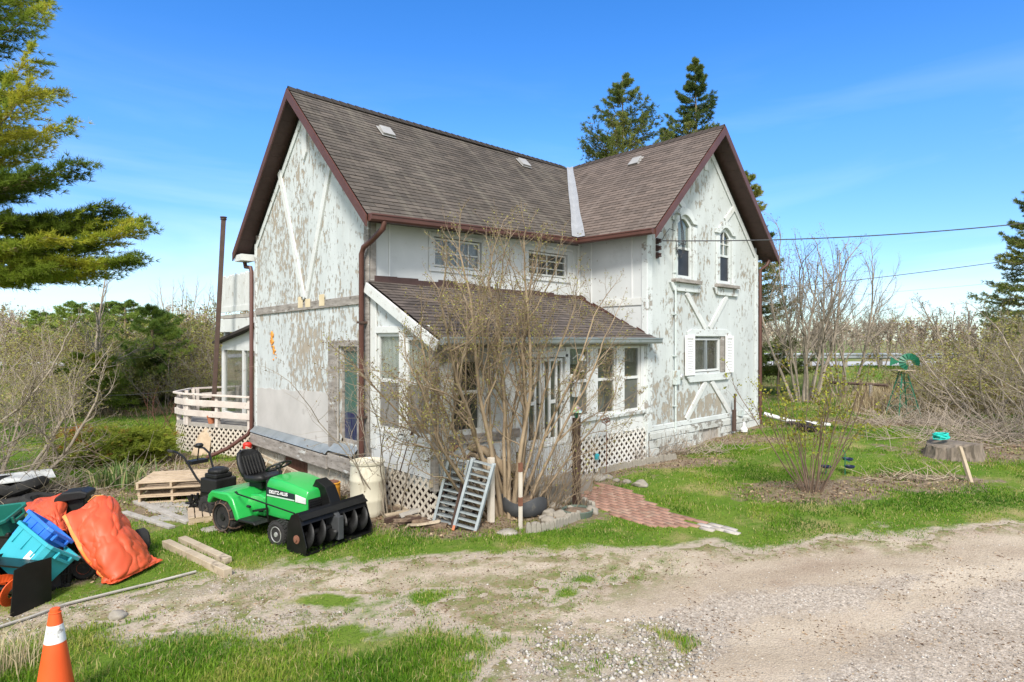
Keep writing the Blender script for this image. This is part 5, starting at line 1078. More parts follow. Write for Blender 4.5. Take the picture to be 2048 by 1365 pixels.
# large bare bushes at both sides
P_BUSH = [(7, .11, .02, (6, 8), .50, .65, .2), (5, .16, .03, (5, 7), .48, .65, .15), (4, .2, .04, (3, 5), .5, .65, .1), (3, .22, .05, 0, 0, 0, 0)]
rs = np.random.RandomState(51)
def lean_vase(rs, n, R0, lean, L, r, bias): return [(o, unit(d+np.array([RT.x, RT.y, 0])*bias), l, r_) for o, d, l, r_ in vase(rs, n, R0, lean, L, r)]
shrub('bare_bush', Wd(-25, 12.2), 'big tangled bare bush with swelling buds beside the tarp-covered mower', lean_vase(rs, 12, .8, 1.15, 2.5, .038, .04), P_BUSH, 52, M_['bark_grey'], buds=(3, .03, .016, .05, .8))
shrub('bare_bush', Wd(-230, 11.5), 'tall budding bare bush at the left edge behind the plastic bins', lean_vase(rs, 10, .8, .9, 2.9, .038, .1), P_BUSH, 53, M_['bark_grey'], buds=(3, .03, .016, .05, .7))
shrub('bare_bush', Wd(70, 19), 'low grey bare bush on the lawn edge behind the juniper', lean_vase(rs, 9, .6, .9, 1.9, .03, .1), P_BUSH, 56, M_['bark_grey'], buds=(2, .03, .026, .2, .8))
shrub('bare_bush', Wd(2185, 14.6), 'wide olive-brown bare bush spreading in from the right edge', lean_vase(rs, 14, 1.0, 1.15, 2.9, .03, -.12), P_BUSH, 54, M_['bark_grey'], buds=(3, .03, .018, .05, .6))
shrub('bare_bush', Wd(2005, 18.5), 'rounded olive-brown bush behind the tree stump', lean_vase(rs, 14, 1.0, 1.2, 2.3, .035, 0), P_BUSH, 55, M_['bark_grey'], buds=(2, .03, .03, .2, .6))
P_TREE = [(9, .05, .035, (7, 9), .42, .5, .25), (6, .12, .05, (5, 7), .42, .5, .2), (4, .16, .06, (3, 5), .5, .5, .2), (3, .2, .06, 0, 0, 0, 0)]
rs = np.random.RandomState(61)
shrub('bare_tree', Wd(1608, 24), 'multi-stemmed bare tree with upright grey limbs beside the house', vase(rs, 11, .5, .50, 5.2, .06), P_TREE, 62, M_['bark_grey'], buds=(1, .04, .03, 0, .35), cat='tree')
shrub('bare_tree', Wd(1690, 26), 'second upright bare tree to the right of the multi-stemmed one', vase(rs, 7, .4, .46, 4.6, .05), P_TREE, 63, M_['bark_grey'], cat='tree')
small_tree = shrub('bare_tree', Wd(1828, 31), 'small bare tree standing behind the windmill', vase(rs, 4, .3, .38, 2.9, .05), P_TREE, 64, M_['bark_grey'], cat='tree', buds=(1, .05, .035, 0, .2))
def again(o, px, d, s, rz, label, group=None, dz=0):
    c = copy_tree(o); c.location = Wd(px, d, dz); c.scale = (s, s, s) if np.isscalar(s) else s; c.rotation_euler.z = rz; c['label'] = label
    if group: c['group'] = group
    return c
again(small_tree, 1925, 30, 1.15, 1.3, 'bare tree with brown twigs between windmill and far right spruce')
again(small_tree, 1762, 33, .9, 2.1, 'thin bare tree by the guardrail left of the windmill')
# bare roadside trees on the left, conifers of the far hedge
P_POLE = [(10, .03, .02, (6, 8), .28, .5, .35), (5, .1, .06, (3, 5), .45, .5, .2), (3, .14, .08, 0, 0, 0, 0)]
pole = shrub('bare_tree', Wd(360, 52), 'slim bare roadside tree beyond the lawn', [(np.array([0, 0, 0]), np.array([0, 0, 1]), 5.6, .07)], P_POLE, 71, M_['bark_far'], 'slim bare trees beyond the lawn', cat='tree')
for px, d, s in ((338, 50, .95), (378, 55, 1.05), (392, 50, .8), (405, 54, .98), (345, 58, 1.05), (420, 50, .75), (322, 60, .9), (368, 48, .8), (300, 60, .8), (430, 55, .9)): again(pole, px, d, s, px*.7, 'slim bare roadside tree beyond the lawn')
oak = shrub('bare_tree', Wd(205, 25.5), 'leafless tree with a thick short trunk at the lawn edge', [(np.array([0, 0, 0]), np.array([.05, 0, 1]), 2.9, .08)], [(9, .06, .02, (9, 12), .62, .85, .25), (6, .14, .03, (6, 8), .5, .7, .2), (4, .18, .05, (3, 4), .5, .6, .2), (3, .2, .05, 0, 0, 0, 0)], 81, M_['bark_grey'], cat='tree', buds=(2, .04, .03, .2, .8))
again(pole, 188, 30, .95, 2, 'tall thin bare tree under the pine boughs')
cf = conifer('evergreen_tree', Wd(305, 27.5), 4.1, 91, 'bright mid-green bushy evergreen at the back of the lawn', 70, lambda f: .3+1.7*(1-f)**.6, .2, .05, mleaf_mid, (8, .15, .030, .8), 6, .3, dens=3.2)
for px, d, s, rz, lb_ in ((250, 36, (1.1, 1.1, .9), 1, 'dark evergreen beside the bright bushy one'), (352, 40, (.9, .9, .75), 2, 'evergreen nearest the roadside trees'), (215, 40, (1.1, 1.1, .95), 3, 'broad evergreen behind the leafless lawn tree'), (150, 40, (1.1, 1.1, .95), 4, 'tall evergreen under the pine boughs'), (80, 44, (1.0, 1.0, .85), 5, 'evergreen behind the tangled bare bush'), (398, 46, (1.0, 1.0, .7), 5.5, 'small evergreen close to the leaning post')): again(cf, px, d, s, rz, lb_)
conifer('cedar_tree', Wd(308, 27), 2.2, 95, 'low rounded dark green cedar among bare bushes', 70, lambda f: .3+.9*(1-f)**.5, .1, .05, mleaf_spruce, (9, .12, .026, .7), 8, .3)
conifer('cedar_tree', Wd(180, 24.6), 2.4, 96, 'yellow-tinged drooping young cedar by the leafless lawn tree', 60, lambda f: .3+1.5*(1-f)**.6, .3, .2, mleaf_pine, (9, .13, .022, .7), 7, .2, yellow=1)
# hedge bushes on the far side of the lawn and along the bank
hb_ = shrub('hedge_bush', Wd(345, 26), 'brownish bare hedge bush at the far edge of the lawn', vase(np.random.RandomState(7), 12, .7, .8, 1.7, .02), [(6, .12, .02, (6, 8), .5, .65, .15), (4, .18, .03, (5, 6), .5, .65, .1), (3, .2, .04, (2, 3), .5, .6, .1), (2, .2, .05, 0, 0, 0, 0)], 101, M_['bark_far'], 'bare hedge bushes round the lawn', buds=(2, .05, .04, .1, .7))
rr = random.Random(4)
for px, d, s in ((372, 27, .85), (402, 26, .9), (255, 27, .6), (430, 28, 1.2), (385, 32, 1.2), (345, 34, 1.2), (240, 30, 1.0), (420, 34, 1.7), (370, 38, 1.9), (100, 30, 1.4), (190, 33, 1.5), (460, 30, 1.4), (20, 32, 1.6)):
    again(hb_, px, d, (s, s, s*.85), rr.random()*6, 'brownish bare hedge bush at the far edge of the lawn')
for px, d, s in ((1840, 27, 1.0), (1890, 24, .9), (1940, 23, 1.2), (1970, 26, 1.5), (2030, 24, 1.6), (2010, 30, 1.8), (1955, 21, 1.0), (1905, 20.5, .75), (2060, 20, 1.4)):
    o = again(hb_, px, d, (s, s, s*(.8 if px > 1940 else .48)), rr.random()*6, 'straw-brown bare thicket bush on the road bank', 'bare thicket bushes on the road bank')
# distant wood
rs = np.random.RandomState(111); S = []; T = []
for i in range(420):
    d = rs.uniform(60, 110); l = rs.uniform(-1.0, 1.05)*d; p = W(l, d); h = rs.uniform(3.0, 5.0)*(1+(d-60)/90)*(.9 if l > 0 else 1.15)
    n0 = len(T); grow(rs, S, T, np.array(p), np.array([rs.normal(0, .1), rs.normal(0, .1), 1]), h*.62, .09, 0, [(4, .06, .03, 6, .5, .55, .15), (3, .14, .05, 4, .5, .6, .15), (2, .2, .05, 0, 0, 0, 0)])
S = np.array(S); S[:, 6:8] = np.maximum(S[:, 6:8], .022); V, f = seg_arrays(S, 3); V2, f2, t2 = tips_leaves(T, rs, 6, .35, .15, 0, 1)
fw_ = np_mesh('far_wood', np.r_[V, V2], np.r_[f, f2+len(V)], tintmat('far_wood', [(0, (.33, .265, .21)), (.6, (.38, .31, .24)), (1, (.33, .33, .19))], .9, .1), tint=np.r_[np.full(len(V), .2), t2]); tag(fw_, kind='stuff')
# ================================================================ green riding mower with a snow thrower on its nose
def frame_of(loc, rz): return Matrix.Translation(Vector(loc)) @ Matrix.Rotation(rz, 4, 'Z')
hv = Vector((.266, -.967, 0)); lv = Vector((.967, .266, 0)); rw = W(-4.49, 9.46); mo = rw+lv*.57
mow = empty('riding_mower', (mo.x, mo.y, float(zt(mo.x, mo.y))), math.atan2(hv.y, hv.x), 'bright green riding mower with black seat, chained rear tyres and black snow thrower', 'riding mower')
def wheel(par, x, y, r, w_, mt, rimc, hub=.55, tread=True, name='wheel', lug=18):
    M = Matrix.Translation((x, y, r)) @ Matrix.Rotation(R(90), 4, 'X'); m = MB(); s = w_/2
    m.lathe([(r*hub, -s*.8), (r*.8, -s), (r*.94, -s*.85), (r, -s*.5), (r, s*.5), (r*.94, s*.85), (r*.8, s), (r*hub, s*.8)], 28, M=M); wo = m.build(name, mt, par, smooth='auto')
    if tread:
        m = MB()
        for k in range(lug):
            for sg in (-1, 1):
                a = 2*math.pi*k/lug+(.17 if sg > 0 else 0); q = M @ Matrix.Rotation(a, 4, 'Z'); m.box(r-.006, r+.010, -.018, .018, .004*sg if sg > 0 else -s*.8, s*.8 if sg > 0 else -.004, q @ Matrix.Rotation(.35*sg, 4, 'X'))
        m.build('tread', mt, wo)
    m = MB(); q = 1 if y < 0 else -1
    m.lathe([(r*hub*1.04, q*s*.35), (r*hub*1.05, q*s*.88), (r*hub*.97, q*s*.90), (r*hub*.86, q*s*.45), (r*hub*.45, q*s*.38), (r*hub*.36, q*s*.66), (r*hub*.30, q*s*.95), (.012, q*s*.97)], 24, M=M); m.build('rim', rimc, wo, smooth='auto')
    return wo
for y in (-.45, .45):
    wo = wheel(mow, 0, y, .265, .25, M_['rubber'], M_['black_plastic'], .66, name='rear_wheel')
    m = MB(); M = Matrix.Translation((0, y, .265)) @ Matrix.Rotation(R(90), 4, 'X')
    for k in range(11):                          # snow chains: cross links over the tread and two side rings
        a = 2*math.pi*k/11; pts = [M @ Vector((rr_*math.cos(a+o), rr_*math.sin(a+o), zz)) for rr_, zz, o in ((.215, -.135, 0), (.262, -.115, .02), (.283, -.04, .05), (.283, .04, -.02), (.262, .115, .02), (.215, .135, 0))]
        m.tube(pts, .011, 5)
        for i in range(len(pts)-1): m.box(-.018, .018, -.009, .009, -.009, .009, Matrix.Translation(pts[i].lerp(pts[i+1], .5)) @ Matrix.Rotation(i*.8+a, 4, 'Z'))
    for zz in (-.137, .137): m.tube([M @ Vector((.213*math.cos(t_*math.pi/14), .213*math.sin(t_*math.pi/14), zz)) for t_ in range(29)], .009, 5)
    m.build('tyre_chain', M_['chain'], wo)
for y in (-.47, .47): wheel(mow, 1.24, y, .19, .165, M_['rubber'], M_['silver'], .58, name='front_wheel', lug=22)
G = M_['green_paint']
def loft(secs, name, mt, par, **k):
    """skin through rings of equal point count"""
    m = MB(); n = len(secs[0])
    for s_ in secs: m.v += [tuple(p) for p in s_]
    m.f += [(i*n+j, i*n+(j+1) % n, (i+1)*n+(j+1) % n, (i+1)*n+j) for i in range(len(secs)-1) for j in range(n)]+[tuple(range(n))[::-1], tuple((len(secs)-1)*n+j for j in range(n))]
    return m.build(name, mt, par, **k)
m = MB()
m.prism([(-.36, -.60, .46), (-.33, -.60, .58), (-.24, -.60, .65), (.18, -.60, .66), (.30, -.60, .58), (.40, -.60, .40), (.46, -.60, .27), (.36, -.60, .27), (.28, -.60, .42), (.17, -.60, .52), (-.20, -.60, .55), (-.30, -.60, .44)], (0, 1.20, 0))
m.build('fender', G, mow, smooth='auto', bevel=.025, seg=3)
m = MB(); m.prism([(.30, -.30, .30), (.30, -.30, .60), (.52, -.30, .63), (.66, -.30, .60), (.66, -.30, .30)], (0, .60, 0)); m.build('tunnel', G, mow, bevel=.03, seg=3)
m = MB(); m.box(-.30, 1.4, -.24, .24, .20, .40); m.box(.3, 1.5, -.17, .17, .14, .26); m.build('chassis', M_['black_metal'], mow, bevel=.01)
m = MB(); m.tube([(0, -.45, .265), (0, .45, .265)], .04, 10); m.build('rear_axle', M_['black_metal'], mow); m = MB(); m.beam((1.24, -.42, .19), (1.24, .42, .19), .06, .07); m.beam((1.24, 0, .19), (1.24, 0, .36), .1, .1); m.build('front_axle', M_['black_metal'], mow)
for y in (-.60, .34): m = MB(); m.prism([(.40, y, .27), (.44, y, .31), (.80, y, .31), (.84, y, .27)], (0, .26, 0)); m.build('footrest', M_['black_plastic'], mow, bevel=.012)
for y in (-.38, .38): m = MB(); m.beam((.54, y, .40), (.80, y, .46), .09, .03); m.tube([(.62, y*.6, .36), (.62, y*.95, .40)], .014, 6); m.build('pedal', M_['black_plastic'], mow)
def hood_ring(x, wt, wb, zt_, zb, r=.07): return [(x, -wb, zb), (x, -wt*1.02, zt_-.16), (x, -wt, zt_-r), (x, -wt+r*.45, zt_-r*.25), (x, -wt*.4, zt_), (x, wt*.4, zt_), (x, wt-r*.45, zt_-r*.25), (x, wt, zt_-r), (x, wt*1.02, zt_-.16), (x, wb, zb)]
loft([hood_ring(.70, .285, .29, .875, .36), hood_ring(.76, .30, .30, .92, .34), hood_ring(1.0, .30, .30, .915, .33), hood_ring(1.25, .285, .285, .88, .33), hood_ring(1.46, .265, .275, .83, .34), hood_ring(1.55, .25, .26, .80, .36), hood_ring(1.565, .22, .25, .74, .38)], 'hood', G, mow, smooth='auto', bevel=.01)
m = MB(); m.box(.64, .715, -.27, .27, .40, .86); m.build('dashboard', M_['black_plastic'], mow, bevel=.02)
m = MB()
for k in range(7): m.box(1.566, 1.580, -.215, .215, .42+k*.034, .44+k*.034)
m.box(1.54, 1.568, -.23, .23, .40, .67); m.build('grille', M_['black_plastic'], mow)
M_['stripe_dark'] = mat('stripe_dark', (.014, .022, .026), (.020, .03, .034), 4, .4); M_['stripe_light'] = mat('stripe_light', (.42, .56, .46), (.48, .6, .5), 4, .45)
M_['headlight'] = mat('headlight', (.50, .52, .50), (.66, .66, .62), 12, .15)
for sg in (-1, 1):
    m = MB(); m.prism([(.74, sg*.312, .665), (1.34, sg*.293, .655), (1.34, sg*.293, .735), (.74, sg*.310, .775)], (0, sg*.006, 0)); st = m.build('side_stripe', M_['stripe_dark'], mow)
    m = MB(); m.prism([(.74, sg*.312, .64), (1.34, sg*.293, .632), (1.34, sg*.293, .650), (.74, sg*.312, .660)], (0, sg*.006, 0)); m.build('pinstripe', M_['stripe_light'], st)
    m = MB(); m.prism([(1.36, sg*.288, .625), (1.555, sg*.262, .61), (1.555, sg*.262, .695), (1.36, sg*.288, .735)], (0, sg*.012, 0)); m.build('headlight', M_['headlight'], mow, bevel=.004)
    tcv = bpy.data.curves.new('lettering', 'FONT'); tcv.body = 'DEUTZ-ALLIS'; tcv.size = .070; tcv.extrude = .0015; tcv.offset = .0012; tcv.align_x = 'CENTER'; tcv.align_y = 'CENTER'
    tob = bpy.data.objects.new('lettering', tcv); COL.objects.link(tob); tob.parent = st; tcv.materials.append(M_['white_plain']); dg_ = bpy.context.evaluated_depsgraph_get(); lme = bpy.data.meshes.new_from_object(tob.evaluated_get(dg_)); lme.name = 'lettering'; bpy.data.objects.remove(tob); tob = bpy.data.objects.new('lettering', lme); COL.objects.link(tob); tob.parent = st; lme.materials.clear(); lme.materials.append(M_['white_plain'])
    tob.location = (1.0, sg*.316-sg*.0, .710); tob.rotation_euler = (R(90), 0, R(1.5)*1) if sg < 0 else (R(90), 0, R(180)-R(1.5)); tob.scale = (1.0, 1, 1)
# seat
def seat_ring(x, hw, z, th): return [(x, -hw, z+.03), (x, -hw*.8, z+.005), (x, 0, z-.02), (x, hw*.8, z+.005), (x, hw, z+.03), (x, hw*.95, z-th), (x, 0, z-th-.03), (x, -hw*.95, z-th)]
loft([seat_ring(-.02, .20, .84, .07), seat_ring(.10, .235, .83, .08), seat_ring(.30, .24, .845, .08), seat_ring(.42, .21, .86, .07), seat_ring(.46, .16, .845, .04)], 'seat', M_['black_plastic'], mow, smooth=True)
secs = []
for t_, hw in ((0, .20), (.1, .23), (.2, .235), (.30, .215), (.37, .17), (.40, .10)):
    x = .0-.20*t_/.4-.02; z = .80+t_; secs.append([(x+.05, -hw, z), (x+.02, -hw*.6, z), (x, 0, z), (x+.02, hw*.6, z), (x+.05, hw, z), (x-.02, hw*.95, z), (x-.06, 0, z), (x-.02, -hw*.95, z)])
sb_ = loft(secs, 'backrest', M_['black_plastic'], mow, smooth=True)
m = MB()
for k in range(7): y = -.165+k*.055; m.tube([(.045+abs(y)*.1, y, .85), (-.02+abs(y)*.1, y, .97), (-.10+abs(y)*.12, y, 1.13)], .010, 5)
m.build('seat_rib', M_['rubber'], sb_)
m = MB(); m.box(.02, .35, -.12, .12, .64, .76); m.build('seat_base', M_['black_metal'], mow, bevel=.02)
# steering wheel
Ms = Matrix.Translation((.60, 0, 1.02)) @ Matrix.Rotation(R(-28), 4, 'Y'); m = MB()
m.tube([Ms @ Vector((.19*math.cos(a*math.pi/16), .19*math.sin(a*math.pi/16), 0)) for a in range(33)], .016, 8)
for a in (0, 2.1, 4.2): m.beam(Ms @ Vector((.02, 0, -.02)), Ms @ Vector((.18*math.cos(a), .18*math.sin(a), 0)), .035, .012)
m.lathe([(.05, -.03), (.05, .01), (.03, .02)], 14, M=Ms); m.tube([Ms @ Vector((0, 0, -.02)), Vector((.70, 0, .78))], .022, 8); m.build('steering_wheel', M_['black_plastic'], mow, smooth='auto')
m = MB(); m.tube([(.34, -.58, .70), (.44, -.61, .69), (1.62, -.52, .55)], .011, 6); m.tube([(.34, -.56, .70), (.30, -.50, .64)], .012, 6); m.tube([(1.05, -.56, .62), (1.05, -.52, .34)], .013, 6); m.build('lift_rod', M_['black_metal'], mow)
m = MB(); m.tube([(.42, -.40, .45), (.56, -.52, .50), (.62, -.52, .50)], .02, 8); m.build('lift_lever', M_['black_plastic'], mow)
# snow thrower
B = M_['black_metal']; xw = .62
th = MB(); th.prism([(1.62, -xw, .06), (1.60, -xw, .40), (1.66, -xw, .53), (1.80, -xw, .60), (1.80, -xw, .585), (1.675, -xw, .515), (1.62, -xw, .39), (1.635, -xw, .075)], (0, 2*xw, 0)); thr = th.build('snow_thrower', B, mow)
for y in (-xw-.006, xw-.006): m = MB(); m.prism([(1.58, y, .02), (1.60, y, .42), (1.68, y, .56), (1.80, y, .61), (1.84, y, .585), (2.0, y, .16), (1.98, y, .03)], (0, .012, 0)); m.build('end_plate', B, thr, bevel=.004)
m = MB(); m.beam((1.86, -xw, .545), (1.86, xw, .545), .13, .012, up=(.55, 0, .83)); m.prism([(1.795, -xw, .60), (1.81, -xw, .61), (1.90, -xw, .44), (1.885, -xw, .43)], (0, 2*xw, 0)); m.build('top_lip', B, thr)
m = MB(); m.box(1.62, 2.0, -xw, xw, .045, .055); m.build('scraper_bar', B, thr)
m = MB(); ax = Matrix.Translation((1.82, 0, .27)); m.tube([(1.82, -xw, .27), (1.82, xw, .27)], .045, 10); m.build('auger_shaft', B, thr, smooth='auto')
for sg in (-1, 1):
    m = MB(); n = 56; vs = []
    for i in range(n+1):
        a = i/n*2*math.pi*2.4; y = sg*(.10+.50*i/n)
        for rr_ in (.05, .20): vs.append((1.82+rr_*math.cos(a*sg), y, .27+rr_*math.sin(a*sg)))
    m.add(vs, [(2*i, 2*i+1, 2*i+3, 2*i+2) for i in range(n)]); ob = m.build('auger_flight', M_['black_plastic'], thr, smooth=True); so_ = ob.modifiers.new('s', 'SOLIDIFY'); so_.thickness = .008
m = MB(); m.box(1.72, 2.0, -.05, .05, .10, .44); m.prism([(1.78, -.07, .55), (1.95, -.03, .40), (1.95, .03, .40), (1.78, .07, .55)], (.02, 0, .015)); m.build('gear_case', M_['tyre_grey'], thr, bevel=.01)
m = MB(); m.lathe([(.06, 0), (.06, .01), (.025, .015), (.025, .03)], 14, M=Matrix.Translation((1.80, -xw-.006, .24)) @ Matrix.Rotation(R(90), 4, 'X')); m.build('bearing', M_['rust'], thr)
m = MB()
for y in (-xw+.02, xw-.06): m.box(1.66, 1.90, y, y+.06, -.0, .045)
m.build('skid', B, thr)
def chute_ring(x, z, w_, d_, tilt): return [(x-d_*math.cos(tilt), -w_, z-d_*math.sin(tilt)), (x+d_*math.cos(tilt), -w_, z+d_*math.sin(tilt)), (x+d_*math.cos(tilt), w_, z+d_*math.sin(tilt)), (x-d_*math.cos(tilt), w_, z-d_*math.sin(tilt))]
loft([[(a, y+.10, z) for a, y, z in chute_ring(1.70, .50, .10, .10, 0)], [(a, y+.10, z) for a, y, z in chute_ring(1.66, .64, .10, .09, .1)], [(a, y+.08, z) for a, y, z in chute_ring(1.60, .78, .10, .09, .5)], [(a, y+.02, z) for a, y, z in chute_ring(1.50, .87, .10, .08, 1.0)]], 'chute', B, thr, bevel=.008)
# ================================================================ walk-behind tiller behind the mower
tb = gp(437, 1030); tm = empty('tiller', tb, math.atan2(RT.y, RT.x)+R(150), 'black walk-behind tiller with raised handlebars behind the mower', 'tiller')
m = MB(); m.box(-.22, .22, -.2, .2, .42, .66); m.box(-.16, .16, -.16, .16, .66, .74); m.lathe([(.17, 0), (.17, .06), (.1, .09)], 18, o=(0, 0, .74)); m.build('engine', M_['black_plastic'], tm, bevel=.02)
m = MB(); m.box(-.14, .14, -.10, .02, .74, .80); m.build('muffler', M_['silver'], tm, bevel=.01); m = MB(); m.box(-.26, .30, -.15, .15, .25, .42); m.beam((.1, 0, .35), (.45, 0, .2), .12, .12); m.build('gearbox', M_['black_metal'], tm, bevel=.02)
for y in (-.22, .22): wheel(tm, -.02, y, .19, .11, M_['rubber'], M_['black_plastic'], .5, lug=14)
m = MB()
for k in range(8): a = k*math.pi/4; M = Matrix.Translation((.46, 0, .17)) @ Matrix.Rotation(a, 4, 'Y'); [m.box(.0, .17, y, y+.03, -.015, .015, M) for y in (-.2, -.07, .07, .18)]
m.build('tine', M_['black_metal'], tm)
for y in (-.17, .17): m = MB(); m.tube([(.12, y*.6, .42), (.35, y, .62), (.62, y*1.4, .98), (.80, y*1.5, 1.05), (1.02, y*1.5, 1.06)], .019, 8); hbar = m.build('handlebar', M_['black_metal'], tm, smooth='auto'); m = MB(); m.tube([(.90, y*1.5, 1.055), (1.06, y*1.5, 1.06)], .026, 8); m.build('grip', M_['rubber'], hbar)
m = MB(); m.box(.52, .70, -.16, .16, .84, .90); m.tube([(.6, 0, .9), (.52, .02, 1.16)], .012, 6); m.lathe([(.06, 0), (.075, .03), (.05, .06)], 12, o=(.52, .02, 1.14)); m.build('control_panel', M_['black_plastic'], tm)
# ================================================================ pallets, planks, slabs
def pallet(loc, rz, Lx, Ly, h, label, group=None, mt='pallet', nb=7):
    p = empty('pallet', loc, rz, label, 'pallet', group)
    for k in range(nb): x = -Lx/2+(Lx-.1)*k/(nb-1); m = MB(); m.box(x, x+.095, -Ly/2, Ly/2, h-.02, h); m.build('deck_board', M_[mt], p, bevel=.003)
    for y in (-Ly/2, -.03, Ly/2-.05): m = MB(); m.box(-Lx/2+.01, Lx/2-.01, y+.005, y+.045, .022, h-.021); m.build('stringer', M_[mt], p, bevel=.003)
    for k in range(3): x = -Lx/2+(Lx-.1)*k/2; m = MB(); m.box(x, x+.095, -Ly/2, Ly/2, 0, .02); m.build('bottom_board', M_[mt], p, bevel=.003)
    return p
g1 = gp(345, 1000); g1 = g1+FW*.25; az = math.atan2(RT.y, RT.x)
pallet(g1+Vector((0, 0, .015)), az+.25-R(90), 1.0, 1.15, .13, 'lowest pallet of the stack, resting on the flagstones'); pallet(g1+Vector((.02, .03, .148)), az+.22-R(90), 1.02, 1.17, .13, 'middle pallet of the stack beside the juniper'); pallet(g1+Vector((-.02, .0, .281)), az+.25-R(90), 1.02, 1.17, .13, 'topmost pale wooden pallet of the stack beside the juniper', nb=7)
pallet(gp(412, 1036), az+.5, .55, .7, .12, 'small pallet half hidden behind the chained rear wheel', nb=5)
rs = random.Random(5); fl = gp(365, 1022)
for k in range(16):
    q = gp(318+(k % 6)*20+rs.uniform(-5, 5), 1010+(k//6)*14+rs.uniform(-3, 3)); n_ = rs.randint(5, 7); r0 = rs.uniform(.12, .21); m = MB(); m.prism([(r0*math.cos(6.283*i/n_+k)*rs.uniform(.8, 1.2), r0*math.sin(6.283*i/n_+k)*rs.uniform(.8, 1.2), -.02) for i in range(n_)], (0, 0, .05))
    tag(m.build('flagstone', M_['flagstone'], loc=q, bevel=.008), 'irregular grey flagstone laid in front of the pallet stack', 'paving stone', 'flagstones by the pallets')
def plank(p, q, w_, h, mt, label, name='plank', cat='plank', roll=0, z=0):
    a = gp(*p); b_ = gp(*q); c = (a+b_)/2; a.z = float(zt(a.x, a.y))+h/2+z; b_.z = float(zt(b_.x, b_.y))+h/2+z; m = MB(); m.beam(a-c, b_-c, w_, h, roll=roll); o = m.build(name, M_[mt], bevel=.006, loc=c); return tag(o, label, cat)
plank((332, 1094), (456, 1154), .11, .10, 'lumber', 'squared timber beam with a cut end, nearer of the pair on the grass', 'timber_beam', 'beam')
plank((364, 1084), (456, 1128), .11, .08, 'lumber', 'squared timber beam with a dark slot, farther of the pair on the grass', 'timber_beam', 'beam')
plank((272, 1006), (378, 1048), .12, .05, 'grey_board', 'grey plank along the edge of the flagstones'); plank((248, 1027), (344, 1058), .11, .04, 'grey_board', 'loose grey plank on grass left of the flagstones'); plank((330, 1006), (420, 1016), .3, .01, 'pallet', 'flattened brown cardboard under the pallet stack', 'cardboard', 'cardboard')
m = MB(); pts = [gp(x, y)+Vector((0, 0, .03)) for x, y in ((-60, 1278), (0, 1259), (60, 1240), (130, 1214), (210, 1194), (300, 1172), (392, 1148))]; m.tube(pts, .016, 6); tag(m.build('thin_pole', M_['grey_board']), 'long thin weathered pole lying across the gravel', 'pole')
# ================================================================ tarpaulin over another mower
cm = empty('covered_mower', W(-5.35, 8.0), 0, 'small mower with black seat showing under the orange tarp', 'mower'); cmi = Matrix.Translation(-cm.location)
def cb(m, n, mt, par=None, **k): m.xform(cmi); return m.build(n, mt, par or cm, **k)
m = MB(); A = W(-5.35, 8.15, .18); M = Matrix.Translation(A) @ Matrix.Rotation(az-.9, 4, 'Z'); m.box(-.5, .35, -.2, .2, .0, .30, M); Q = W((104-1024)/F*8.35, 8.35); m.box(-.24, .24, -.18, .2, .0, .52, Matrix.Translation(Q) @ Matrix.Rotation(az-.3, 4, 'Z')); cb(m, 'body', M_['black_metal'], bevel=.03)
m = MB(); s0 = at(148, 992, 8.35); Ms = Matrix.Translation(s0) @ Matrix.Rotation(az+.25, 4, 'Z'); m.prism([Ms @ Vector(p) for p in ((-.20, -.12, -.07), (.19, -.12, -.02), (.21, -.12, .05), (.12, -.12, .085), (-.10, -.12, .07), (-.19, -.12, .0))], Ms.to_3x3() @ Vector((0, .3, 0))); m.box(-.10, .14, -.05, .2, -.4, -.04, Ms); cb(m, 'seat', M_['black_plastic'], bevel=.02, seg=3)
def free_wheel(par, loc, rz, r, w_, rim, inv):
    M = Matrix.Translation(loc) @ Matrix.Rotation(rz, 4, 'Z') @ Matrix.Rotation(R(90), 4, 'X'); m = MB(); s = w_/2
    m.lathe([(r*.5, -s*.8), (r*.8, -s), (r, -s*.6), (r, s*.6), (r*.8, s), (r*.5, s*.8)], 22, M=M); m.xform(inv); wo = m.build('wheel', M_['rubber'], par, smooth='auto'); m = MB(); m.lathe([(r*.52, -s*.6), (r*.5, s*.82), (r*.35, s*.5), (.02, s*.55)], 18, M=M); m.xform(inv); m.build('rim', rim, wo, smooth='auto')
q = gp(170, 1158); free_wheel(cm, q+Vector((0, 0, .15)), az+.25, .15, .13, M_['cone_orange'], cmi); q = gp(283, 1106); free_wheel(cm, q+Vector((0, 0, .17)), az-.7, .17, .14, M_['black_plastic'], cmi); q = gp(110, 1120); free_wheel(cm, q+Vector((0, 0, .17)), az+.25, .17, .14, M_['black_plastic'], cmi)
tp = empty('tarpaulin', W(-5.2, 8.0), 0, 'faded orange tarp with yellow hem draped over a mower', 'tarp'); tpi = Matrix.Translation(-tp.location)
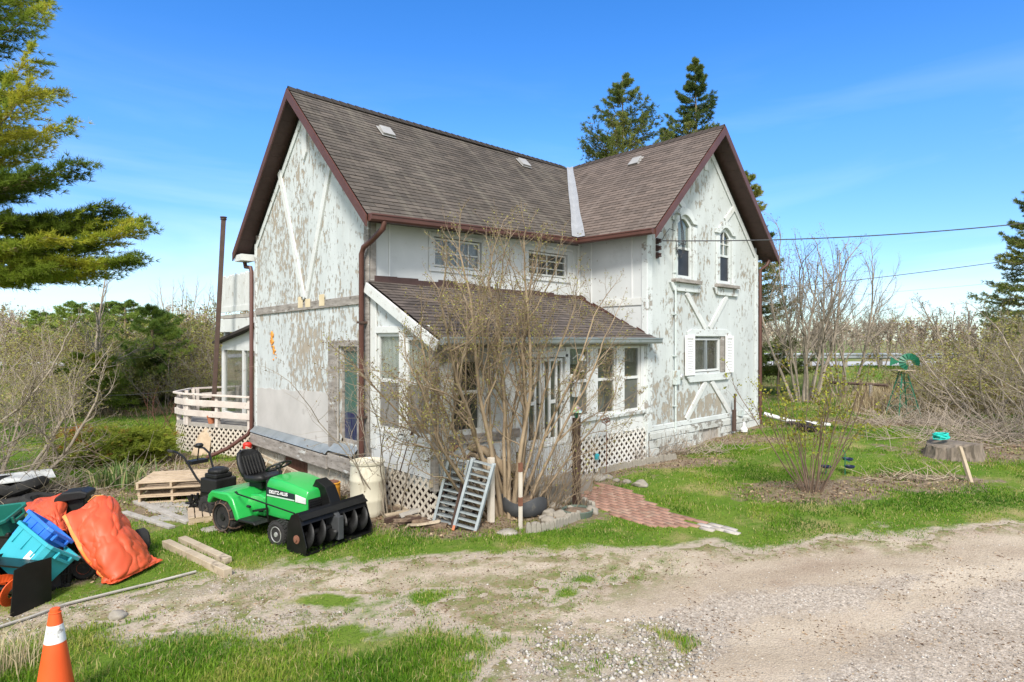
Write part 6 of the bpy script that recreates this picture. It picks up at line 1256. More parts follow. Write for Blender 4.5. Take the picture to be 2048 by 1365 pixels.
def cloth(name, ctl, mt, amp, seed, nu=60, nv=60, thick=.006, k=1.0):
    """smooth surface through a grid of control points (rows of equal length) with folds"""
    Cn = np.array([[tuple(p) for p in row] for row in ctl]); nr, nc = Cn.shape[:2]
    def interp(A, t_):
        i = min(int(t_), len(A)-2); f = t_-i; a = A[max(i-1, 0)]; b_ = A[i]; c = A[i+1]; d = A[min(i+2, len(A)-1)]
        return b_+.5*f*(c-a+f*(2*a-5*b_+4*c-d+f*(3*(b_-c)+d-a)))
    V = []
    for v in range(nv+1):
        row = interp(Cn, v/nv*(nr-1))
        for u in range(nu+1): V.append(interp(row, u/nu*(nc-1)))
    V = np.array(V).reshape(nv+1, nu+1, 3); du = np.gradient(V, axis=1); dv = np.gradient(V, axis=0); n = np.cross(du, dv); n /= np.linalg.norm(n, axis=2, keepdims=True)+1e-9
    vv, uu = np.meshgrid(np.linspace(0, 1, nv+1), np.linspace(0, 1, nu+1), indexing='ij')
    w1 = fbm(uu*2+seed, vv*2.2+uu*1.2, seed, 3)-.5; wx = fbm(uu*3, vv*3, seed+1, 2); w2 = np.abs(fbm(uu*3.2*k+vv*3.5+wx*2, vv*2.2*k-uu*1.5, seed+3, 2)-.5)**.55*.75; w3 = np.abs(fbm(uu*6*k-vv*3+wx*3, vv*7*k+uu*4, seed+8, 2)-.5)**.6*.7
    V = V+n*(amp*(w1*1.6+1.1*(.25-w2)*2+1.1*(.25-w3)))[..., None]; V[..., 2] = np.maximum(V[..., 2], zt(V[..., 0], V[..., 1])+.012)
    i, j = np.meshgrid(np.arange(nv), np.arange(nu), indexing='ij'); a = (i*(nu+1)+j).ravel(); o = np_mesh(name, V.reshape(-1, 3)-np.array(tp.location), np.c_[a, a+1, a+nu+2, a+nu+1], mt, tp, smooth=True)
    s_ = o.modifiers.new('s', 'SOLIDIFY'); s_.thickness = thick; return o, V
c_main, Vt = cloth('sheet', [[at(124, 1034, 7.75), at(170, 1008, 8.0), at(216, 993, 8.25), at(232, 1000, 8.45)], [at(146, 1076, 7.62), at(185, 1050, 7.72), at(236, 1034, 7.95), at(262, 1046, 8.3)], [at(172, 1122, 7.5), at(205, 1098, 7.5), at(255, 1080, 7.75), at(290, 1092, 8.15)], [at(196, 1150, 7.47), at(225, 1150, 7.42), at(275, 1130, 7.7), at(306, 1112, 8.1)], [gp(205, 1168)+Vector((0, 0, .02)), gp(232, 1171)+Vector((0, 0, .03)), gp(285, 1148)+Vector((0, 0, .05)), gp(324, 1126)+Vector((0, 0, .02))]], M_['orange_tarp'], .055, 5, nu=110, nv=110)
hem = Vt[:, :8]; m = MB(); nn = hem.shape[0]; m.add([tuple(Vector(hem[i, j])-tp.location+Vector((-.0, -.012, .014))) for i in range(nn) for j in (0, 7)], [(2*i, 2*i+1, 2*i+3, 2*i+2) for i in range(nn-1)]); m.build('hem', M_['tarp_hem'], tp, smooth=True)
cloth('sheet', [[at(46, 1020, 8.5), at(70, 1003, 8.8), at(100, 994, 9.0), at(138, 984, 9.0)], [at(48, 1022, 8.3), at(76, 1008, 8.3), at(110, 1000, 8.35), at(140, 996, 8.5)], [at(66, 1030, 8.0), at(92, 1032, 7.9), at(116, 1030, 7.95), at(134, 1026, 8.1)], [at(82, 1046, 7.9), at(104, 1054, 7.8), at(122, 1062, 7.8), at(136, 1068, 7.85)]], M_['orange_tarp'], .05, 9, nu=60, nv=60)
m = MB(); m.tube([Vector(p)-tp.location for p in (at(176, 1004, 8.3), at(190, 992, 8.3), at(206, 992, 8.3), at(224, 1006, 8.35), at(238, 1022, 8.4))], .008, 5); m.build('tie_cord', M_['tarp_hem'], tp)
# ================================================================ bins, crate, snow blower at the left
def tote(name, loc, M3, L, Wd_, H, mt, label, cat='bin'):
    t = empty(name, loc, 0, label, cat); tap = .87
    def rr(l, w_, z, c=.05): return [(sx*(l/2-(c if k else 0)), sy*(w_/2-(0 if k else c)), z) for sx, sy, k in ((1, -1, 0), (1, 1, 0), (1, 1, 1), (-1, 1, 1), (-1, 1, 0), (-1, -1, 0), (-1, -1, 1), (1, -1, 1))]
    m = MB(); secs = [rr(L*tap, Wd_*tap, 0), rr(L, Wd_, H), rr(L-.02, Wd_-.02, H), rr(L*tap-.02, Wd_*tap-.02, .012)]; n = 8
    for s_ in secs: m.v += [tuple(M3 @ Vector(p)) for p in s_]
    m.f += [(i*n+j, i*n+(j+1) % n, (i+1)*n+(j+1) % n, (i+1)*n+j) for i in range(3) for j in range(n)]+[tuple(range(8))[::-1], tuple(range(24, 32))]; m.build('tub', mt, t)
    m = MB(); a = rr(L+.05, Wd_+.05, H-.035); b_ = rr(L+.05, Wd_+.05, H+.005); c = rr(L-.015, Wd_-.015, H+.005); d = rr(L-.015, Wd_-.015, H-.035)
    for s_ in (a, b_, c, d): m.v += [tuple(M3 @ Vector(p)) for p in s_]
    m.f += [(i*n+j, i*n+(j+1) % n, ((i+1) % 4)*n+(j+1) % n, ((i+1) % 4)*n+j) for i in range(4) for j in range(n)]; m.build('rim', mt, t, bevel=.006)
    m = MB(); m.box(L/2+.005, L/2+.05, -.09, .09, H-.10, H-.07, M3); m.box(L/2+.005, L/2+.05, -.10, -.08, H-.10, H-.02, M3); m.box(L/2+.005, L/2+.05, .08, .10, H-.10, H-.02, M3); m.build('handle', mt, t)
    m = MB(); [m.box(x, x+.02, -Wd_/2*.985-.008, -Wd_/2*.985+.02, H*.55, H-.03, M3) for x in (-L*.3, -.01, L*.3)]; m.build('rib', mt, t)
    if L > .65: m = MB(); m.box(L*.44, L*.445, .10, .18, H*.5, H*.68, M3); m.box(L*.20, L*.34, -Wd_/2*.95-.004, -Wd_/2*.95+.004, H*.42, H*.66, M3); m.build('label_sticker', M_['white_plain'], t)
    return t
def tilt(rv, rf, yaw): return (Matrix.Rotation(az+yaw, 4, 'Z') @ Matrix.Rotation(rf, 4, 'X') @ Matrix.Rotation(rv, 4, 'Y'))
tote('tote', at(36, 1150, 7.15), tilt(R(21), R(-36), R(-14)), .70, .46, .46, M_['teal_plastic'], 'turquoise plastic tote tipped sideways on a black crate')
tote('tote', at(60, 1094, 7.42), tilt(R(22), R(-40), R(-14)), .56, .38, .30, M_['blue_plastic'], 'royal blue plastic tub nested behind the turquoise tote')
tote('tub', at(2, 1058, 7.9), tilt(R(-8), R(20), 0), .55, .40, .22, M_['dark_green_plastic'], 'dark green tub behind the turquoise tote')
sx_ = gp(2, 1100); sx_ = W((2-1024)/F*7.95, 7.95); m = MB(); m.box(-.26, .26, -.2, .2, .0, .50, Matrix.Rotation(az, 4, 'Z')); m.box(-.28, .28, -.22, .22, .47, .54, Matrix.Rotation(az, 4, 'Z')); tag(m.build('storage_box', M_['black_plastic'], loc=sx_, bevel=.02), 'black lidded storage box under the dark green tub', 'box')
cr_ = empty('crate', gp(62, 1186)+FW*.22, az+R(28), 'black slatted crate with a blue liner under the turquoise tote', 'crate')
for (x0, x1, y0, y1) in ((-.27, .27, -.2, -.185), (-.27, .27, .185, .2), (-.27, -.255, -.185, .185), (.255, .27, -.185, .185)):
    m = MB(); m.box(x0, x1, y0, y1, .0, .05); m.box(x0, x1, y0, y1, .27, .33); m.box(x0, x1, y0, y1, .155, .17); n = int(((x1-x0)+(y1-y0))/.03)
    for k in range(n):
        f = (k+.5)/n; m.box(*(x0+(x1-x0)*f-.004, x0+(x1-x0)*f+.004, y0, y1) if x1-x0 > .1 else (x0, x1, y0+(y1-y0)*f-.004, y0+(y1-y0)*f+.004), .05, .27)
    m.build('side', M_['black_plastic'], cr_)
m = MB(); m.box(-.22, .14, -.17, .16, .01, .30); m.build('liner', M_['blue_plastic'], cr_)
sbw = gp(-24, 1234)+FW*.22; sn = empty('snow_blower', sbw, YAW+math.pi-.22, 'black two-stage snow blower with orange auger at the left edge', 'snow blower')
m = MB(); m.prism([(-.25, -.33, .02), (-.25, -.33, .40), (-.15, -.33, .50), (.1, -.33, .52), (.1, -.33, .50), (-.14, -.33, .48), (-.235, -.33, .39), (-.235, -.33, .02)], (0, .66, 0)); m.build('housing', M_['black_metal'], sn)
for y in (-.335, .325): m = MB(); m.prism([(-.26, y, 0), (-.26, y, .5), (.02, y, .53), (.16, y, .50), (.20, y, .03), (.16, y, 0)], (0, .012, 0)); m.build('end_plate', M_['black_metal'], sn)
m = MB(); vs = []; n = 60
for i in range(n+1):
    a = i/n*2*math.pi*2.6
    for r0 in (.08, .165): vs.append((.02+r0*math.cos(a), -.3+.6*i/n, .21+r0*math.sin(a)))
m.add(vs, [(2*i, 2*i+1, 2*i+3, 2*i+2) for i in range(n)]); ob = m.build('auger', M_['cone_orange'], sn); s_ = ob.modifiers.new('s', 'SOLIDIFY'); s_.thickness = .012
m = MB(); m.tube([(0, -.33, .21), (0, .33, .21)], .04, 10); m.build('auger_shaft', M_['black_metal'], sn); m = MB(); m.box(-.70, -.27, -.32, .02, .18, .46); m.build('engine', M_['black_plastic'], sn, bevel=.03)
for y in (-.40, .06): free_wheel(sn, Vector((-.55, y, .19)), 0, .19, .12, M_['cone_orange'], Matrix())
# traffic cone
cb_ = at(110, 1428, 4.9); cb_.z = float(zt(cb_.x, cb_.y)); co_ = empty('traffic_cone', cb_, .4, 'orange traffic cone with a scuffed white band in the front grass', 'traffic cone')
hz = [.0, .03, .5, .51, .63, .64, .80, .815, .86, .865]; zt0 = .865-cb_.z*0
def cr2(z): return .155-(.155-.036)*(z-.03)/.83
def band(z0, z1, name, mt, n=30, ext=0):
    m = MB(); m.lathe([(cr2(z0)+ext, z0), (cr2(z1)+ext, z1)], n); return m.build(name, mt, co_, smooth='auto')
sc = ((3-(1216-680)*4.9/1222)-cb_.z)/.865; co_.scale = (1, 1, sc)
band(.03, .595, 'body', M_['cone_orange']); band(.595, .735, 'reflective_band', M_['cone_white'], ext=.001); m = MB(); m.lathe([(cr2(.735), .735), (cr2(.825), .825), (cr2(.825)+.004, .83), (.036, .835), (.034, .86), (.026, .865)], 30); m.build('tip', M_['cone_orange'], co_, smooth='auto'); m = MB(); m.box(-.2, .2, -.2, .2, 0, .035); m.build('base', M_['rubber'], co_, bevel=.02)
# tyres and rubbish behind the bins
tm_ = None
for k, (px, py, z, tl) in enumerate(((10, 1012, .0, .1), (44, 1014, .0, -.15), (78, 1016, .0, .2), (18, 1004, .2, .3), (60, 1004, .2, -.25))):
    q = gp(px, py)+Vector((0, 0, z)); m = MB(); m.lathe([(.17, .02), (.25, .0), (.31, .04), (.32, .1), (.31, .16), (.25, .2), (.17, .18), (.16, .1)], 22, M=Matrix.Rotation(tl, 4, 'X') @ Matrix.Rotation(tl, 4, 'Y'), close=True)
    tag(m.build('old_tyre', M_['rubber'], smooth='auto', loc=q), 'worn black tyre piled under the bare bush behind the bins', 'tyre', 'old tyres behind the bins')
m = MB(); m.box(-.55, .55, -.3, .3, 0, .02, Matrix.Rotation(.1, 4, 'X')); tag(m.build('white_board', M_['white_paint'], loc=gp(35, 1000)+Vector((0, 0, .42))), 'dirty white board lying on the tyre pile', 'board')
# ================================================================ things along the house
q = Wd(735, 10.5); brl = empty('barrel', q, 0, 'large stained cream plastic barrel against the porch lattice', 'barrel')
m = MB(); pr = [(.255, 0), (.275, .03), (.285, .10), (.29, .26), (.298, .285), (.29, .31), (.292, .48), (.298, .60), (.304, .62), (.298, .64), (.288, .80), (.275, .87), (.262, .90)]; m.lathe(pr, 36); m.build('body', M_['barrel'], brl, smooth='auto')
m = MB(); m.lathe([(.262, .885), (.292, .89), (.296, .93), (.275, .94), (.262, .925), (.255, .90)], 36, close=True); m.build('rim', M_['barrel'], brl, smooth='auto'); m = MB(); m.lathe([(.26, .895), (.2, .89), (.01, .892)], 30); m.build('lid', M_['barrel'], brl, smooth='auto')
q = gp(664, 1008); oc = empty('paint_can', q, 0, 'rusty orange metal can beside the cream barrel', 'can')
m = MB(); m.lathe([(.15, 0), (.155, .02), (.15, .04), (.15, .30), (.155, .315), (.15, .33), (.15, .38), (.157, .39), (.145, .40)], 24); m.build('body', M_['orange_can'], oc, smooth='auto'); m = MB(); m.lathe([(.13, .405), (.11, .42), (.02, .415)], 20); m.build('lid', M_['rust'], oc)
# wooden ladder lying against the foundation
a0 = GA.p(5.05, .40, .42); b0 = GA.p(.78, .24, .50); la = empty('wooden_ladder', (a0+b0)/2, 0, 'old pale wooden ladder leaning along the foundation behind the mower', 'ladder'); o_ = la.location
for dz, dx in ((0, 0), (-.36, -.16)):
    m = MB(); m.beam(a0-o_+Vector((dx, 0, dz*.9)), b0-o_+Vector((dx, 0, dz*.6)), .035, .06); m.build('side_rail', M_['lumber'], la, bevel=.004)
for k in range(13): p = a0.lerp(b0, (k+.5)/13)-o_; f = .9-.3*(k+.5)/13; m = MB(); m.tube([p, p+Vector((-.16, -.02, -.36*f))], .016, 6); m.build('rung', M_['lumber'], la)
m = MB(); p = GA.p(5.3, .34, .3); M = Matrix.Translation(p); m.lathe([(.10, 0), (.11, .1), (.08, .14), (.02, .15)], 14); tag(m.build('fuel_can', M_['red_paint'], loc=p, smooth='auto'), 'small red can by the far end of the wooden ladder', 'can')
# two folded aluminium ladders
def alu_ladder(pb, pt, d_top, w_, label, sticker=False, n=11):
    b0 = gp(*pb); t0 = at(pt[0], pt[1], d_top); L = empty('aluminium_ladder', b0, 0, label, 'ladder', 'folded aluminium ladders'); ax = (t0-b0); ln = ax.length; ax.normalize(); sd = (RT-ax*RT.dot(ax)).normalized(); nr = sd.cross(ax)
    if nr.dot(FW) < 0: nr = -nr
    for layer in (0, 1):
        off = nr*(.11*layer)
        for s_ in (-1, 1): m = MB(); o = sd*s_*w_/2+off+sd*(.02*layer); m.beam(o, o+ax*ln, .045, .08, up=nr); m.build('side_rail', M_['alu'], L, bevel=.004)
        for k in range(n): o = off+ax*(ln*(k+.6)/n)+sd*(.02*layer); m = MB(); m.beam(o-sd*w_/2, o+sd*w_/2, .045, .02, up=(0, 0, 1)); m.build('rung', M_['alu'], L)
    for s_ in (-1, 1): m = MB(); o = sd*s_*w_/2+ax*(ln-.06); m.prism([o-nr*.03-ax*.05, o+nr*.15-ax*.05, o+nr*.12+ax*.05, o-nr*.0+ax*.05], sd*.02); m.build('hinge', M_['galv'], L)
    for s_ in (-1, 1): m = MB(); o = sd*s_*w_/2; m.beam(o-ax*.03, o+ax*.05, .04, .085, up=nr); m.build('rubber_foot', M_['terracotta'], L)
    if sticker: o = sd*w_/2+sd*.0165; m = MB(); m.beam(o+ax*ln*.60-nr*.0, o+ax*ln*.82, .003, .06, up=nr); m.build('warning_sticker', M_['yellow'], L)
alu_ladder((885, 1052), (918, 916), 9.9, .31, 'folded grey aluminium ladder, the one nearer the cream barrel'); alu_ladder((928, 1062), (966, 922), 9.72, .34, 'folded aluminium ladder with a yellow sticker on its rail', True)
def pole(p, q, dq, r, mt, name, label, cat='pole', sq=False, bend=None):
    a = gp(*p); b_ = at(q[0], q[1], dq); m = MB()
    if sq: m.beam(Vector(), b_-a, r, r)
    else: m.tube([Vector(), (b_-a)*.5+(bend or Vector()), b_-a], r, 8)
    return tag(m.build(name, M_[mt], loc=a, bevel=.004 if sq else 0), label, cat)
pole((903, 1058), (938, 910), 9.95, .04, 'rust_brown', 'angle_iron', 'brown angle iron leaning between the two aluminium ladders', sq=True)
pole((866, 1052), (902, 940), 9.95, .012, 'rust_brown', 'thin_rod', 'thin dark rod leaning on the nearer folded ladder', 'rod')
pole((848, 1020), (915, 892), 10.0, .028, 'rust', 'bent_pipe', 'bent rusty iron pipe leaning on the lattice corner', 'pipe', bend=Vector((-.10, 0, .12)))
pole((780, 1018), (826, 858), 10.35, .022, 'rust_brown', 'iron_bar', 'long straight iron bar leaning on the lattice by the barrel', 'bar')
a = gp(982, 1045); m = MB(); m.box(-.045, .045, -.045, .045, 0, 1.06); tag(m.build('white_post', M_['lattice'], loc=a, bevel=.006), 'square off-white post right of the aluminium ladders', 'post')
a = gp(1041, 1058); m = MB(); m.box(-.028, .028, -.02, .02, 0, .98); stk = tag(m.build('stake', M_['lattice'], loc=a, bevel=.004), 'thin pale stake with a rusty band before the tyre planter', 'stake'); m = MB(); m.box(-.031, .031, -.023, .023, .36, .50); m.box(-.031, .031, -.023, .023, .90, 1.04); m.build('rusty_band', M_['rust'], stk)
# wood scraps and stones
rs = random.Random(17)
for k in range(26):
    px, py = rs.uniform(775, 862), rs.uniform(1028, 1058); q = gp(px, py); L = rs.uniform(.18, .6); h = rs.uniform(.02, .07); M = Matrix.Rotation(az+rs.uniform(-.7, .9), 4, 'Z') @ Matrix.Rotation(rs.uniform(-.2, .2), 4, 'Y'); m = MB(); m.box(-L/2, L/2, -rs.uniform(.02, .06), rs.uniform(.02, .06), 0, h, M); m.v = [tuple(Vector(v)+Vector((rs.uniform(-.012, .012), rs.uniform(-.012, .012), rs.uniform(-.008, .008)))) for v in m.v]
    tag(m.build('wood_scrap', M_[rs.choice(['lumber', 'grey_board', 'rust_brown', 'mulch'])], loc=q+Vector((0, 0, rs.uniform(.0, .14)*(1-abs(px-818)/60)))), 'splintered wood scrap in the heap between barrel and ladders', 'wood scrap', 'wood scraps between barrel and ladders')
def rock(px, py, r, label, group, seed, mt='rock', z=0, sq=.6):
    rs = random.Random(seed); bm = bmesh.new(); bmesh.ops.create_icosphere(bm, subdivisions=3, radius=1); o1, o2, o3 = [rs.uniform(0, 50) for _ in range(3)]
    for v in bm.verts:
        p = v.co; n = float(fbm(np.array(p.x*1.3+o1+p.z), np.array(p.y*1.3+o2-p.z*.7), seed, 3)); f = 1+(n-.5)*.9; v.co = Vector((round(p.x*2.2)/2.2*.35+p.x*.65, round(p.y*2.2)/2.2*.3+p.y*.7*.85, (round(p.z*2)/2*.3+p.z*.7)*sq))*f*r
    me = bpy.data.meshes.new('rock'); bm.to_mesh(me); bm.free(); me.materials.append(M_[mt]); me.shade_smooth(); o = bpy.data.objects.new('rock', me); COL.objects.link(o); o.location = gp(px, py)+Vector((0, 0, r*sq*.35+z)); o.rotation_euler.z = rs.uniform(0, 6); return tag(o, label, 'rock', group)
k = 0
for px, py, r in ((1098, 1030, .13), (1112, 1016, .12), (1120, 1034, .14), (1135, 1022, .12), (1108, 1000, .13), (1128, 1004, .14), (1095, 1046, .13), (1086, 1040, .10), (1142, 1038, .12), (1185, 1026, .13), (1150, 1000, .10), (1070, 1052, .09), (1128, 1046, .09)): k += 1; rock(px, py, r, 'rounded pale stone in the flower bed beside the tyre planter', 'stones in the flower bed', k)
for px, py, r in ((1195, 960, .16), (1215, 957, .12), (1255, 966, .09), (1282, 972, .15), (1180, 956, .12), (1232, 962, .07)): k += 1; rock(px, py, r, 'flat pale stone lining the lawn edge of the brick path', 'stones along the brick path', k, sq=.5)
for px, py, r in ((1016, 1066, .17), (700, 1078, .14), (425, 1060, .15)): k += 1; rock(px, py, r, 'flat tan stone sunk in the grass by the flower bed edging' if px > 1000 else ('flat grey stone in the grass in front of the wood scraps' if px > 600 else 'flat grey stone in the grass by the chained rear wheel'), None, k, sq=.22)
for px, py, r in ((236, 1236, .09), (800, 1036, .13), (850, 1040, .12), (868, 1020, .13), (905, 1020, .15), (925, 1000, .14), (945, 985, .12), (895, 1000, .12)): k += 1; rock(px, py, r, 'white stone lying in the gravel left of the driveway' if px < 300 else 'broken tan stone behind the aluminium ladders', None if px < 300 else 'stones behind the ladders', k)
# tyre planter, garden ring, scalloped edging
q = gp(1048, 1036)+FW*.26; tpl = empty('tyre_planter', q, .3, 'cut black tyre used as a planter at the lilac foot', 'planter')
m = MB(); m.lathe([(.24, .02), (.34, .03), (.40, .12), (.405, .22), (.385, .30), (.37, .305), (.37, .26), (.33, .2), (.25, .12)], 36, close=True); m.v = [(x, y, z+(.05*math.sin(math.atan2(y, x)*3+1)*(z > .2) if True else 0)) for x, y, z in m.v]; m.build('casing', M_['tyre_grey'], tpl, smooth='auto'); m = MB(); m.lathe([(.375, .215), (.25, .25), (.1, .27), (.01, .27)], 26); m.build('soil', M_['mulch'], tpl, smooth=True)
M_['dull_green'] = mat('dull_green', (.07, .095, .075), (.11, .135, .105), 5, .7, .2, 20)
q = gp(1156, 1034)+FW*.1; gr_ = empty('garden_ring', q, 0, 'low green planter ring with weeds at the lamp post', 'planter'); m = MB(); m.lathe([(.25, 0), (.27, .10), (.25, .11), (.23, .0)], 28, close=True); m.build('ring', M_['dull_green'], gr_, smooth='auto'); m = MB(); m.lathe([(.25, .07), (.12, .1), (.01, .1)], 22); m.build('soil', M_['mulch'], gr_, smooth=True)
def edging(pts, label, n, name='edging_block'):
    P = [gp(*p) for p in pts]; Ls = [0]
    for a, b_ in zip(P, P[1:]): Ls.append(Ls[-1]+(b_-a).length)
    for k in range(n):
        s_ = Ls[-1]*(k+.5)/n; i = max(j for j in range(len(P)-1) if Ls[j] <= s_); p = P[i].lerp(P[i+1], (s_-Ls[i])/(Ls[i+1]-Ls[i])); t_ = (P[i+1]-P[i]); t_.z = 0; t_.normalize(); w_ = Ls[-1]/n*.5*.97; nn = Vector((-t_.y, t_.x, 0)); m = MB(); h = .14+random.Random(k+int(Ls[-1]*90)).uniform(-.02, .02)
        m.prism([t_*-w_-nn*.03+Vector((0, 0, -.05)), t_*w_-nn*.03+Vector((0, 0, -.05))]+[t_*w_*math.cos(a)-nn*.03+Vector((0, 0, h-.06+.06*math.sin(a))) for a in (0, .5, 1.05, 1.57, 2.1, 2.64, 3.14)], nn*.06); tag(m.build(name, M_['concrete'], loc=p, bevel=.006), label, 'edging block', label)
edging(((1052, 1066), (1080, 1064), (1110, 1058), (1140, 1046), (1160, 1038)), 'scalloped concrete edging block along the front of the flower bed', 15); edging(((1122, 1006), (1140, 1008), (1165, 1008), (1188, 1022)), 'scalloped concrete edging block behind the lamp post', 9); edging(((1165, 952), (1200, 948), (1245, 938), (1300, 928), (1352, 918)), 'concrete edging block along the porch flower bed', 20)
# lamp post with stained glass cap; hanging basket frame; hooks
a = gp(1153, 1012); lp = empty('lamp_post', a, 0, 'square brown post carrying a small stained-glass solar lantern', 'lamp post'); hh = at(1153, 836, (a).dot(FW)).z-a.z
m = MB(); m.box(-.055, .055, -.055, .055, -.05, hh); m.build('post', M_['rust_brown'], lp, bevel=.008); m = MB(); m.lathe([(.04, hh+.0), (.05, hh+.02), (.06, hh+.10)], 4); m.build('lantern', M_['windmill_green'], lp)
mgl, t, b = newmat('stained_glass'); co = ncoord(t); vo = N(t, 'ShaderNodeTexVoronoi'); vo.inputs['Scale'].default_value = 22; t.links.new(co, vo.inputs['Vector']); t.links.new(mix(t, .55, (.30, .32, .42), vo.outputs['Color']), b.inputs['Base Color']); b.inputs['Roughness'].default_value = .15
m = MB(); m.lathe([(.115, hh+.10), (.06, hh+.19), (.008, hh+.235)], 8); m.build('lantern_roof', mgl, lp)
a = gp(1212, 956); m = MB()
for k in range(7): r_ = random.Random(k); c = Vector((r_.uniform(-.09, .09), r_.uniform(-.03, .03), 1.18+r_.uniform(-.08, .09))); m.tube([c+Vector((RT.x*.06*math.cos(t_*.63), RT.y*.06*math.cos(t_*.63), .045*math.sin(t_*.63)*1.0)) for t_ in range(11)], .006, 5)
m.tube([(0, 0, 0), (.02, 0, .6), (.0, 0, 1.15)], .008, 5); tag(m.build('wire_ornament', M_['rust'], loc=a), 'rusty wire garden ornament in front of the porch lattice', 'ornament')
for px, py, h in ((1136, 962, 1.05), (1147, 962, 1.2)): m = MB(); m.tube([(0, 0, 0), (0, 0, h)], .011, 6); m.tube([(0, 0, h), RT*.05+Vector((0, 0, h+.06)), RT*.10+Vector((0, 0, h))], .009, 5); tag(m.build('plant_hook', M_['black_metal'], loc=gp(px, py)), 'slim black garden hook left of the lamp post' if px < 1140 else 'slim black garden hook close behind the lamp post', 'garden hook')
m = MB(); m.lathe([(.05, 0), (.055, .09), (.02, .12)], 10); tag(m.build('blue_ornament', M_['teal_plastic'], loc=PF.p(4.15, .52, .08), smooth='auto'), 'little turquoise ornament hung on the porch lattice', 'ornament')
# ================================================================ lawn things at the right
M_['stump_wood'] = mat('stump_wood', (.10, .08, .062), (.22, .18, .14), 7, .95, .8, 24, ((.30, .27, .23), 3, .6, .1), stretch=(1, 1, .3))
q = gp(1908, 912); st_ = empty('tree_stump', q, .4, 'wide weathered grey tree stump with a teal coil on top', 'stump'); m = MB(); rs = np.random.RandomState(5); n = 72; prof = [(1.12, -.1), (1.0, .06), (.95, .18), (.93, .27), (.86, .29)]
for r_, z in prof: m.v += [(.62*r_*(1+.10*math.sin(k*6.283/n*3+1)+.06*math.sin(k*6.283/n*9)+.035*math.sin(k*6.283/n*23+z*3)+rs.normal(0, .022))*math.cos(k*6.283/n), .55*r_*(1+.09*math.sin(k*6.283/n*4)+rs.normal(0, .02))*math.sin(k*6.283/n), z+rs.normal(0, .012)+.05*math.sin(k*6.283/n*2)*(z > .2)) for k in range(n)]
m.f = [(i*n+k, i*n+(k+1) % n, (i+1)*n+(k+1) % n, (i+1)*n+k) for i in range(4) for k in range(n)]+[tuple(4*n+k for k in range(n))]; m.build('wood', M_['stump_wood'], st_)
m = MB(); rs = random.Random(8)
for k in range(6): m.tube([Vector((.17*math.cos(a*.6+k)+rs.uniform(-.03, .03), .13*math.sin(a*.6+k)+rs.uniform(-.03, .03), .02+.02*k+rs.uniform(0, .025))) for a in range(12)], .015, 6)
tag(m.build('rope_coil', M_['teal_rope'], loc=at(1882, 880, q.dot(FW)-.05)), 'teal rope coil lying on the tree stump', 'rope')
pole((1942, 966), (1919, 893), gp(1942, 966).dot(FW)+.25, .06, 'lumber', 'wood_stake', 'pale split wooden stake leaning in the grass before the stump', 'stake', True)
q = gp(1806, 836); wm = empty('garden_windmill', q, az, 'green garden windmill on a four-legged lattice tower', 'windmill'); D = q.dot(FW); sc = D/F; hT = (836-712)*sc
tw = (836-770)*sc; tz = (836-742)*sc
for sx_ in (-1, 1):
    for sy in (-1, 1): m = MB(); m.beam((sx_*.36, sy*.36, 0), (sx_*.07, sy*.07, tz), .03, .03); m.build('leg', M_['windmill_green'], wm)
m = MB()
for k in range(4):
    f0, f1 = k/4, (k+1)/4; w0, w1 = .36-.29*f0, .36-.29*f1
    for (ax_, ay_, bx_, by_) in ((-1, -1, 1, -1), (1, -1, 1, 1), (1, 1, -1, 1), (-1, 1, -1, -1)): m.beam((ax_*w0, ay_*w0, tz*f0), (bx_*w1, by_*w1, tz*f1), .012, .012); m.beam((ax_*w1, ay_*w1, tz*f1), (bx_*w1, by_*w1, tz*f1), .012, .012)
m.build('lattice_brace', M_['windmill_green'], wm); m = MB(); m.box(-.28, .28, -.2, .2, tz, tz+.03); m.build('platform', M_['lumber'], wm); m = MB(); m.beam((0, 0, tz), (0, 0, hT-.2), .05, .05); m.build('mast', M_['windmill_green'], wm)
zr = hT-.20
for k in range(14):
    if 4 < k < 8: continue
    a = k*2*math.pi/14; M = Matrix.Translation((.12, -.12, zr)) @ Matrix.Rotation(R(-35), 4, 'Z') @ Matrix.Rotation(a, 4, 'Y') @ Matrix.Rotation(.45, 4, 'Z'); m = MB(); m.add([M @ Vector(p) for p in ((-.03, 0, .08), (.03, 0, .08), (.07, 0, .28), (-.07, 0, .28), (-.03, .006, .08), (.03, .006, .08), (.07, .006, .28), (-.07, .006, .28))], [(0, 1, 2, 3), (7, 6, 5, 4), (0, 4, 5, 1), (1, 5, 6, 2), (2, 6, 7, 3), (3, 7, 4, 0)]); m.build('blade', M_['windmill_green'], wm)
m = MB(); m.prism([(-.1, .0, zr), (-.38, .0, zr+.16), (-.42, 0, zr-.12)], (0, .012, 0)); m.build('tail', M_['windmill_green'], wm)
q = gp(1690, 950); sp = empty('solar_lantern', q, az, 'blue bird-bath-like solar ornament on a thin stem by the leafing shrub', 'garden ornament'); m = MB(); m.tube([(0, 0, 0), (0, 0, .42), (-.06, 0, .52)], .009, 6); m.tube([(0, 0, .3), (.1, 0, .25)], .008, 5); m.build('stem', M_['windmill_green'], sp)
for x, y, z in ((.09, 0, .13), (.11, .1, .26), (-.35, .05, .12)): m = MB(); m.lathe([(.02, 0), (.085, .01), (.10, .05), (.085, .055), (.075, .02)], 16, o=(x, y, z)); m.build('dish', M_['navy'], sp, smooth='auto')
m = MB(); m.tube([(-.35, .05, 0), (-.35, .05, .13)], .01, 5); m.build('stem', M_['windmill_green'], sp)
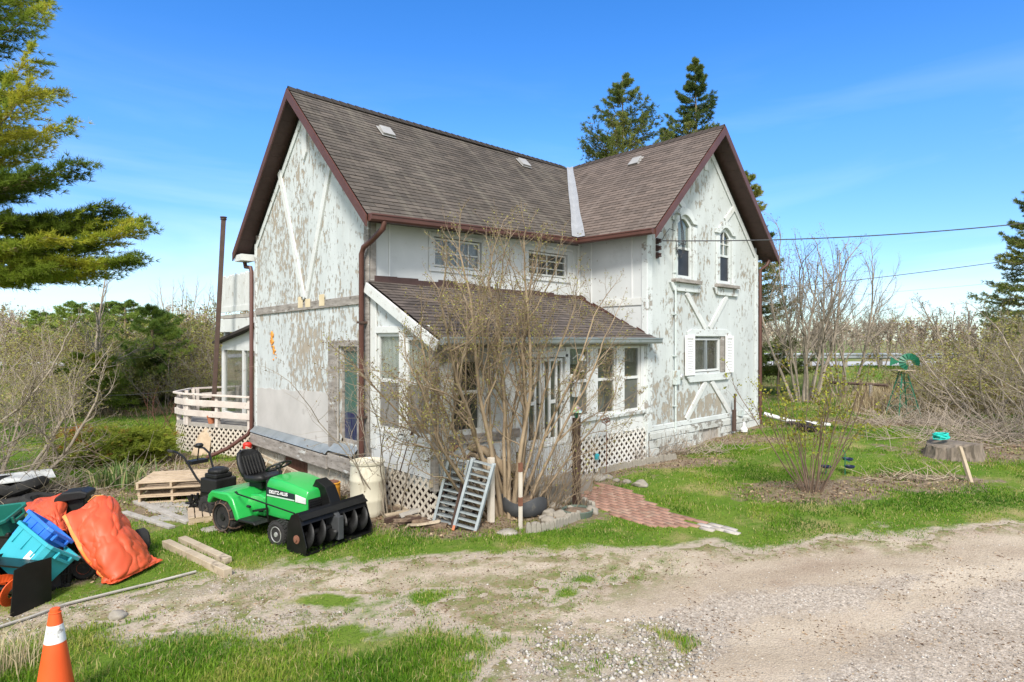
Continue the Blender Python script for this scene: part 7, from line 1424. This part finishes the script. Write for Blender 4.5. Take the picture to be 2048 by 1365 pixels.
q = gp(1612, 862); m = MB(); m.lathe([(.20, 0), (.26, .05), (.28, .18), (.25, .2), (.2, .06)], 20, M=Matrix.Rotation(.25, 4, 'X'), close=True); tag(m.build('black_tub', M_['black_plastic'], loc=q, smooth='auto'), 'black rubber tub on the lawn behind the leafing shrub', 'tub'); m = MB(); m.box(-.3, .3, -.1, .1, 0, .12); tag(m.build('charred_log', M_['rubber'], loc=gp(1588, 850), bevel=.04), 'dark log beside the black rubber tub', 'log')
for px, py, h, lb_ in ((1556, 788, .95, 'short grey fence post beside the house downspout'), (1802, 792, .8, 'short grey fence post behind the windmill'), (1741, 806, .7, 'short grey fence post left of the windmill')): m = MB(); m.tube([(0, 0, 0), (.02, 0, h)], [.07, .06], 8); tag(m.build('fence_post', M_['old_wood'], loc=gp(px, py)), lb_, 'fence post')
p0 = gp(1655, 790); p1 = gp(1775, 802); m = MB(); m.tube([Vector((0, 0, .55)), p1-p0+Vector((0, 0, .62))], .06, 7); tag(m.build('fence_rail', M_['old_brown'], loc=p0), 'dark fallen fence rail among the weeds', 'fence rail')
for px, py, n_, lb_ in ((1488, 866, 0, 'small white goose ornament at the foundation flower bed'),): m = MB(); m.lathe([(.02, 0), (.09, .03), (.10, .1), (.05, .16), (.03, .2), (.035, .26), (.01, .3)], 14); tag(m.build('goose_ornament', M_['white_plain'], loc=gp(px, py), smooth='auto'), lb_, 'ornament')
# brush piles: heaps of cut stalks
def stalks(name, px, py, n, rl, rd, h, label, seed, kind=None, mt=None, lean=1.0):
    rs = np.random.RandomState(seed); c = gp(px, py); S = []
    for i in range(n):
        l, d = rs.normal(0, rl*.5), rs.normal(0, rd*.5); p = np.array([RT.x*l+FW.x*d, RT.y*l+FW.y*d, 0]); p[2] = float(zt(c.x+p[0], c.y+p[1]))-c.z+rs.rand()*.08; dd = unit(np.array([rs.normal(0, lean), rs.normal(0, lean), abs(rs.normal(0, .6))+.05])); L = h*(.4+rs.rand()); q_ = p+dd*L*.5; e = q_+unit(dd+rs.normal(0, .25, 3))*L*.5; S += [(*p, *q_, .007, .006), (*q_, *e, .006, .003)]
    o = seg_mesh(name, S, mt or M_['bark_far'], None, 3, loc=c); return tag(o, label, 'brush pile', kind=kind)
stalks('brush_pile', 1835, 962, 60, .9, .22, .45, 'heap of dry straw-coloured stalks on the lawn below the stump', 1, lean=1.6, mt=M_['lumber']); stalks('brush_pile', 1840, 848, 260, 1.5, .7, .8, 'heap of grey-brown brush round the windmill foot', 2); stalks('brush_pile', 2000, 880, 420, 2.2, 1.0, 1.2, 'heap of brown brush under the olive bush behind the stump', 3)
stalks('brush_pile', 285, 958, 110, 1.3, .5, .55, 'tangle of dry stems between juniper and pallets', 4); stalks('brush_pile', 690, 990, 120, .8, .3, .6, 'dry weeds along the foundation behind the orange can', 5); stalks('brush_pile', 60, 992, 180, 1.2, .8, .9, 'tangle of dead branches over the tyre pile', 6, mt=M_['bark_grey']); stalks('brush_pile', 1345, 908, 260, 1.4, .3, .5, 'dry flower stalks along the wing foundation', 7, lean=.6); stalks('brush_pile', 1240, 925, 90, 1.0, .2, .7, 'thin dead stalks against the right porch lattice', 9, lean=.3)
# ================================================================ guard rail, wires
gl0, gl1 = 11.5, 42; gr = empty('guardrail', W(gl0, 33.9), az, 'long galvanised steel guardrail beside the far road', 'guardrail'); m = MB(); zb = float(W(20, 33.9).z)-gr.location.z
prof = [(0, .45), (-.05, .50), (-.05, .55), (0, .59), (0, .61), (-.05, .65), (-.05, .70), (0, .75)]; L = gl1-gl0
m.v = [(x, y, z+zb) for x in np.linspace(0, L, 30) for y, z in prof]; m.f = [(i*8+k, i*8+k+1, i*8+k+9, i*8+k+8) for i in range(29) for k in range(7)]; o = m.build('rail', M_['alu'], gr, fix=False); s_ = o.modifiers.new('s', 'SOLIDIFY'); s_.thickness = .02
for k in range(16): x = 1.2+k*1.95; m = MB(); m.box(x-.08, x+.08, .02, .2, zb-.4, zb+.78); m.build('post', M_['concrete'], gr, bevel=.01)
def wire(a, b_, sag, r, label, n=26, name='overhead_wire'):
    a = Vector(a); b_ = Vector(b_); pts = [(a.lerp(b_, k/n)-a)-Vector((0, 0, sag*4*(k/n)*(1-k/n))) for k in range(n+1)]; m = MB(); m.tube(pts, r, 6); return tag(m.build(name, M_['cable'], loc=a), label, 'cable')
ins = WG.p(6.40, 5.29, .14); far = at(2330, 412, 13.5); wire(ins, far, .22, .013, 'twisted service cable running from the house insulators across the sky')
wire(at(1480, 585, 58), at(2600, 430, 50), .5, .03, 'thin utility line crossing the sky behind the bare trees'); wire(at(1480, 606, 70), at(2600, 500, 66), .5, .012, 'faintest utility line low over the far wood')
m = MB(); a = gp(130, 900); wire(at(60, 772, 22), at(352, 780, 19.5), .25, .006, 'thin clothes line strung across the back lawn', name='clothes_line')
# ================================================================ grass, weeds, litter
def blades(name, X, Y, h, w_, lean, m, rs, tint, lift=0):
    n = len(X); Z = zt(X, Y)-.012+lift; B = np.stack([X, Y, Z], 1); a = rs.rand(n)*6.283; s = np.stack([np.cos(a), np.sin(a), 0*a], 1); la = rs.rand(n)*6.283; lv_ = np.stack([np.cos(la), np.sin(la), 0*la], 1)*(lean*rs.rand(n))[:, None]
    up = np.array([0, 0, 1.]); md_ = B+(up*.58+lv_*.25)*h[:, None]; tp_ = B+(up*(1-.35*np.linalg.norm(lv_, axis=1, keepdims=True))+lv_)*h[:, None]; ww = w_[:, None]
    V = np.stack([B-s*ww*.5, B+s*ww*.5, md_-s*ww*.42, md_+s*ww*.42, tp_-s*ww*.08, tp_+s*ww*.08], 1).reshape(-1, 3); i = np.arange(n)[:, None]*6; f = np.concatenate([i+np.array([[0, 1, 3, 2]]), i+np.array([[2, 3, 5, 4]])], 0)
    o = np_mesh(name, V, f, m, tint=np.repeat(tint, 6)); return tag(o, kind='stuff')
def house_inside(X, Y): return ((X > GX-.15) & (X < GX+11.6) & (Y > GY-2.1) & (Y < GY+5.7))
rs = np.random.RandomState(77)
def lawn(n, d0, d1, pw):
    d = d0+(d1-d0)*rs.rand(n)**pw; l = (rs.rand(n)*2-1)*.90*d; return d*FW.x+l*RT.x, d*FW.y+l*RT.y, d, l
X, Y, d, l = lawn(560000, 4.0, 25, 1.35); ok = ~house_inside(X, Y); X, Y, d, l = X[ok], Y[ok], d[ok], l[ok]
dm = np.where(d < 14, drive_mask(X, Y), -9); br_ = bare_mask(X, Y)+(fbm(X*2.2, Y*2.2, 90, 4)-.5)*1.3; sc = far_scrub(X, Y); P = np.c_[X, Y]; bp = np.maximum(sdist(P, BRICKS), sdist(P, BRICKW))
thin = fbm(X*.9, Y*.9, 95, 4); keep = (rs.rand(len(X)) < np.clip(1-(dm+.12)*6, .0, 1)*np.clip(1.35-br_*1.3, .03, 1)*np.clip((thin-.36)*5+.35, .10, 1)*(1-.75*sc)) & (bp < .0)
keep |= (dm > 0) & (dm < .5) & (rs.rand(len(X)) < .035) & (fbm(X*3, Y*3, 97, 3) > .56) & (bp < 0)
X, Y, d, l, dm, br_, thin = [q[keep] for q in (X, Y, d, l, dm, br_, thin)]
lush = fbm(X*.55, Y*.55, 99, 3); front = (d < 6.6) & (dm < 0); edge = sstep(-.9, 0, dm)
h = np.where(front, .058+.062*lush, .034+.045*lush)*(.6+.8*rs.rand(len(X)))*(1-.45*edge); wv = (.0035+.0007*d)*(.7+.6*rs.rand(len(X)))
tn = np.clip(.34+(fbm(X*1.1, Y*1.1, 101, 4)-.5)*1.3+(fbm(X*.3, Y*.3, 103, 3)-.5)*.5+rs.normal(0, .17, len(X))+edge*.18+np.clip(br_-.2, 0, 1)*.35-front*.04+np.where(d > 9, .05, 0)+np.where((d > 14) & (l < 0), .12, 0), 0, .84); dead = rs.rand(len(X)) < np.clip(.10+(.5-thin)*.7+edge*.14+np.clip(br_, 0, 1)*.25, .03, .5); tn = np.where(dead, .85+.15*rs.rand(len(X)), tn)
blades('grass', X, Y, h, wv, .9, mgrass, rs, tn)
# tufts along the driveway and in its middle
TX = []; TY = []
nT = 5200; d_ = 4.8+5.2*rs.rand(nT); l_ = (rs.rand(nT)*1.6-.85)*d_; gx, gy = d_*FW.x+l_*RT.x, d_*FW.y+l_*RT.y; mk = drive_mask(gx, gy); stp = sstep(-.8, .2, sdist(np.c_[gx, gy], STRIP))
ok = (mk > -.05) & (rs.rand(nT) < np.maximum(.62*stp, .45*(mk < .35))) & (fbm(gx*1.4, gy*1.4, 141, 4) > .42)
for x_, y_ in zip(gx[ok], gy[ok]): n_ = int(5+40*rs.rand()**2.5); r_ = .025+.05*rs.rand(); TX += list(x_+rs.normal(0, r_, n_)); TY += list(y_+rs.normal(0, r_, n_))
TX, TY = np.array(TX), np.array(TY); blades('grass_tufts', TX, TY, .015+.04*rs.rand(len(TX)), .006+0*TX, 1.0, mgrass, rs, np.clip(rs.normal(.42, .2, len(TX)), 0, 1))
# straw weeds on the bank and in the thicket
X, Y, d, l = lawn(150000, 17, 34.2, 1.0); k = (rs.rand(len(X)) < far_scrub(X, Y)*.9) & ~house_inside(X, Y); X, Y, d, l = X[k], Y[k], d[k], l[k]; patch = fbm(X*.3, Y*.3, 120, 4)
hh = (.10+.75*np.clip((patch-.45)*4, 0, 1)*(rs.rand(len(X))**1.5))*(.5+.8*rs.rand(len(X))); gt = rs.rand(len(X)) < np.clip((.52-patch)*5, .05, .8)
blades('bank_weeds', X[~gt], Y[~gt], hh[~gt], .012+.010*rs.rand((~gt).sum()), .9, mstraw, rs, rs.rand((~gt).sum())); blades('bank_grass', X[gt], Y[gt], .10+.12*rs.rand(gt.sum()), .014+.008*rs.rand(gt.sum()), .9, mgrass, rs, np.clip(rs.normal(.5, .15, gt.sum()), 0, .84))
# leaf litter on bare soil
X, Y, d, l = lawn(60000, 6.5, 19, 1.1); k = (bare_mask(X, Y)+(fbm(X*2, Y*2, 130, 3)-.5)*.6 > .62) & ~house_inside(X, Y) & (np.maximum(sdist(np.c_[X, Y], BRICKS), -9) < 0); C = np.c_[X[k], Y[k], zt(X[k], Y[k])+.012+.02*rs.rand(k.sum())]
V, f = leaf_quads(C, .026, rs, .75, 1.7); o = np_mesh('leaf_litter', V, f, tintmat('leaf_litter', [(0, (.06, .035, .02)), (.5, (.20, .13, .08)), (1, (.38, .29, .19))], .9), tint=np.repeat(rs.rand(len(C)), 4)); tag(o, kind='stuff')
X, Y, d, l = lawn(26000, 4.4, 13.5, 1.1); dm_ = drive_mask(X, Y); k = (dm_ > .0) & (fbm(X*1.2, Y*1.2, 151, 4)+.25*(dm_ < .5)+.15*sstep(-.6, .2, sdist(np.c_[X, Y], STRIP)) > .58); C = np.c_[X[k], Y[k], zt(X[k], Y[k])+.008]
V, f = leaf_quads(C, .013, rs, .85, 2.6); o = np_mesh('dry_litter', V, f, bpy.data.materials['leaf_litter'], tint=np.repeat(rs.rand(len(C)), 4)); tag(o, kind='stuff')
# dry tuft by the cone
q = gp(14, 1345); n = 160; X = q.x+rs.normal(0, .13, n); Y = q.y+rs.normal(0, .13, n); blades('dry_grass', X, Y, .25+.30*rs.rand(n), .005+.003*rs.rand(n), .9, mstraw, rs, .5+.5*rs.rand(n))
# juniper and iris clump
jb = gp(232, 925); jr = empty('juniper', jb, 0, 'spreading layered juniper with rust-tinged tips by the deck', 'shrub'); C = []; D = []; S = []; T_ = []
for i in range(280):
    f = rs.rand(); a = rs.uniform(-.25, .25)+(0 if rs.rand() < .55 else math.pi); L = rs.uniform(.35, 1.55); z0 = .10+.75*f; yo = rs.normal(0, .38); o0 = np.array([FW.x*yo, FW.y*yo, 0]); dr = np.array([RT.x*math.cos(a)+FW.x*math.sin(a), RT.y*math.cos(a)+FW.y*math.sin(a), 0]); b0 = o0+np.array([0, 0, z0*.45]); e0 = o0+dr*L*(1-.35*f)+np.array([0, 0, z0]); S.append((*b0, *e0, .012, .005)); n_ = int(22*L); rust = (rs.rand() < .06) or (math.cos(a) < 0 and f > .72 and L > 1.0)
    for j in range(n_): t_ = .25+.8*(j+rs.rand())/n_; p = b0+(e0-b0)*min(t_, 1)+np.r_[rs.normal(0, .11, 2), rs.normal(0, .025)]; C.append(p); D.append(unit(dr+np.array([rs.normal(0, .5), rs.normal(0, .5), .30]))); T_.append((.9 if rust else .40)+rs.normal(0, .12)+(.12 if t_ > .9 else -.05))
V, f, _ = needles(np.array(C), np.array(D), 11, .13, .014, .40, rs); seg_mesh('branches', S, M_['bark'], jr); np_mesh('foliage', V, f, mjun, jr, tint=np.repeat(np.clip(T_, 0, 1), 44))
ib = gp(243, 972); n = 230; ir = empty('iris_clump', ib, 0, 'clump of long strap-shaped green leaves in front of the juniper', 'plant'); l_ = rs.normal(0, .42, n); d_ = rs.normal(0, .16, n); X = ib.x+RT.x*l_+FW.x*d_; Y = ib.y+RT.y*l_+FW.y*d_
o = blades('leaves', X, Y, .30+.32*rs.rand(n), .024+.012*rs.rand(n), .8, tintmat('iris_leaves', [(0, (.06, .12, .03)), (.6, (.14, .21, .06)), (.85, (.36, .33, .16)), (1, (.48, .42, .25))], .6, .2), rs, rs.rand(n)); o.parent = ir; o.matrix_parent_inverse = Matrix.Translation(-ir.location); del o['kind']
rd = gp(345, 880); S = []; T = []
for i in range(16): grow(rs, S, T, np.array([rs.normal(0, .45), rs.normal(0, .25), 0]), unit(np.array([rs.normal(0, .35), rs.normal(0, .35), 1])), rs.uniform(.8, 1.5), .010, 0, [(6, .1, .02, 3, .5, .6, .3), (3, .15, .03, 0, 0, 0, 0)])
rr_ = empty('red_stemmed_shrub', rd, 0, 'thin red-stemmed leafless shrub before the deck railing', 'shrub'); seg_mesh('stems', S, M_['bark_red'], rr_)
